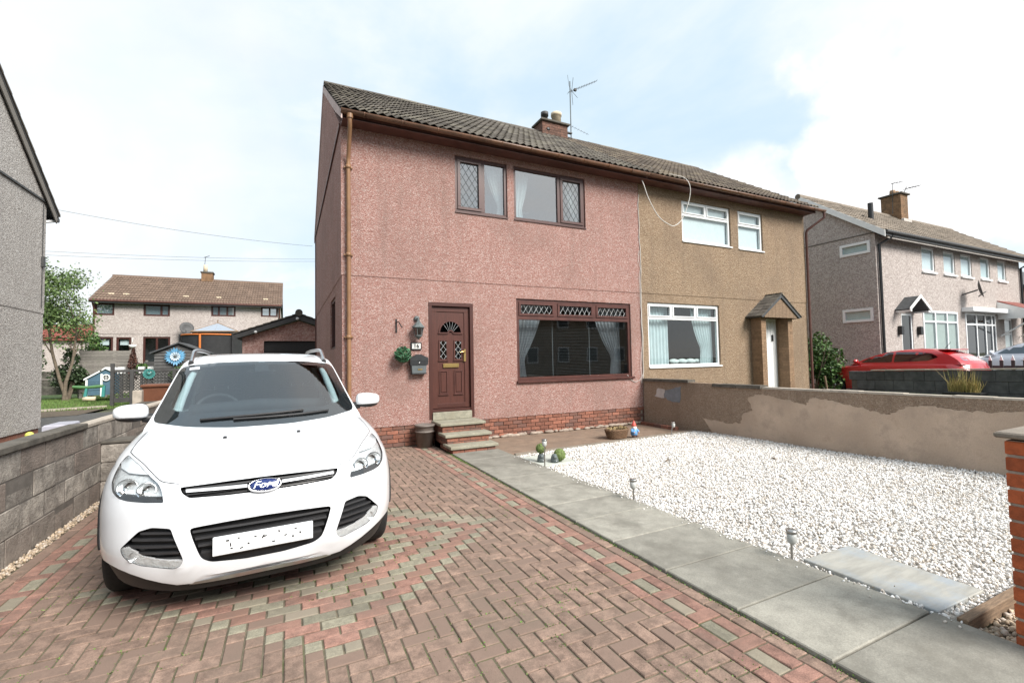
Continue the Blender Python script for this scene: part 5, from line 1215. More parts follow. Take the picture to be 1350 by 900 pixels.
# ================================================================ BACK GARDEN
def slat_fence(name, label, x0, x1, y, z0, z1, n, m, gap=.01, posts=(), pm_='timber_grey', th=.03):
    t = thing(name, label, 'fence', (x0, y, 0)); h = (z1 - z0) / n
    for k in range(n): mb = MB(); mb.bbox((x0, y, z0 + k * h), (x1, y + th, z0 + (k + 1) * h - gap), .004, ); mb.build('board', m, t)
    for x in posts: mb = MB(); mb.bbox((x - .05, y + .035, 0), (x + .05, y + .135, z1 + .05), .006); mb.build('post', pm_, t)
    return t
f1 = slat_fence('board_fence', 'tall grey horizontal board fence in front of the buff back house', -9.0, -6.98, 29, .3, 2.3, 14, 'timber_grey', .008, (-8.95, -8.0, -7.05))
f2 = slat_fence('low_wall_fence', 'low grey concrete panel fence behind the bare tree trunk', -12.5, -9.15, 29.6, .2, 1.35, 3, 'block_grey', .02, (-12.4, -10.8, -9.2), 'cap_pale', .06)
f3 = slat_fence('rear_fence', 'dark board fence between the shed and the trampoline', -6.6, -1.2, 29.4, .2, 1.75, 9, 'fence_dark', .02, (-6.5, -4.5, -2.5))
# trellis fence
t = thing('trellis_fence', 'dark diamond trellis fence with teal ornament behind the white car', 'fence', (-6, 22.6, 0))
for x in (-6.05, -5.45, -4.1, -2.6): mb = MB(); mb.bbox((x - .055, 22.6, 0), (x + .055, 22.72, 1.62 if x < -6 else 1.36), .006); mb.build('post', 'fence_dark', t)
mb = MB(); mb.bbox((-5.99, 22.63, 1.28), (-2.6, 22.69, 1.38), .004); mb.bbox((-5.99, 22.63, .12), (-2.6, 22.69, .3), .004); mb.build('rail', 'fence_dark', t)
mb = MB(); s = .115
for sg in (1, -1):
    for k in range(-12, 42):
        x = -5.99 + k * s; pts = []
        a, b = (x, .3), (x + .98, 1.28)
        if sg < 0: a, b = (x, 1.28), (x + .98, .3)
        f0 = max(0, (-5.99 - a[0]) / .98); f1_ = min(1, (-2.62 - a[0]) / .98)
        if f1_ - f0 > .03: mb.tube([(a[0] + .98 * f0, 22.655 + .008 * sg, a[1] + (b[1] - a[1]) * f0), (a[0] + .98 * f1_, 22.655 + .008 * sg, a[1] + (b[1] - a[1]) * f1_)], .013, 4, False, False)
mb.build('lattice', 'fence_dark', t, kind='stuff')
t = thing('metal_flower', 'teal round flower ornament hung on the trellis fence', 'ornament', (-4.9, 22.58, 1.2))
for k in range(16):
    q = 2 * math.pi * k / 16; mb = MB(); mb.prism([(-4.9 + .05 * math.cos(q), 22.57, 1.2 + .05 * math.sin(q)), (-4.9 + .2 * math.cos(q - .16), 22.56, 1.2 + .2 * math.sin(q - .16)), (-4.9 + .2 * math.cos(q + .16), 22.56, 1.2 + .2 * math.sin(q + .16))], (0, .012, 0)); mb.build('petal', 'play_teal', t)
mb = MB(); mb.ball((-4.9, 22.56, 1.2), (.06, .03, .06), 10, 7); mb.build('centre', 'play_teal', t)
# shed
t = thing('garden_shed', 'dark grey garden shed with blue flower ornament on its gable', 'shed', (-4.27, 24.5, 0))
sx0, sx1, sm_, sz, sp = -5.15, -3.4, -4.27, 2.08, 2.46
for k in range(18):
    z0 = .05 + k * .135; z1 = z0 + .125
    if z0 > sp - .05: break
    q = lambda z: 1 if z <= sz else max(0.02, (sp - z) / (sp - sz))
    w0, w1_ = q(z0), q(z1)
    mb = MB(); mb.prism([(sm_ - (sm_ - sx0) * w0, 24.5, z0), (sm_ + (sx1 - sm_) * w0, 24.5, z0), (sm_ + (sx1 - sm_) * w1_, 24.53, z1), (sm_ - (sm_ - sx0) * w1_, 24.53, z1)], (0, .03, 0)); flipfix(mb.build('board', 'shed_grey', t))
mb = MB(); mb.box((sx0 + .01, 24.54, 0), (sx1 - .01, 27, 2.06)); mb.build('body', 'shed_grey', t)
for s_ in (-1, 1):
    xe = sm_ + s_ * 1.02; mb = MB(); mb.prism([(xe, 24.38, 2.02), (sm_, 24.38, 2.47), (sm_, 24.38, 2.53), (xe, 24.38, 2.08)], (0, 2.8, 0)); flipfix(mb.build('roof', 'felt_grey', t))
t = thing('blue_flower', 'blue and white spinning flower ornament on the dark shed', 'ornament', (-4.38, 24.4, 1.9))
for k in range(22):
    q = 2 * math.pi * k / 22; r0, r1 = .09, .40 * random.uniform(.9, 1.05)
    mb = MB(); mb.prism([(-4.38 + r0 * math.cos(q), 24.40, 1.9 + r0 * math.sin(q)), (-4.38 + r1 * .75 * math.cos(q - .14), 24.36, 1.9 + r1 * .75 * math.sin(q - .14)), (-4.38 + r1 * math.cos(q), 24.34, 1.9 + r1 * math.sin(q)), (-4.38 + r1 * .75 * math.cos(q + .14), 24.37, 1.9 + r1 * .75 * math.sin(q + .14))], (0, .012, 0)); mb.build('petal', 'petal_blue', t)
for k in range(12):
    q = 2 * math.pi * (k + .5) / 12; mb = MB(); mb.prism([(-4.38 + .04 * math.cos(q), 24.35, 1.9 + .04 * math.sin(q)), (-4.38 + .17 * math.cos(q - .2), 24.32, 1.9 + .17 * math.sin(q - .2)), (-4.38 + .2 * math.cos(q), 24.31, 1.9 + .2 * math.sin(q)), (-4.38 + .17 * math.cos(q + .2), 24.32, 1.9 + .17 * math.sin(q + .2))], (0, .01, 0)); mb.build('inner_petal', 'petal_pale', t)
mb = MB(); mb.ball((-4.38, 24.32, 1.9), (.06, .03, .06), 10, 7); mb.build('centre', 'lantern_metal', t)
# trampoline
t = thing('trampoline', 'trampoline with black safety net and orange padded rails behind the shed', 'trampoline', (-3.55, 28.3, 0))
tc_, tr_ = (-3.5, 28.2), 1.33
ring = lambda z, r, n=28: [(tc_[0] + r * math.cos(2 * math.pi * k / n), tc_[1] + r * math.sin(2 * math.pi * k / n), z) for k in range(n + 1)]
mb = MB(); mb.tube(ring(3.02, tr_), .04, 6, False); mb.build('top_rail', 'orange', t)
mb = MB(); mb.lathe((*tc_, 0), [(tr_ * .99, .85), (tr_ * .99, 3.0)], 28); mb.build('safety_net', 'net_black', t)
mb = MB(); mb.lathe((*tc_, .82), [(.0, .0), (tr_ + .1, 0), (tr_ + .1, .06), (.0, .06)], 28); mb.build('jumping_mat', 'net_black', t)
for k in range(6):
    q = 2 * math.pi * (k + .25) / 6; x, y = tc_[0] + (tr_ + .05) * math.cos(q), tc_[1] + (tr_ + .05) * math.sin(q)
    mb = MB(); mb.tube([(x, y, 0), (x, y, 3.05)], .05, 8); mb.build('pole', 'orange' if k == 4 else 'net_black', t)
# playhouse
t = thing('playhouse', 'blue and white wooden playhouse with round window on the back lawn', 'playhouse', (-7.4, 26, 0))
mb = MB(); mb.prism([(-7.80, 26, .28), (-7.0, 26, .28), (-7.0, 26, 1.3), (-7.18, 26, 1.4), (-7.36, 26, 1.26), (-7.80, 26, .98)], (0, 1.2, 0)); flipfix(mb.build('walls', 'play_blue', t))
for k in range(5): mb = MB(); mb.bbox((-7.75, 25.98, .5 + k * .09), (-7.36, 26.0, .582 + k * .09), .003); mb.build('board', 'play_blue', t)
for a, b in (((-7.9, .93), (-7.3, 1.32)), ((-7.36, 1.27), (-7.18, 1.42)), ((-7.18, 1.42), (-6.98, 1.30))):
    mb = MB(); mb.prism([(a[0], 25.93, a[1]), (b[0], 25.93, b[1]), (b[0], 25.93, b[1] + .07), (a[0], 25.93, a[1] + .07)], (0, 1.3, 0)); flipfix(mb.build('roof', 'white_paint', t))
mb = MB()
for x in (-7.84, -7.34): mb.bbox((x, 25.95, .22), (x + .07, 25.99, 1.2 if x > -7.5 else .95), .004)
mb.build('corner_post', 'white_paint', t)
mb = MB(); M = Matrix.Identity(4); mb.lathe((-7.15, 25.975, 1.03), [(.10, .0), (.10, -.03), (.15, -.03), (.15, .0), (.10, .0)], 18, axis='y'); mb.bbox((-7.16, 25.95, .93), (-7.14, 25.975, 1.13), .002); mb.bbox((-7.25, 25.95, 1.02), (-7.162, 25.975, 1.04), .002); mb.bbox((-7.138, 25.95, 1.02), (-7.05, 25.975, 1.04), .002); wf = mb.build('window', 'white_paint', t)
mb = MB(); mb.lathe((-7.15, 25.985, 1.03), [(.0, 0), (.11, 0)], 16, axis='y'); mb.build('pane', 'black_plastic', wf)
t = thing('seesaw', 'green plastic play seesaw standing in front of the playhouse', 'toy', (-7.45, 25, 0))
mb = MB(); mb.tube([(-7.95, 25, .70), (-7.7, 25, .67), (-7.45, 25, .66), (-7.2, 25, .68), (-6.95, 25, .70)], [.06, .075, .06, .075, .06], 10); mb.build('beam', 'play_green', t)
mb = MB(); mb.prism([(-7.6, 24.95, .28), (-7.5, 24.95, .28), (-7.47, 24.95, .62), (-7.54, 24.95, .62)], (0, .1, 0)); flipfix(mb.build('leg', 'play_teal', t)); mb = MB(); mb.prism([(-7.02, 24.95, .25), (-6.92, 24.95, .25), (-6.9, 24.95, .72), (-7.0, 24.95, .72)], (0, .1, 0)); flipfix(mb.build('leg', 'play_teal', t))
mb = MB(); mb.lathe((-7.3, 24.6, .2), [(.0, -.2), (.085, -.2), (.09, 0), (.09, .2), (.0, .2)], 12, axis='x'); tag(mb.build('log', 'pot_cream'), 'pale log lying on the grass in front of the seesaw', 'log')
# wheelie bin and pale post behind the car
t = thing('brown_bin', 'brown wheelie bin showing behind the white car beside the wing mirror', 'bin', (-2.85, 14, 0))
mb = MB(); mb.prism([(-3.06, 13.75, .05), (-2.66, 13.75, .05), (-2.6, 13.7, .98), (-3.1, 13.7, .98)], (0, .5, 0)); flipfix(mb.build('body', 'bin_brown', t))
mb = MB(); mb.bbox((-3.13, 13.66, .975), (-2.57, 14.24, 1.05), .02); mb.build('lid', 'bin_brown', t)
for x in (-3.08, -2.66): mb = MB(); mb.lathe((x, 14.2, .1), [(.0, 0), (.1, 0), (.1, .04), (.0, .04)], 12, axis='x'); mb.build('wheel', 'black_plastic', t)
mb = MB(); mb.bbox((-3.2, 13.35, -.03), (-3.03, 13.5, .93), .01); tag(mb.build('gate_post', 'cap_pale'), 'pale concrete post in front of the brown bin', 'post')
mb = MB(); mb.bbox((-3.0, 12.6, .55), (-2.3, 13.2, .68), .02); mb.bbox((-3.0, 12.62, -.03), (-2.32, 13.18, .54), .02); tag(mb.build('stone_ledge', 'cap_dark'), 'dark stone ledge in front of the brown bin', 'ledge')
# small things by the fences
for x, z in ((-5.95, 1.55), (-5.42, 1.52), (-5.0, 1.5)):
    pass
for i, (x, y, lab) in enumerate([(-6.3, 24.6, 'white square planter left of the trellis'), (-5.75, 25.2, 'white square planter in the middle behind the trellis'), (-5.35, 24.9, 'white square planter nearest the shed')]):
    pt_ = thing('planter', lab, 'planter', (x, y, 0), 0, 'white planters behind the trellis')
    mb = MB(); mb.bbox((x - .11, y, 1.2), (x + .11, y + .2, 1.48), .01); mb.build('box', 'white_paint', pt_)
    mb = MB(); mb.bbox((x - .05, y + .05, 0), (x + .05, y + .15, 1.2), .01); mb.build('post', 'fence_dark', pt_)
mb = MB(); mb.tube([(-8.0, 33.5, 3.1), (-8.0, 33.3, 3.15), (-8.0, 33.25, 2.9)], .015, 5); mb.lathe((-8.0, 33.25, 2.55), [(.0, 0), (.14, .05), (.2, .2), (.0, .2)], 12); tag(mb.build('hanging_basket', 'white_paint'), 'white hanging basket on the buff back house', 'basket')

# ================================================================ PLANTS
def foliage(parent, name, c, r, n, m, s0, s1, clumps=9, hollow=.35):
    """leaves gathered in clumps inside an ellipsoid, so that gaps and dark hollows stay"""
    cen = []
    for _ in range(clumps):
        d = np.random.normal(size=3); d /= np.linalg.norm(d); cen.append(np.array(c) + d * np.array(r) * np.random.uniform(hollow, .8))
    per = n // clumps; P = []
    for q in cen:
        rr = np.array(r) * np.random.uniform(.28, .5); d = np.random.normal(size=(per, 3)); d /= np.linalg.norm(d, axis=1)[:, None]
        P.append(q + d * rr * np.random.uniform(.3, 1.05, per)[:, None] ** .5)
    P = np.concatenate(P); return scatter(name, LEAFV, LEAFF, P, np.random.uniform(s0, s1, len(P)), m, parent)
t = thing('birch_tree', 'slender airy tree with pale leaning trunk on the back lawn edge', 'tree', (-9.7, 28, 0))
mb = MB(); base = (-9.2, 28, -.05)
mb.tube([base, (-9.15, 28, .8), (-8.95, 28.1, 1.8), (-8.85, 28.1, 3.0), (-8.75, 28.2, 4.2)], [.09, .075, .055, .035, .015], 7)
mb.tube([(-9.1, 28.05, -.05), (-9.35, 28, .9), (-9.7, 28.2, 2.2), (-9.9, 28.2, 3.8), (-9.8, 28.2, 5.2)], [.08, .07, .055, .04, .02], 7)
rr_ = random.Random(3)
tips = []
for k in range(16):
    b0 = Vector((-9.75, 28.2, 2.0 + k * .2)) if k % 2 else Vector((-8.9, 28.1, 2.0 + k * .12)); a = rr_.uniform(0, 6.28); l = rr_.uniform(.5, 1.3)
    e = b0 + Vector((math.cos(a) * l, math.sin(a) * l * .6, l * .9)); mb.tube([b0, (b0 + e) / 2 + Vector((0, 0, .1)), e], [.03, .02, .008], 5); tips.append(e)
mb.build('trunk', 'bark', t)
PP = []
for e in tips + [Vector((rr_.uniform(-11.2, -9.0), rr_.uniform(27.4, 29), rr_.uniform(3.3, 6.0))) for _ in range(70)]:
    n_ = 130; PP.append(np.array(e) + np.random.normal(0, [.30, .28, .2], (n_, 3)))
PP = np.concatenate(PP); scatter('crown', LEAFV, LEAFF, PP, np.random.uniform(.07, .15, len(PP)), 'leaf_green', t)
for i, (c, r, n, m_, lab) in enumerate([((-10.6, 27.5, 1.6), (1.2, .8, 1.9), 4200, 'leaf_dark', 'tall dark evergreen hedge bush beside the grey gable'), ((-9.2, 28.6, 1.2), (.8, .5, 1.1), 2200, 'leaf_dark', 'rounded dark bush around the leaning tree trunk'), ((-9.1, 31, 2.4), (.8, .6, .9), 1300, 'leaf_shrub', 'bright green bush in front of the red roofed house')]):
    t = thing('garden_bush', lab, 'bush', (c[0], c[1], 0)); mb = MB()
    for k in range(5): mb.tube([(c[0] + rr_.uniform(-.1, .1), c[1], -.05), (c[0] + rr_.uniform(-.5, .5) * r[0], c[1] + rr_.uniform(-.3, .3), c[2])], [.05, .015], 5)
    mb.build('stems', 'bark', t); foliage(t, 'leaves', c, r, n, m_, .09, .17, 12)
t = thing('red_conifer', 'small red brown conifer by the board fence', 'plant', (-6.75, 28.2, 0)); mb = MB(); mb.tube([(-6.75, 28.2, 0), (-6.75, 28.2, 1.8)], [.05, .02], 6); mb.build('stem', 'bark', t)
n = 900; z = np.random.uniform(.9, 2.4, n); rad = np.sqrt(np.random.uniform(.2, 1, n)) * np.minimum(.2, (2.5 - z) * .24); q = np.random.uniform(0, 6.28, n); scatter('needles', LEAFV, LEAFF, np.column_stack([-6.75 + rad * np.cos(q), 28.2 + rad * np.sin(q), z]), np.random.uniform(.07, .14, n), 'leaf_red', t)
t = thing('yellow_shrub', 'yellow green shrub between the red conifer and the shed', 'bush', (-6.2, 28, 0)); mb = MB(); mb.tube([(-6.2, 28, 0), (-6.2, 28, 1.2)], [.04, .02], 6); mb.build('stem', 'bark', t); foliage(t, 'leaves', (-6.2, 28, 1.35), (.38, .3, .6), 900, 'leaf_shrub', .07, .14, 6)
t = thing('shed_plant', 'leafy plant at the foot of the shed wall', 'plant', (-4.2, 24.2, 0)); mb = MB(); mb.tube([(-4.2, 24.2, 0), (-4.2, 24.2, 1.2)], [.03, .015], 6); mb.build('stem', 'bark', t); foliage(t, 'leaves', (-4.2, 24.2, 1.2), (.45, .2, .4), 600, 'leaf_shrub', .06, .12, 6)
# grass of the back lawn
n = 16000; xy = np.column_stack([np.random.uniform(-11, -5.5, n), np.random.uniform(21.4, 30, n)]); BLV = np.array([(-.12, 0, 0), (.12, 0, 0), (0, .25, 1)], float); BLF = np.array([(0, 1, 2)])
scatter('lawn_grass', BLV, BLF, np.column_stack([xy, np.full(n, -.03)]), np.random.uniform(.05, .11, n), 'grass', rot='z')
mb = MB(); mb.prism([(-9, 21.1, -.03), (-6.1, 22.25, -.03), (-6.1, 22.36, -.03), (-9, 21.22, -.03)], (0, 0, .08)); flipfix(mb.build('lawn_kerb', 'cap_pale', kind='structure'))
# overhead wires
for i, (a, b, lab) in enumerate([((-14.3, 40, 9.12), (3, 40, 9.98), 'upper of the two level overhead wires'), ((-14.3, 40, 8.87), (3, 40, 9.8), 'lower of the two level overhead wires'), ((-7.6, 20, 6.8), (.9, 20, 6.2), 'slanting overhead wire from the grey gable')]):
    mb = MB(); A, B = Vector(a), Vector(b); mb.tube([A.lerp(B, k / 12) - Vector((0, 0, .15 * 4 * (k / 12) * (1 - k / 12))) for k in range(13)], .010 if i < 2 else .006, 4); tag(mb.build('overhead_wire', 'lantern_metal'), lab + ' behind the houses', 'wire', 'overhead wires')

# ================================================================ RIGHT NEIGHBOUR
rh = thing('right_house', 'buff grey roughcast house row with white windows on the right', 'house', (18, 8.4, 0))
RF = 8.4; rx0, rx1 = 17.8, 29.5; ry1 = 13.2; Pr = PY(RF); Pl = PXm(rx0)
up = [(20.86, 21.82, 4.45, 5.36), (22.5, 23.42, 4.45, 5.34), (23.9, 24.85, 4.45, 5.34), (25.62, 26.5, 4.46, 5.36), (27.24, 28.08, 4.47, 5.36)]
lo = [(20.7, 23.35, 1.2, 3.0), (24.0, 26.7, 1.2, 3.0), (19.22, 19.98, .2, 2.85), (27.6, 28.4, .2, 2.85)]
mb = MB(); wall_holes(mb, rx0, rx1, 0, 5.5, up + lo, Pr, .12)
sidew = [(8.55, 9.5, 4.9, 5.32), (8.55, 9.5, 2.56, 3.02)]
wall_holes(mb, RF, ry1, 0, 5.53, sidew, Pl, .12); mb.quad((rx0, RF, 5.53), (rx0, ry1, 5.53), (rx0, 10.8, 7.45))
mb.quad((rx1, RF, 0), (rx1, ry1, 0), (rx1, ry1, 5.5), (rx1, RF, 5.5)); mb.quad((rx0, ry1, 0), (rx1, ry1, 0), (rx1, ry1, 5.5), (rx0, ry1, 5.5)); mb.build('wall', 'buff_harl', rh)
mb = MB(); mb.box((rx0 - .012, RF + .01, 5.535), (rx0 + .05, ry1, 5.575)); mb.build('gable_band', 'mortar_dark', rh)
for i, h in enumerate(up): far_window(rh, Pr, *h, 'white_upvc', (), 'pane_glass', .03, 'blind_and_sky_white' if i != 3 else 'curtain_and_sky_blue', 'room_pale'); mb = MB(); bar(mb, Pr, h[0] - .05, h[1] + .05, h[2] - .07, h[2] - .003, -.06, .08); mb.build('sill', 'white_paint', rh)  # bright sheets serve as blinds and as painted sky reflection
for h, cu_ in zip(sidew, ('curtain_and_sky_blue', 'curtain_white')): far_window(rh, Pl, *h, 'white_upvc', (), 'pane_glass', -.03, cu_, 'room', None, .085)  # upper blue sheet is painted sky reflection; lower one is a net curtain
far_window(rh, Pr, *lo[0], 'white_upvc', (21.6, 22.5), 'pane_glass', -.02, 'curtain_sage', tr=2.6)
far_window(rh, Pr, *lo[1], 'white_upvc', (24.95, 25.75, 26.35), 'dark_glass', -.02, None, 'room', 2.55)
far_window(rh, Pr, *lo[2], 'white_upvc', (), 'dark_glass', .02, None, 'room'); far_window(rh, Pr, *lo[3], 'white_upvc', (), 'pane_glass', .02, 'curtain_white', tr=2.2)
mb = MB(); mb.bbox((23.75, RF - .35, 3.03), (27.0, RF - .002, 3.2), .01); mb.build('window_canopy', 'white_upvc', rh)
ye, zE, yr, zR = RF - .35, 5.52, 10.8, 7.5
mb = MB(); mb.prism([(rx0 - .15, ye, zE - .06), (rx0 - .15, yr, zR), (rx0 - .15, 2 * yr - ye, zE - .06), (rx0 - .15, 2 * yr - ye, zE - .2), (rx0 - .15, yr, zR - .14), (rx0 - .15, ye, zE - .16)], (rx1 - rx0 + .5, 0, 0)); rr2 = mb.build('roof', 'felt_grey', rh); flipfix(rr2)
tile_slope(rh, rr2, rx0 - .18, rx1 + .38, ye, zE - .04, yr, zR, 40, 10, 'roof_tile_grey', limit=0)
mb = MB(); mb.tube([(rx0 - .2, yr, zR + .03), (rx1 + .4, yr, zR + .03)], .11, 8); mb.build('ridge', 'roof_tile_grey', rr2)
mb = MB(); mb.prism([(rx0 - .19, ye - .03, zE - .22), (rx0 - .19, yr, zR - .16), (rx0 - .19, yr, zR + .06), (rx0 - .19, ye - .03, zE)], (.03, 0, 0)); flipfix(mb.build('bargeboard', 'white_paint', rh)); mb = MB(); mb.prism([(rx0 - .19, yr + .002, zR - .16), (rx0 - .19, 2 * yr - ye, zE - .22), (rx0 - .19, 2 * yr - ye, zE), (rx0 - .19, yr + .002, zR + .06)], (.03, 0, 0)); flipfix(mb.build('bargeboard', 'white_paint', rh))
mb = MB(); mb.bbox((rx0 + .12, ye + .04, zE - .22), (rx1 + .3, ye + .07, zE - .05), .004); mb.build('fascia', 'mortar_pale', rh)
mb = MB(); mb.tube([(rx0 - .1, ye - .03, zE - .03), (rx1 + .35, ye - .03, zE - .03)], .055, 8); mb.build('gutter', 'dark_grey', rh)
for x in (rx0 + .12, rx1 - .05): mb = MB(); mb.tube([(x + .25, ye, zE - .1), (x + .2, ye + .05, zE - .2), (x, RF - .06, zE - .38), (x, RF - .06, .1)], .045, 8); mb.build('downpipe', 'black_plastic', rh)
mb = MB(); mb.tube([(19.3, 9.2, 6.3), (19.3, 9.2, 7.0)], .09, 8); mb.build('soil_vent', 'black_plastic', rr2)
mb = MB(); brick_box(mb, 24.15, 24.75, 10.35, 11.1, 7.0, 8.45, .21, .085); mb.box((24.155, 10.355, 7.0), (24.745, 11.095, 8.44)); rc = mb.build('chimney', 'chimney_tan', rh)
mb = MB(); mb.bbox((24.08, 10.27, 8.45), (24.82, 11.18, 8.52), .01); mb.build('chimney_cap', 'cap_dark', rc)
for x in (24.3, 24.6): mb = MB(); mb.lathe((x, 10.7, 8.52), [(.0, 0), (.12, 0), (.1, .2), (.0, .2)], 10); mb.build('chimney_pot', 'brick_tan', rc)
mb = MB(); mb.bbox((24.12, 10.25, 7.15), (24.78, 10.348, 7.34), .01); mb.build('flashing', 'mortar_pale', rc)
mb = MB(); mb.tube([(24.75, 10.6, 8.3), (25.3, 10.6, 9.0)], .018, 5); yagi(mb, (25.2, 10.6, 8.9), (26.0, 10.4, 9.1), 5, .15, r=.012); mb.tube([(24.0, 10.6, 7.6), (24.1, 10.6, 9.0)], .012, 4); yagi(mb, (24.0, 10.6, 8.95), (24.5, 10.4, 9.05), 4, .12, r=.009); mb.build('aerial', 'wire', rc)
t = thing('satellite_dish', 'dark satellite dish on the front of the right hand house row', 'dish', (23.9, 8, 3.85))
mb = MB(); M = Vector((.30, -.93, .18)).to_track_quat('Z', 'Y').to_matrix().to_4x4() @ Matrix.Diagonal((.85, .95, 1, 1)); mb.lathe((24.1, 8.0, 3.88), [(.0, 0), (.2, .02), (.36, .08), (.37, .09), (.2, .04), (.0, .02)], 18, M); mb.build('dish', 'dark_grey', t)
mb = MB(); mb.tube([(24.05, 8.0, 3.85), (23.8, 8.37, 3.7)], .03, 6); mb.tube([(24.1, 8.0, 3.6), (24.45, 7.9, 3.8)], .02, 5); mb.build('arm', 'dark_grey', t)
# gabled door canopy, lean-to canopy
cy0 = 7.95
mb = MB(); x0c, x1c = 18.8, 20.15; xm_ = 19.5
mb.prism([(x0c, cy0, 2.95), (xm_, cy0, 3.42), (x1c, cy0, 2.95), (x1c - .1, cy0, 2.92), (xm_, cy0, 3.34), (x0c + .1, cy0, 2.92)], (0, RF - cy0 - .003, 0)); cn = mb.build('door_canopy', 'felt_grey', rh); flipfix(cn)
mb = MB(); mb.prism([(x0c - .05, cy0 - .03, 2.87), (xm_, cy0 - .03, 3.35), (xm_, cy0 - .03, 3.46), (x0c - .05, cy0 - .03, 2.98)], (0, .028, 0)); mb.prism([(xm_ + .001, cy0 - .03, 3.35), (x1c + .05, cy0 - .03, 2.87), (x1c + .05, cy0 - .03, 2.98), (xm_ + .001, cy0 - .03, 3.46)], (0, .028, 0)); flipfix(mb.build('canopy_board', 'white_paint', cn))
mb = MB(); mb.bbox((x0c + .05, cy0, 2.86), (x0c + .12, RF - .003, 2.92), .004); mb.bbox((x1c - .12, cy0, 2.86), (x1c - .05, RF - .003, 2.92), .004); mb.build('canopy_bracket', 'white_paint', cn)
for x in (18.95, 20.25): mb = MB(); mb.bbox((x, RF - .12, 2.1), (x + .15, RF, 2.4), .02); mb.build('wall_light', 'black_plastic', rh)
mb = MB(); mb.prism([(27.0, RF - .003, 3.6), (27.0, RF - 1.1, 3.05), (27.0, RF - 1.1, 2.98), (27.0, RF - .003, 3.5)], (2.2, 0, 0)); cn2 = mb.build('lean_to_canopy', 'roof_red', rh); flipfix(cn2)
mb = MB(); mb.prism([(26.96, RF - .003, 3.55), (26.96, RF - 1.1, 3.05), (26.96, RF - 1.1, 2.8), (26.96, RF - .003, 2.8)], (.035, 0, 0)); flipfix(mb.build('canopy_cheek', 'white_paint', cn2))
mb = MB(); mb.bbox((26.95, RF - 1.14, 2.8), (29.25, RF - 1.105, 3.0), .004); mb.tube([(27.05, RF - 1.05, 2.8), (27.05, RF - .05, 2.1)], .035, 6); mb.tube([(29.1, RF - 1.05, 2.8), (29.1, RF - .05, 2.1)], .035, 6); mb.build('canopy_brace', 'white_paint', cn2)
# far houses further along on the right
t = thing('far_house', 'distant brick house beyond the right hand house row', 'house', (36, 9, 0))
mb = MB(); mb.box((33, 9.3, 0), (44, 15, 4.6)); mb.build('wall', 'brick_red', t); mb = MB(); mb.prism([(32.8, 9, 4.6), (32.8, 12.1, 6.6), (32.8, 15.3, 4.6)], (11.5, 0, 0)); flipfix(mb.build('roof', 'felt_grey', t)); far_window(t, PY(9.3), 34, 36, 3, 4.2, 'white_upvc', (35,), 'sky_glass', -.05, 'blind_and_sky_white')
# raised drive, lawn and low wall
def slab_(name, x0, y0, x1, y1, z, m): mb = MB(); mb.box((x0, y0, -.08), (x1, y1, z)); return mb.build(name, m, kind='structure')
slab_('neighbour_drive', 14.55, -3, 40, 8.395, .22, 'asphalt')
slab_('neighbour_lawn', 11.9, .5, 14.3, 7.2, .40, 'lawn_base')
n = 9000; xy = np.column_stack([np.random.uniform(12.0, 14.28, n), np.random.uniform(.6, 7.1, n)]); scatter('verge_grass', BLV, BLF, np.column_stack([xy, np.full(n, .39)]), np.random.uniform(.05, .10, n), 'grass', rot='z')
t = thing('low_block_wall', 'low dark grey block wall in front of the red car', 'wall', (14.4, 5, 0))
y = 7.55; k = 0
mb = MB(); mb.box((14.32, -1, .1), (14.44, 7.5, .95)); mb.build('wall_core', 'mortar_dark', t)
for r in range(3):
    y = 7.55 - (.2 if r % 2 else 0)
    while y > -1:
        b = y - .43; h = .985 + (7.5 - y) * .022; z0 = .25 + r * (h - .25) / 3; z1 = .25 + (r + 1) * (h - .25) / 3
        mb = MB(); mb.bbox((14.30, b + .008, z0 + .004), (14.46, y, z1 - .004), .006); mb.build('block', 'block_dark', t); y = b
mb = MB(); mb.bbox((14.27, -1, .0), (14.49, 6.9, .01), .001)
y = 7.0
while y > -1: 
    h = .985 + (7.5 - y) * .022; mb = MB(); mb.prism([(14.28, y, h + .002), (14.28, y - .6, h + .014), (14.28, y - .6, h + .045), (14.28, y, h + .03)], (.2, 0, 0)); flipfix(mb.build('cap_slab', 'cap_pale', t)); y -= .605
mb = MB(); mb.tube([(13.9, 7.9, .2), (13.85, 7.95, .85)], .03, 6); tag(mb.build('wooden_stake', 'timber_old'), 'short wooden stake leaning at the end of the low dark wall', 'stake')
t = thing('grass_planter', 'long dark trough planter with dry yellow grasses by the low wall', 'planter', (13.9, 4.9, .4))
mb = MB(); mb.bbox((13.72, 4.62, .40), (14.08, 5.28, .55), .015); mb.build('trough', 'black_plastic', t)
n = 420; pos = np.column_stack([np.random.uniform(13.78, 14.02, n), np.random.uniform(4.7, 5.2, n), np.full(n, .52)])
V = []; F = []
for k, p in enumerate(pos):
    a = random.uniform(0, 6.28); l = random.uniform(.2, .36) if k % 6 else random.uniform(.45, .68); d = Vector((random.gauss(0, .12), random.gauss(.0, .2), 1)); w = .006
    e = Vector(p) + d * l; m_ = Vector(p) + d * l * .6 + Vector((random.gauss(0, .02), random.gauss(0, .02), 0)); o = Vector((math.cos(a) * w, math.sin(a) * w, 0)); b = len(V)
    V += [Vector(p) - o, Vector(p) + o, m_ + o * .8, m_ - o * .8, e]; F += [(b, b + 1, b + 2, b + 3), (b + 3, b + 2, b + 4)]
mb = MB(); mb.add(V, F); mb.build('grasses', 'dry_grass', t, kind='stuff')
t = thing('green_shrub', 'bright leafy shrub at the corner between the brown house and the red car', 'shrub', (15.2, 8.7, 0))
mb = MB()
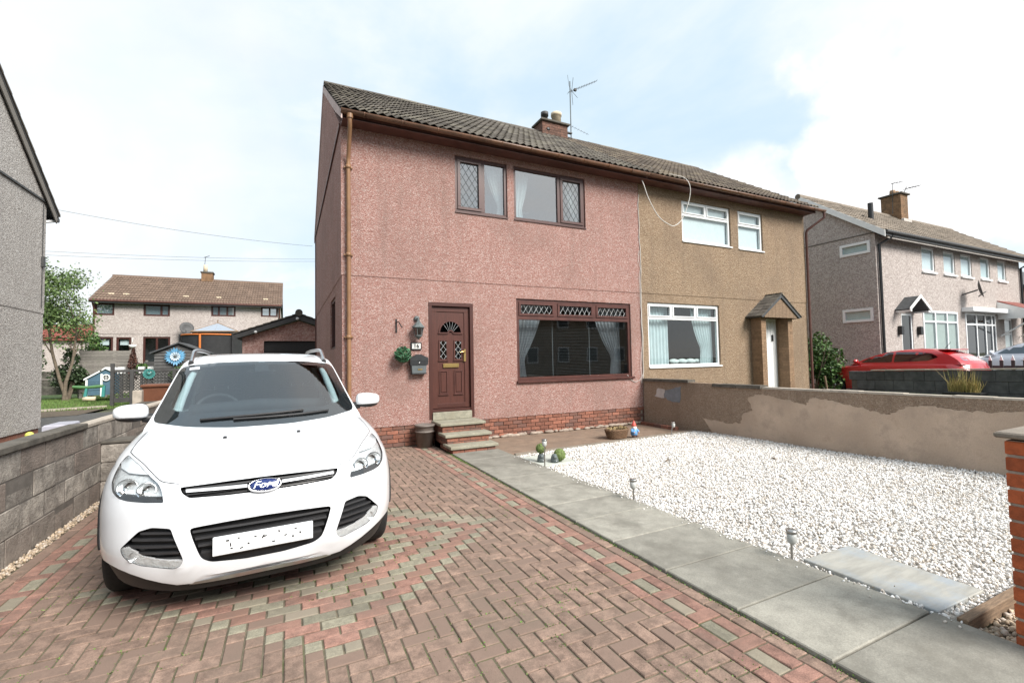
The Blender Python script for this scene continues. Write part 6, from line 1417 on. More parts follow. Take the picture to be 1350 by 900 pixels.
for k in range(9): mb.tube([(15.2 + rr_.uniform(-.3, .3), 8.8 + rr_.uniform(-.3, .3), .1), (15.2 + rr_.uniform(-.5, .5), 8.8 + rr_.uniform(-.5, .5), 1.7)], [.03, .008], 5)
mb.build('stems', 'bark', t); foliage(t, 'leaves', (15.2, 8.9, 1.1), (.75, .75, 1.15), 4200, 'leaf_shrub', .06, .13, 16, .25)
t = thing('picket_fence', 'dark picket fence with white tips beyond the red car', 'fence', (17.2, 5, .2))
for k in range(44):
    y = 8.2 - k * .22; mb = MB(); mb.bbox((17.2, y - .035, .22), (17.23, y + .035, 1.22), .004); pk = mb.build('picket', 'fence_dark', t); mb = MB(); mb.prism([(17.2, y - .035, 1.22), (17.2, y + .035, 1.22), (17.2, y, 1.36)], (.03, 0, 0)); flipfix(mb.build('tip', 'white_paint', pk))
mb = MB(); mb.bbox((17.235, -1.4, .5), (17.27, 8.25, .58), .004); mb.bbox((17.235, -1.4, 1.0), (17.27, 8.25, 1.08), .004); mb.build('rail', 'fence_dark', t)
# houses over the street, seen only as reflections in the front window
t = thing('street_house', 'roughcast terrace across the street mirrored in the front window glass', 'house', (8, -17, 0))
P2 = lambda u, z, d: (u, -17 - d, z)
mb = MB(); mb.box((-14, -24, 0), (30, -17.02, 5.5)); mb.build('wall', 'brown_harl', t)
mb = MB(); mb.prism([(-14.3, -16.6, 5.5), (-14.3, -20.5, 8.2), (-14.3, -24.4, 5.5)], (44.6, 0, 0)); flipfix(mb.build('roof', 'felt_grey', t))
for k in range(14):
    x = -12.5 + k * 3.0
    for (c, d) in ((1.2, 2.5), (4.1, 5.2)):
        mb = MB(); mb.bbox((x, -17.01, c), (x + 1.1, -16.95, d), .01); wo = mb.build('window', 'white_upvc', t); mb = MB(); mb.bbox((x + .1, -16.96, c + .1), (x + 1.0, -16.94, d - .1), .004); mb.build('pane', 'dark_grey', wo)
# ================================================================ CARS
def itp(tab):
    xs = [a for a, b in tab]; ys = [b for a, b in tab]
    return lambda v: float(np.interp(v, xs, ys))
TF = [-1, -.995, -.975, -.94, -.89, -.83, -.76, -.68, -.6, -.52, -.44, -.36, -.27, -.18, -.09, 0]
TF = TF + [-t for t in TF[::-1][1:]]
def loft(levels, zt, zb, w, front, rear, nside=14):
    """closed body made of stacked outlines; levels 0..1 run from the lower edge zb(x) to the top zt"""
    V = []; n = None
    for v in levels:
        L = []
        for t in TF:
            xa = abs(t) * w(.6); z = zb(xa) + (zt - zb(xa)) * v; x = t * w(z); L.append((x, front(t, z), z))
        z = zb(w(.6)) + (zt - zb(w(.6))) * v; W_ = w(z); yf, yr_ = front(1, z), rear(1, z)
        side = [(W_, yf + (yr_ - yf) * k / nside, z) for k in range(1, nside)]
        TR = [1, .97, .9, .75, .5, .25, 0, -.25, -.5, -.75, -.9, -.97, -1]
        L += side + [(t * W_, rear(t, z), z) for t in TR] + [(-x, y, z) for x, y, z in side[::-1]]
        n = len(L); V += L
    F = [(a * n + i, a * n + (i + 1) % n, (a + 1) * n + (i + 1) % n, (a + 1) * n + i) for a in range(len(levels) - 1) for i in range(n)]
    nf = len(TF); Sx = list(range(nf, n))
    cap = [(i, i + 1, nf - 2 - i, nf - 1 - i) if i + 1 != nf - 2 - i else (i, i + 1, nf - 1 - i) for i in range(nf // 2)]
    pr_ = [(0, nf - 1)] + [(Sx[-1 - k], Sx[k]) for k in range(len(Sx) // 2)]
    cap += [(a, b, d, c) for (a, b), (c, d) in zip(pr_, pr_[1:])] + [(pr_[-1][0], pr_[-1][1], Sx[len(Sx) // 2])]
    o = (len(levels) - 1) * n
    F += [f[::-1] for f in cap] + [tuple(i + o for i in f) for f in cap]
    return V, F
def mk(V, F, name, m, parent=None):
    me = bpy.data.meshes.new(name); me.from_pydata([tuple(v) for v in V], [], F); me.update(); me.materials.append(MAT[m])
    bm = bmesh.new(); bm.from_mesh(me); bmesh.ops.remove_doubles(bm, verts=bm.verts, dist=2e-5); bmesh.ops.triangulate(bm, faces=[f for f in bm.faces if len(f.verts) > 4]); bmesh.ops.recalc_face_normals(bm, faces=bm.faces); bm.to_mesh(me); bm.free()
    o = bpy.data.objects.new(name, me); COL.objects.link(o)
    if parent: o.parent = parent
    ORG[o.name] = Vector()
    return o
def bvh_of(o): return BVHTree.FromPolygons([v.co[:] for v in o.data.vertices], [p.vertices[:] for p in o.data.polygons])
def inpoly(p, poly):
    x, y = p; c = False; n = len(poly)
    for i in range(n):
        (x1, y1), (x2, y2) = poly[i], poly[(i + 1) % n]
        if (y1 > y) != (y2 > y) and x < (x2 - x1) * (y - y1) / (y2 - y1) + x1: c = not c
    return c
def subdiv(poly, s):
    out = []
    for (a, b) in zip(poly, poly[1:] + poly[:1]):
        n = max(1, int(math.hypot(b[0] - a[0], b[1] - a[1]) / s))
        out += [(a[0] + (b[0] - a[0]) * k / n, a[1] + (b[1] - a[1]) * k / n) for k in range(n)]
    return out
def roundpoly(poly, r, k=3):
    out = []; n = len(poly)
    for i in range(n):
        p0, p1, p2 = Vector(poly[i - 1]), Vector(poly[i]), Vector(poly[(i + 1) % n]); a, b = (p0 - p1), (p2 - p1); d = min(r, a.length * .45, b.length * .45); A, B = p1 + a.normalized() * d, p1 + b.normalized() * d
        for j in range(k + 1): t = j / k; q = A * (1 - t) ** 2 + p1 * 2 * t * (1 - t) + B * t * t; out.append((q.x, q.y))
    return out
def drape(bvh, poly, d0, d1, direction='front', res=.035, hole=None):
    """solid patch that follows the body: poly is drawn in (x,z) for front or (y,z) for sides; d0/d1 = depths of its outer and inner skin"""
    polys = [subdiv(poly, res)] + ([subdiv(hole, res)] if hole else [])
    P = []; E = []
    for q in polys:
        o = len(P); P += q; E += [(o + i, o + (i + 1) % len(q)) for i in range(len(q))]
    xs = [p[0] for p in poly]; ys = [p[1] for p in poly]
    for x in np.arange(min(xs), max(xs), res):
        for y in np.arange(min(ys), max(ys), res):
            if inpoly((x, y), polys[0]) and not (hole and inpoly((x, y), polys[1])):
                if min((x - a) ** 2 + (y - b) ** 2 for q in polys for a, b in q) > (res * .5) ** 2: P.append((x, y))
    r = delaunay_2d_cdt([Vector(p) for p in P], E, [], 0 if hole else 1, 1e-6)
    v2, fs = r[0], r[2]
    T = []
    for f in fs:
        c = sum((v2[i] for i in f), Vector((0, 0))) / len(f)
        if not hole or (inpoly(c, polys[0]) and not inpoly(c, polys[1])): T.append(tuple(f))
    use = sorted({i for f in T for i in f}); mp_ = {i: k for k, i in enumerate(use)}
    A = []; last = None
    for i in use:
        a, b = v2[i]
        if direction == 'front': o, d = Vector((a, -3, b)), Vector((0, 1, 0))
        elif direction == 'rear': o, d = Vector((a, 9, b)), Vector((0, -1, 0))
        elif direction == 'right': o, d = Vector((4, a, b)), Vector((-1, 0, 0))
        else: o, d = Vector((-4, a, b)), Vector((1, 0, 0))
        h = bvh.ray_cast(o, d)[0]
        if h is None: h = last if last is not None else o + d * 3
        last = h; A.append((h, d))
    n = len(use); V = [h + d * d0 for h, d in A] + [h + d * d1 for h, d in A]
    F = [tuple(mp_[i] for i in f) for f in T] + [tuple(n + mp_[i] for i in f[::-1]) for f in T]
    cnt = {}
    for f in T:
        for i in range(len(f)):
            e = (f[i], f[(i + 1) % len(f)]); cnt[e] = 1
    for a, b in cnt:
        if (b, a) not in cnt: F.append((mp_[a], n + mp_[a], n + mp_[b], mp_[b]))
    return V, F
def mirror(poly): return [(-x, z) for x, z in poly[::-1]]
def cut(o, cutters):
    par = o.parent; o.parent = None
    for c in cutters:
        md = o.modifiers.new('cut', 'BOOLEAN'); md.operation = 'DIFFERENCE'; md.solver = 'EXACT'; md.object = c; md.use_self = False
        try: md.material_mode = 'TRANSFER'
        except Exception: pass
        bpy.context.view_layer.update()
        me = bpy.data.meshes.new_from_object(o.evaluated_get(bpy.context.evaluated_depsgraph_get()))
        o.modifiers.clear(); o.data = me; bpy.data.objects.remove(c)
    o.parent = par
def front_line(bvh, pts, r, name, m, parent, n=5, off=0, direction='front'):
    path_ = []
    for p in smoothpath([(a, b, 0) for a, b in pts], 4):
        if direction == 'front': h = bvh.ray_cast(Vector((p[0], -3, p[1])), Vector((0, 1, 0)))[0]
        elif direction == 'top': h = bvh.ray_cast(Vector((p[0], p[1], 3)), Vector((0, 0, -1)))[0]
        elif direction == 'right': h = bvh.ray_cast(Vector((4, p[0], p[1])), Vector((-1, 0, 0)))[0]
        else: h = bvh.ray_cast(Vector((-4, p[0], p[1])), Vector((1, 0, 0)))[0]
        if h: path_.append(h)
    mb = MB(); mb.tube(path_, r, n); return mb.build(name, m, parent)
def wheel(parent, x, y, r, wd, sgn, spokes=5):
    mb = MB(); q = [(r * .62, -.0), (r * .93, .0), (r * .985, .025), (r, .05), (r, wd - .05), (r * .985, wd - .02), (r * .93, wd), (r * .62, wd)]
    M = Matrix.Rotation(R(90) * sgn, 4, 'Y'); c = (x - sgn * wd, y, r)
    mb.lathe(c, q, 36, M); w = mb.build('wheel', 'tyre', parent)
    mb = MB(); mb.lathe(c, [(r * .60, wd * .2), (r * .66, wd * .96), (r * .62, wd * .98), (r * .57, wd * .85), (r * .57, wd * .3), (.0, wd * .3)], 36, M)
    for k in range(spokes):
        a = 2 * math.pi * k / spokes; RM = Matrix.Translation(c) @ M @ Matrix.Rotation(a, 4, 'Z')
        mb.box((-.028, .0, wd * .75), (.028, r * .62, wd * .92), RM)
    mb.lathe(c, [(.0, wd * .95), (.06, wd * .93), (.065, wd * .75)], 16, M)
    mb.build('rim', 'alu', w); return w
# ---------------------------------------------------------------- the white car
car = thing('white_car', 'white family crossover car parked nose out on the block paved driveway', 'car', (-.12, 3.17, 0)); ORG['white_car'] = Vector(); car.rotation_euler = (0, 0, R(3.2))
nose = itp([(0, .16), (.15, .10), (.25, .03), (.33, .008), (.42, .0), (.5, .008), (.6, .028), (.66, .045), (.72, .075), (.78, .118), (.82, .17), (.86, .25), (.9, .385), (.93, .53), (.96, .72), (1.0, 1.0), (1.04, 1.33)])
wid = itp([(.1, .79), (.2, .83), (.3, .865), (.42, .882), (.6, .888), (.72, .885), (.8, .872), (.88, .848), (.95, .815), (1.0, .785), (1.04, .755)])
def front(t, z):
    t = abs(t); x = t * .885
    fold = .036 * math.exp(-((x - (.43 - .06 * (.6 - z))) / .035) ** 2) * max(0, min(1, (z - .27) / .06)) * max(0, min(1, (.80 - z) / .08))
    brow = .022 * math.exp(-((z - .635) / .03) ** 2) * (1 if x < .40 else max(0, 1 - (x - .4) / .3))
    kz = 1 - .55 * max(0, min(1, (z - .84) / .18))
    return .62 * kz * (1 - math.sqrt(max(0, 1 - t ** 3))) + nose(z) - fold - brow
rearp = itp([(.1, 4.1), (.3, 4.22), (.5, 4.3), (.8, 4.31), (1.04, 4.22)])
zb = itp([(0, .272), (.32, .27), (.40, .225), (.46, .232), (.58, .275), (.70, .325), (.78, .35), (.9, .36)])
LV = [0, .02, .05, .09, .14, .2, .26, .32, .38, .44, .49, .54, .59, .63, .67, .71, .745, .78, .81, .84, .87, .90, .93, .965, 1]
V, F = loft(LV, 1.04, zb, wid, front, lambda t, z: rearp(z) - .35 * (1 - math.sqrt(max(0, 1 - abs(t) ** 3))))
body = mk(V, F, 'body', 'car_white', car); bB = bvh_of(body)
grille = [(-.435, .766), (-.2, .774), (0, .776), (.2, .774), (.435, .766), (.42, .735), (.385, .709), (.2, .702), (0, .700), (-.2, .702), (-.385, .709), (-.42, .735)]
lampP = [(.772, .905), (.72, .888), (.665, .866), (.605, .828), (.543, .787), (.522, .75), (.506, .694), (.60, .696), (.70, .703), (.745, .712), (.785, .735), (.808, .775), (.806, .83), (.795, .87)]
fogP = [(.465, .562), (.56, .570), (.62, .552), (.66, .512), (.715, .452), (.70, .415), (.672, .39), (.62, .368), (.53, .352), (.45, .338), (.418, .352), (.402, .388), (.415, .425), (.432, .468), (.45, .515)]
intk = [(-.378, .552), (-.2, .562), (0, .566), (.2, .562), (.378, .552), (.36, .49), (.335, .42), (.316, .375), (.27, .350), (.1, .334), (-.1, .334), (-.27, .350), (-.316, .375), (-.335, .42), (-.36, .49)]
cutters = []
def cutter(poly, depth, m): V, F = drape(bB, poly, -.08, depth); cutters.append(mk(V, F, 'cutter', m))
cutter(roundpoly(grille, .012), .05, 'grille_black'); cutter(roundpoly(intk, .02), .07, 'grille_black')
for s in (lampP, mirror(lampP)): cutter(roundpoly(s, .015), .06, 'car_trim')
for s in (fogP, mirror(fogP)): cutter(roundpoly(s, .015), .05, 'grille_black')
for y in (.86, 3.40):
    for sg in (1, -1):
        mb = MB(); mb.lathe((sg * .62, y, .335), [(.0, 0), (.385, 0), (.385, .4), (.0, .4)], 40, Matrix.Rotation(R(90) * sg, 4, 'Y'), False)
        cutters.append(mk(mb.v, mb.f, 'cutter', 'grille_black'))
cut(body, cutters); smooth_by_angle(body, 32)
def dp_(poly, d0, d1, name, m, parent=car, hole=None, bvh=None, direction='front', res=.035, sm=True):
    V, F = drape(bvh or bB, poly, d0, d1, direction, res, hole); o = mk(V, F, name, m, parent)
    if sm: smooth_by_angle(o, 40)
    return o
# grille
g = dp_(grille, .04, .06, 'grille', 'grille_black')
for k in range(2): dp_([(-.41 + k * .01, .757 - k * .03), (.41 - k * .01, .757 - k * .03), (.41 - k * .01, .750 - k * .03), (-.41 + k * .01, .750 - k * .03)], .022, .045, 'slat', 'slat_dark', g)
for s in (1, -1):
    q = [(.095, .7445), (.25, .7475), (.405, .751), (.402, .739), (.25, .7345), (.095, .7305)]
    dp_(q if s > 0 else mirror(q), .0, .02, 'chrome_bar', 'lamp_pale', g)
M = Matrix.Translation((0, .058, .736)) @ Matrix.Rotation(R(62), 4, 'X')
mb = MB(); mb.lathe((0, 0, 0), [(.0, .014), (.07, .012), (.082, .006), (.082, -.012)], 36, M @ Matrix.Diagonal((1, .42, 1, 1))); bd = mb.build('badge', 'badge_blue', car)
mb = MB(); mb.lathe((0, 0, 0), [(.082, -.012), (.082, .009), (.086, .013), (.091, .010), (.093, -.012)], 36, M @ Matrix.Diagonal((1, .43, 1, 1))); mb.build('badge_rim', 'chrome', bd)
ORG.setdefault('badge', Vector()); text_mesh('Ford', .062, .0012, 'chrome', 'badge_script', bd, M @ Matrix.Translation((0, 0, .0145)) @ Matrix.Diagonal((1.12, .95, 1, 1)), .35, .0006)
# lower intake
g = dp_(intk, .055, .075, 'lower_grille', 'grille_black')
for z in (.525, .485, .445, .405, .368):
    x = np.interp(z, [.334, .35, .375, .49, .552], [.1, .27, .31, .352, .372])
    dp_([(-x, z + .006), (x, z + .006), (x, z - .006), (-x, z - .006)], .02, .058, 'slat', 'slat_dark', g)
mb = MB(); mb.bbox((-.262, -.022, .388), (.262, -.008, .494), .004); pl = mb.build('number_plate', 'plate_white', car)
mb = MB(); mb.bbox((-.255, -.0235, .395), (-.215, -.0215, .487), .0005); mb.build('plate_band', 'plate_band', pl)
mb = MB()
for (x, z, w_, h_) in [(-.19, .466, .016, .008), (-.175, .44, .006, .02), (-.17, .418, .012, .007), (-.135, .47, .01, .006), (-.12, .412, .018, .006), (-.085, .43, .01, .009), (-.05, .462, .012, .006), (-.01, .455, .007, .022), (.0, .455, .018, .006), (.045, .415, .016, .007), (.075, .47, .012, .007), (.11, .44, .014, .006), (.15, .425, .01, .01), (.165, .468, .014, .006), (.19, .44, .008, .012)]:
    mb.box((x - w_ / 2, -.0232, z - h_ / 2), (x + w_ / 2, -.0219, z + h_ / 2), Matrix.Translation((x, 0, z)) @ Matrix.Rotation(random.uniform(-.6, .6), 4, 'Y') @ Matrix.Translation((-x, 0, -z)))
mb.build('plate_marks', 'black_plastic', pl, kind='stuff')
mb = MB(); mb.bbox((-.24, -.008, .40), (.24, .03, .48), .004); mb.build('plate_holder', 'car_trim', pl)
# fog lamp pockets
for s in (1, -1):
    f = (lambda p: p) if s > 0 else mirror
    g = dp_(f(fogP), .04, .055, 'fog_grille', 'grille_black')
    for z, a, b in ((.535, .455, .615), (.50, .445, .655), (.463, .435, .69), (.428, .425, .64)):
        dp_(f([(a, z + .005), (b, z + .007), (b, z - .004), (a, z - .006)]), .01, .042, 'slat', 'slat_dark', g)
    lp = [(.714, .452), (.70, .413), (.672, .388), (.62, .366), (.53, .350), (.45, .337), (.418, .351), (.405, .385), (.47, .388), (.54, .400), (.59, .415), (.63, .44), (.67, .468)]
    fl = dp_(f(lp), .008, .03, 'fog_lamp', 'lamp_reflector'); dp_(f(lp), .0, .004, 'lamp_cover', 'lamp_glass', fl)
    cx_ = .64 * s; h = bB.ray_cast(Vector((cx_, -3, .41)), Vector((0, 1, 0)))[0]
    mb = MB(); mb.lathe((h.x, h.y + .02, h.z), [(.03, -.012), (.026, .0), (.0, .006)], 16, axis='y'); mb.build('fog_bulb', 'chrome', fl)
# headlights
for s in (1, -1):
    f = (lambda p: p) if s > 0 else mirror
    hl = dp_(f(lampP), .045, .06, 'headlight', 'lamp_reflector')
    dp_(f([(.772, .903), (.72, .886), (.665, .864), (.605, .826), (.66, .828), (.72, .83), (.78, .845), (.793, .868)]), .012, .044, 'indicator', 'lamp_pale', hl)
    for (x, z, r) in ((.60, .755, .042), (.705, .765, .046)):
        h = bB.ray_cast(Vector((x * s, -3, z)), Vector((0, 1, 0)))[0]
        mb = MB(); mb.lathe((h.x, h.y + .055, h.z), [(r * 1.15, -.05), (r, -.045), (r * .8, -.022), (r * .45, -.008), (.0, -.004)], 22, axis='y'); mb.build('reflector', 'chrome', hl)
        mb = MB(); mb.ball((h.x, h.y + .025, h.z), (r * .33, .018, r * .33), 12, 8); mb.build('bulb', 'lamp_glass', hl)
    dp_(f([(.507, .694), (.60, .696), (.70, .703), (.745, .712), (.72, .735), (.64, .728), (.56, .722), (.513, .722)]), .002, .03, 'lamp_trim', 'car_trim', hl)
    dp_(f(roundpoly(lampP, .012)), .0005, .004, 'lamp_cover', 'lamp_glass', hl)
# lower trim and skid strip
V, F = loft([0, .5, 1], .40, lambda x: .175 if x < .5 else .175 + (x - .5) * .12, lambda z: wid(z) - .02, lambda t, z: .62 * (1 - math.sqrt(max(0, 1 - abs(t) ** 3))) + nose(z) + .014, lambda t, z: rearp(z) - .02 - .35 * (1 - math.sqrt(max(0, 1 - abs(t) ** 3))))
lt = mk(V, F, 'lower_trim', 'car_trim', car); bT = bvh_of(lt)
cutters = []
for y in (.86, 3.40):
    for sg in (1, -1):
        mb = MB(); mb.lathe((sg * .60, y, .335), [(.0, 0), (.385, 0), (.385, .4), (.0, .4)], 40, Matrix.Rotation(R(90) * sg, 4, 'Y'), False); cutters.append(mk(mb.v, mb.f, 'cutter', 'grille_black'))
cut(lt, cutters); smooth_by_angle(lt, 35)
dp_([(-.36, .238), (-.2, .247), (0, .25), (.2, .247), (.36, .238), (.38, .222), (.2, .222), (0, .224), (-.2, .222), (-.38, .222)], -.022, .01, 'skid_strip', 'alu', bvh=bT)
# wheel arches, wheels
for y in (.86, 3.40):
    for sg in (1, -1):
        pa = []
        for a in range(4, 177, 6):
            yy, zz = y + .402 * math.cos(R(a)), .335 + .402 * math.sin(R(a)); h = bB.ray_cast(Vector((sg * 4, yy, zz)), Vector((-sg, 0, 0)))[0]
            if h: pa.append(h - Vector((sg * .006, 0, 0)))
        mb = MB(); mb.tube(pa, .016, 6); mb.build('arch_trim', 'car_trim', car)
        wheel(car, sg * .868, y, .335, .21, sg)
# greenhouse
ghf = itp([(.97, .90), (1.0, .94), (1.04, 1.0), (1.2, 1.262), (1.35, 1.503), (1.45, 1.664), (1.506, 1.757), (1.535, 1.85), (1.562, 2.0), (1.582, 2.2), (1.592, 2.4), (1.6, 2.7)])
ghw = itp([(1.0, .782), (1.04, .765), (1.1, .745), (1.2, .715), (1.35, .675), (1.45, .645), (1.5, .62), (1.535, .585), (1.562, .52), (1.582, .43), (1.592, .34), (1.6, .2)])
ghr = itp([(1.0, 4.24), (1.2, 4.12), (1.4, 3.95), (1.5, 3.8), (1.55, 3.6), (1.6, 3.05)])
GL = [0, .067, .13, .2, .28, .36, .45, .54, .63, .72, .79, .845, .89, .925, .95, .97, .985, 1]
gf = lambda t, z: ghf(z) + .24 * abs(t) ** 2.2
gr = lambda t, z: ghr(z) - .2 * abs(t) ** 2.5
V, F = loft(GL, 1.6, lambda x: .97, ghw, gf, gr)
gh = mk(V, F, 'cabin', 'car_white', car); bG = bvh_of(gh)
V, F = loft([0, .25, .5, .75, .9, 1], 1.55, lambda x: 1.043, lambda z: ghw(min(1.6, z + .03)) - .045, lambda t, z: gf(t, min(1.6, z + .02)) + .05, lambda t, z: gr(t, z) - .06)
cav = mk(V, F, 'cutter', 'pillar_trim')
ws = roundpoly([(-.745, 1.05), (-.5, 1.015), (-.2, .998), (.2, .998), (.5, 1.015), (.745, 1.05), (.632, 1.468), (.35, 1.498), (0, 1.505), (-.35, 1.498), (-.632, 1.468)], .05)
wi = roundpoly([(-.645, 1.125), (-.45, 1.085), (-.2, 1.072), (.2, 1.072), (.45, 1.085), (.645, 1.125), (.58, 1.44), (.35, 1.468), (0, 1.474), (-.35, 1.468), (-.58, 1.44)], .05)
V, F = drape(bG, wi, -.06, .11); c2 = mk(V, F, 'cutter', 'car_trim')
cut(gh, [cav, c2]); smooth_by_angle(gh, 32)
dp_(ws, -.002, .004, 'windscreen_border', 'car_trim', hole=wi, bvh=bG)
dp_(ws, -.006, -.0035, 'windscreen', 'screen_glass', bvh=bG)
mb = MB(); mb.box((-.62, 1.18, 1.042), (.62, 2.0, 1.058)); mb.tube([(-.55, 1.75, 1.07), (0, 1.68, 1.10), (.55, 1.75, 1.07)], .06, 8); mb.box((-.6, 2.0, 1.042), (.6, 3.9, 1.05)); mb.build('dashboard', 'interior', car)
for s in (1, -1):
    mb = MB(); mb.tube([(s * .61, 1.30, 1.05), (s * .585, 1.52, 1.2), (s * .55, 1.76, 1.36), (s * .52, 1.92, 1.45)], [.034, .032, .028, .022], 8); mb.build('pillar_trim', 'pillar_trim', car)
    mb = MB(); mb.tube([(s * .60, 2.5, 1.06), (s * .56, 2.52, 1.3), (s * .51, 2.55, 1.48)], .03, 8); mb.build('pillar_trim', 'pillar_trim', car)
mb = MB(); n = 26; M = Matrix.Translation((-.36, 1.95, 1.02)) @ Matrix.Rotation(R(66), 4, 'X'); mb.tube([M @ Vector((.19 * math.cos(2 * math.pi * k / n), .19 * math.sin(2 * math.pi * k / n), 0)) for k in range(n + 1)], .016, 7, False); mb.build('steering_wheel', 'dark_grey', car)
for x in (-.36, .36):
    mb = MB(); mb.bbox((x - .22, 2.42, 1.045), (x + .22, 2.55, 1.22), .05); mb.bbox((x - .13, 2.46, 1.25), (x + .13, 2.55, 1.42), .04); st_ = mb.build('seat', 'interior', car)
    mb = MB()
    for d in (-.06, .06): mb.tube([(x + d, 2.5, 1.2), (x + d, 2.5, 1.27)], .008, 6)
    mb.build('headrest_post', 'chrome', st_)
mb = MB(); mb.bbox((-.12, 1.78, 1.385), (.12, 1.81, 1.45), .02); mb.bbox((-.055, 1.70, 1.40), (.055, 1.80, 1.475), .01); mb.build('rear_mirror', 'car_trim', car)
mb = MB(); h = bG.ray_cast(Vector((-.52, -3, 1.455)), Vector((0, 1, 0)))[0]
dp_([(-.565, 1.455), (-.49, 1.462), (-.485, 1.442), (-.565, 1.434)], -.0085, -.0062, 'sticker', 'plate_band', bvh=bG)
for (pts, r) in (([(-.42, 1.055), (-.2, 1.065), (.1, 1.075), (.3, 1.082)], .010), ([(.5, 1.062), (.3, 1.056), (.05, 1.052), (-.2, 1.05)], .010)):
    p = []
    for x, z in pts: h = bG.ray_cast(Vector((x, -3, z)), Vector((0, 1, 0)))[0]; p.append(h + Vector((0, -.02, .004)))
    mb = MB(); mb.tube(smoothpath(p, 4), r, 6); wp_ = mb.build('wiper', 'car_trim', car); mb = MB(); mb.tube([q + Vector((0, .012, -.006)) for q in smoothpath(p, 4)], .007, 4); mb.build('wiper_blade', 'black_plastic', wp_)
mb = MB(); 
for x in np.linspace(-.66, .66, 23): pass
for x in (-.24, .235):
    h = bB.ray_cast(Vector((x, .70, 3)), Vector((0, 0, -1)))[0]; mb = MB(); mb.bbox((h.x - .011, h.y - .014, h.z - .005), (h.x + .011, h.y + .014, h.z + .012), .004); mb.build('washer_jet', 'car_trim', car)
for s in (1, -1):
    front_line(bB, [(s * .44, .782), (s * .49, .79), (s * .535, .80), (s * .60, .842), (s * .66, .876), (s * .76, .912)], .0028, 'bonnet_gap', 'car_trim', car)
    front_line(bB, [(s * .765, .70), (s * .765, .85), (s * .755, 1.05), (s * .74, 1.28)], .0028, 'bonnet_gap', 'car_trim', car, direction='top')
    # roof rail
    zr_ = lambda y: 1.0
    P = []
    for y, lift in ((1.93, .012), (2.0, .035), (2.12, .07), (2.3, .085), (2.7, .085), (3.1, .08), (3.4, .065), (3.55, .03), (3.62, .01)):
        x = s * (.565 - .02 * (y - 1.9)); h = bG.ray_cast(Vector((x, y, 3)), Vector((0, 0, -1)))[0]; P.append(h + Vector((0, 0, lift * .85)))
    mb = MB(); mb.tube(smoothpath(P, 4), .018, 8); rl = mb.build('roof_rail', 'alu', car)
    mb = MB(); mb.box((P[0].x - .02, P[0].y - .02, P[0].z - .05), (P[0].x + .02, P[0].y + .08, P[0].z + .004)); mb.build('rail_foot', 'car_trim', rl)
    # door mirror
    c = Vector((s * .885, 1.36, 1.118))
    mb = MB(); mb.ball(c, (.112, .075, .068), 22, 12); 
    for i, v in enumerate(mb.v):
        u_ = [(v[i_] - c[i_]) / r_ for i_, r_ in enumerate((.112, .075, .068))]; v = [c[i_] + math.copysign(abs(u_[i_]) ** .62, u_[i_]) * r_ for i_, r_ in enumerate((.108, .07, .066))]
        x, y, z = v; k = (x - c.x) * s / .112; z2 = c.z + (z - c.z) * (1.0 - .22 * k) + .006 * k
        if z2 < c.z - .035: z2 = c.z - .035
        mb.v[i] = (x, min(y, c.y + .03), z2)
    mo = mb.build('door_mirror', 'car_white', car)
    mb = MB(); mb.ball(c + Vector((-.004 * s, .004, -.034)), (.102, .068, .036), 20, 10); mb.tube([c + Vector((-.07 * s, .0, -.045)), c + Vector((-.16 * s, .03, -.055))], [.03, .04], 8); mb.build('mirror_base', 'car_trim', mo)
    mb = MB(); mb.ball(c + Vector((.062 * s, -.048, -.014)), (.04, .02, .012), 12, 8); mb.build('mirror_indicator', 'lamp_glass', mo)
    # side glass and door lines
    sd_n = 'right' if s > 0 else 'left'
    for nm, q in (('front_window', [(1.55, 1.10), (2.5, 1.10), (2.5, 1.49), (2.15, 1.49), (1.95, 1.40)]), ('rear_window', [(2.58, 1.10), (3.45, 1.12), (3.5, 1.46), (2.58, 1.49)]), ('quarter_window', [(3.53, 1.13), (3.85, 1.2), (3.75, 1.40), (3.55, 1.45)])):
        dp_(roundpoly(q, .05), -.004, .01, nm, 'black_plastic', bvh=bG, direction=sd_n, res=.08)
    for q in ([(1.35, .42), (1.33, .7), (1.42, 1.0)], [(2.54, .42), (2.54, .7), (2.54, 1.02)], [(3.45, 1.0), (3.3, .8), (2.95, .55), (2.93, .42)]): front_line(bB, q, .003, 'door_gap', 'car_trim', car, direction=sd_n)
    for y in (2.35, 3.25): h = bB.ray_cast(Vector((s * 4, y, .9)), Vector((-s, 0, 0)))[0]; mb = MB(); mb.bbox((h.x - .015 + .01 * s, y - .09, .89), (h.x + .015 + .01 * s, y + .09, .915), .005); mb.build('door_handle', 'car_white', car)
dp_([(-.6, 1.12), (.6, 1.12), (.52, 1.45), (-.52, 1.45)], -.004, .01, 'rear_screen', 'black_plastic', bvh=bG, direction='rear', res=.1)
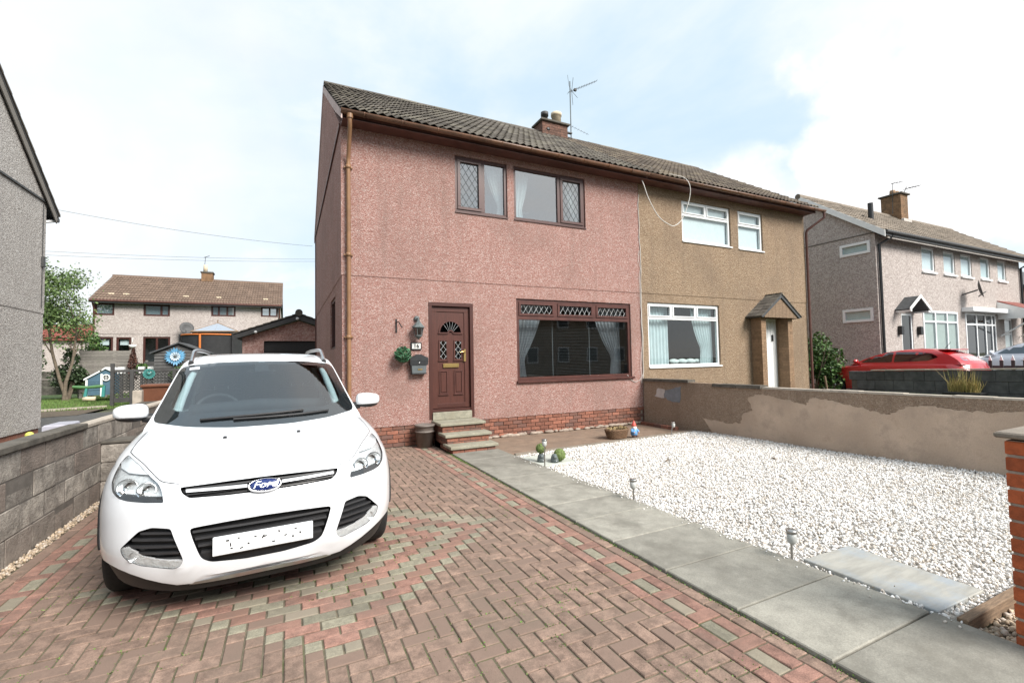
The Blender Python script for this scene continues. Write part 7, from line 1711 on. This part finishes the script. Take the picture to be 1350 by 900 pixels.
# ---------------------------------------------------------------- plainer cars on the neighbour's drive
def side_car(name, label, loc, rz, paint, k=1.0, tall=1.0):
    c = thing(name, label, 'car', loc); ORG[c.name] = Vector(); c.rotation_euler = (0, 0, rz)
    w = itp([(.1, .76), (.3, .82), (.5, .84), (.7, .83), (.82, .80), (.9, .76), (.95, .72)]); nz = itp([(.1, .08), (.3, .0), (.5, .02), (.65, .10), (.72, .2), (.8, .45), (.87, .85), (.92, 1.15), (.95, 1.3)])
    rr = itp([(.1, 3.8), (.3, 3.92), (.5, 3.95), (.7, 3.93), (.95, 3.85)])
    fr_ = lambda t, z: .5 * (1 - math.sqrt(max(0, 1 - abs(t) ** 3))) + nz(z); re_ = lambda t, z: rr(z) - .3 * (1 - math.sqrt(max(0, 1 - abs(t) ** 3)))
    V, F = loft([0, .08, .2, .32, .45, .57, .66, .74, .81, .88, .94, 1], .95, lambda x: .2, w, fr_, re_); b = mk(V, F, 'body', paint, c); bb = bvh_of(b)
    cs = []
    for y in (.78, 3.2):
        for sg in (1, -1): mb = MB(); mb.lathe((sg * .58, y, .3), [(.0, 0), (.345, 0), (.345, .4), (.0, .4)], 30, Matrix.Rotation(R(90) * sg, 4, 'Y'), False); cs.append(mk(mb.v, mb.f, 'cutter', 'grille_black'))
    cut(b, cs); smooth_by_angle(b, 35)
    f2 = itp([(.9, 1.0), (.95, 1.1), (1.1, 1.42), (1.22, 1.72), (1.29, 1.98), (1.34, 2.3), (1.365, 2.6)]); w2 = itp([(.9, .75), (1.0, .70), (1.15, .63), (1.27, .56), (1.33, .46), (1.365, .25)]); r2 = itp([(.9, 3.86), (1.0, 3.8), (1.15, 3.62), (1.27, 3.38), (1.33, 3.2), (1.365, 2.9)])
    V, F = loft([0, .12, .25, .4, .55, .7, .82, .9, .96, 1], 1.365, lambda x: .92, w2, lambda t, z: f2(z) + .2 * abs(t) ** 2.2, lambda t, z: r2(z) - .12 * abs(t) ** 3); g = mk(V, F, 'cabin', paint, c); bg_ = bvh_of(g); smooth_by_angle(g, 35)
    dp_(roundpoly([(-.6, .99), (.6, .99), (.5, 1.27), (-.5, 1.27)], .04), -.004, .01, 'windscreen', 'sky_glass', c, None, bg_, 'front', .1)
    o = dp_(roundpoly([(-.6, .99), (.6, .99), (.5, 1.27), (-.5, 1.27)], .04), .012, .02, 'windscreen_backing', 'interior', c, None, bg_, 'front', .1)
    dp_(roundpoly([(-.56, 1.02), (.56, 1.02), (.44, 1.29), (-.44, 1.29)], .05), -.004, .01, 'rear_screen', 'sky_glass', c, None, bg_, 'rear', .1)
    dp_(roundpoly([(-.56, 1.02), (.56, 1.02), (.44, 1.29), (-.44, 1.29)], .05), .012, .02, 'rear_backing', 'blind_and_sky_white', c, None, bg_, 'rear', .1)
    for s in (1, -1):
        d = 'right' if s > 0 else 'left'
        for nm, q in (('front_window', [(1.5, .985), (2.25, .99), (2.25, 1.275), (1.98, 1.26), (1.78, 1.18)]), ('rear_window', [(2.3, .99), (3.05, 1.03), (3.25, 1.12), (3.1, 1.22), (2.8, 1.27), (2.3, 1.28)])):
            dp_(roundpoly(q, .03), -.004, .006, nm, 'dark_glass', c, None, bg_, d, .08); dp_(roundpoly(q, .03), .007, .012, nm.replace('window', 'shade'), 'interior', c, None, bg_, d, .08)
        q = [(.62, .80), (.70, .73), (.74, .62), (.60, .60), (.5, .66)]; q = q if s > 0 else mirror(q)
        dp_(roundpoly(q, .02), -.006, .02, 'headlight', 'lamp_reflector', c, None, bb, 'front', .06)
        dp_(roundpoly([(3.55, .66), (3.8, .68), (3.83, .86), (3.6, .82)], .02), -.006, .02, 'tail_light', 'car_red', c, None, bb, d, .06)
        mb = MB(); mb.ball((s * .83, 1.42, 1.02), (.10, .06, .065), 14, 9); mb.tube([(s * .74, 1.45, .97), (s * .82, 1.43, 1.0)], .025, 6); mb.build('door_mirror', paint, c)
        for q in ([(1.2, .4), (1.2, .7), (1.3, .93)], [(2.28, .4), (2.28, .93)], [(3.1, .93), (2.9, .6), (2.85, .4)]): front_line(bb, q, .003, 'door_gap', 'car_trim', c, direction=d)
        for y in (2.1, 2.95): h = bb.ray_cast(Vector((s * 4, y, .82)), Vector((-s, 0, 0)))[0]; mb = MB(); mb.bbox((h.x - .012 + .01 * s, y - .08, .81), (h.x + .012 + .01 * s, y + .08, .83), .004); mb.build('door_handle', paint, c)
        for y in (.78, 3.2): wheel(c, s * .825, y, .3, .19, s)
    mb = MB(); mb.tube([(0, 3.15, 1.34), (0, 3.28, 1.52)], .006, 5); mb.build('roof_antenna', 'wire', c)
    mb = MB(); mb.bbox((-.5, 3.2, 1.30), (.5, 3.45, 1.33), .008); mb.build('rear_spoiler', paint, c)
    return c
rc_ = side_car('red_car', 'red hatchback parked behind the low dark block wall', (16.15, 9.35, .22), math.pi, 'car_red')
rc_.scale = (1.0, 1.03, 1.0)
sc_ = side_car('silver_car', 'pale silver car at the right edge beyond the red car', (21.0, 8.0, .22), math.pi, 'car_silver')
sc_.scale = (1.05, 1.08, 1.18)
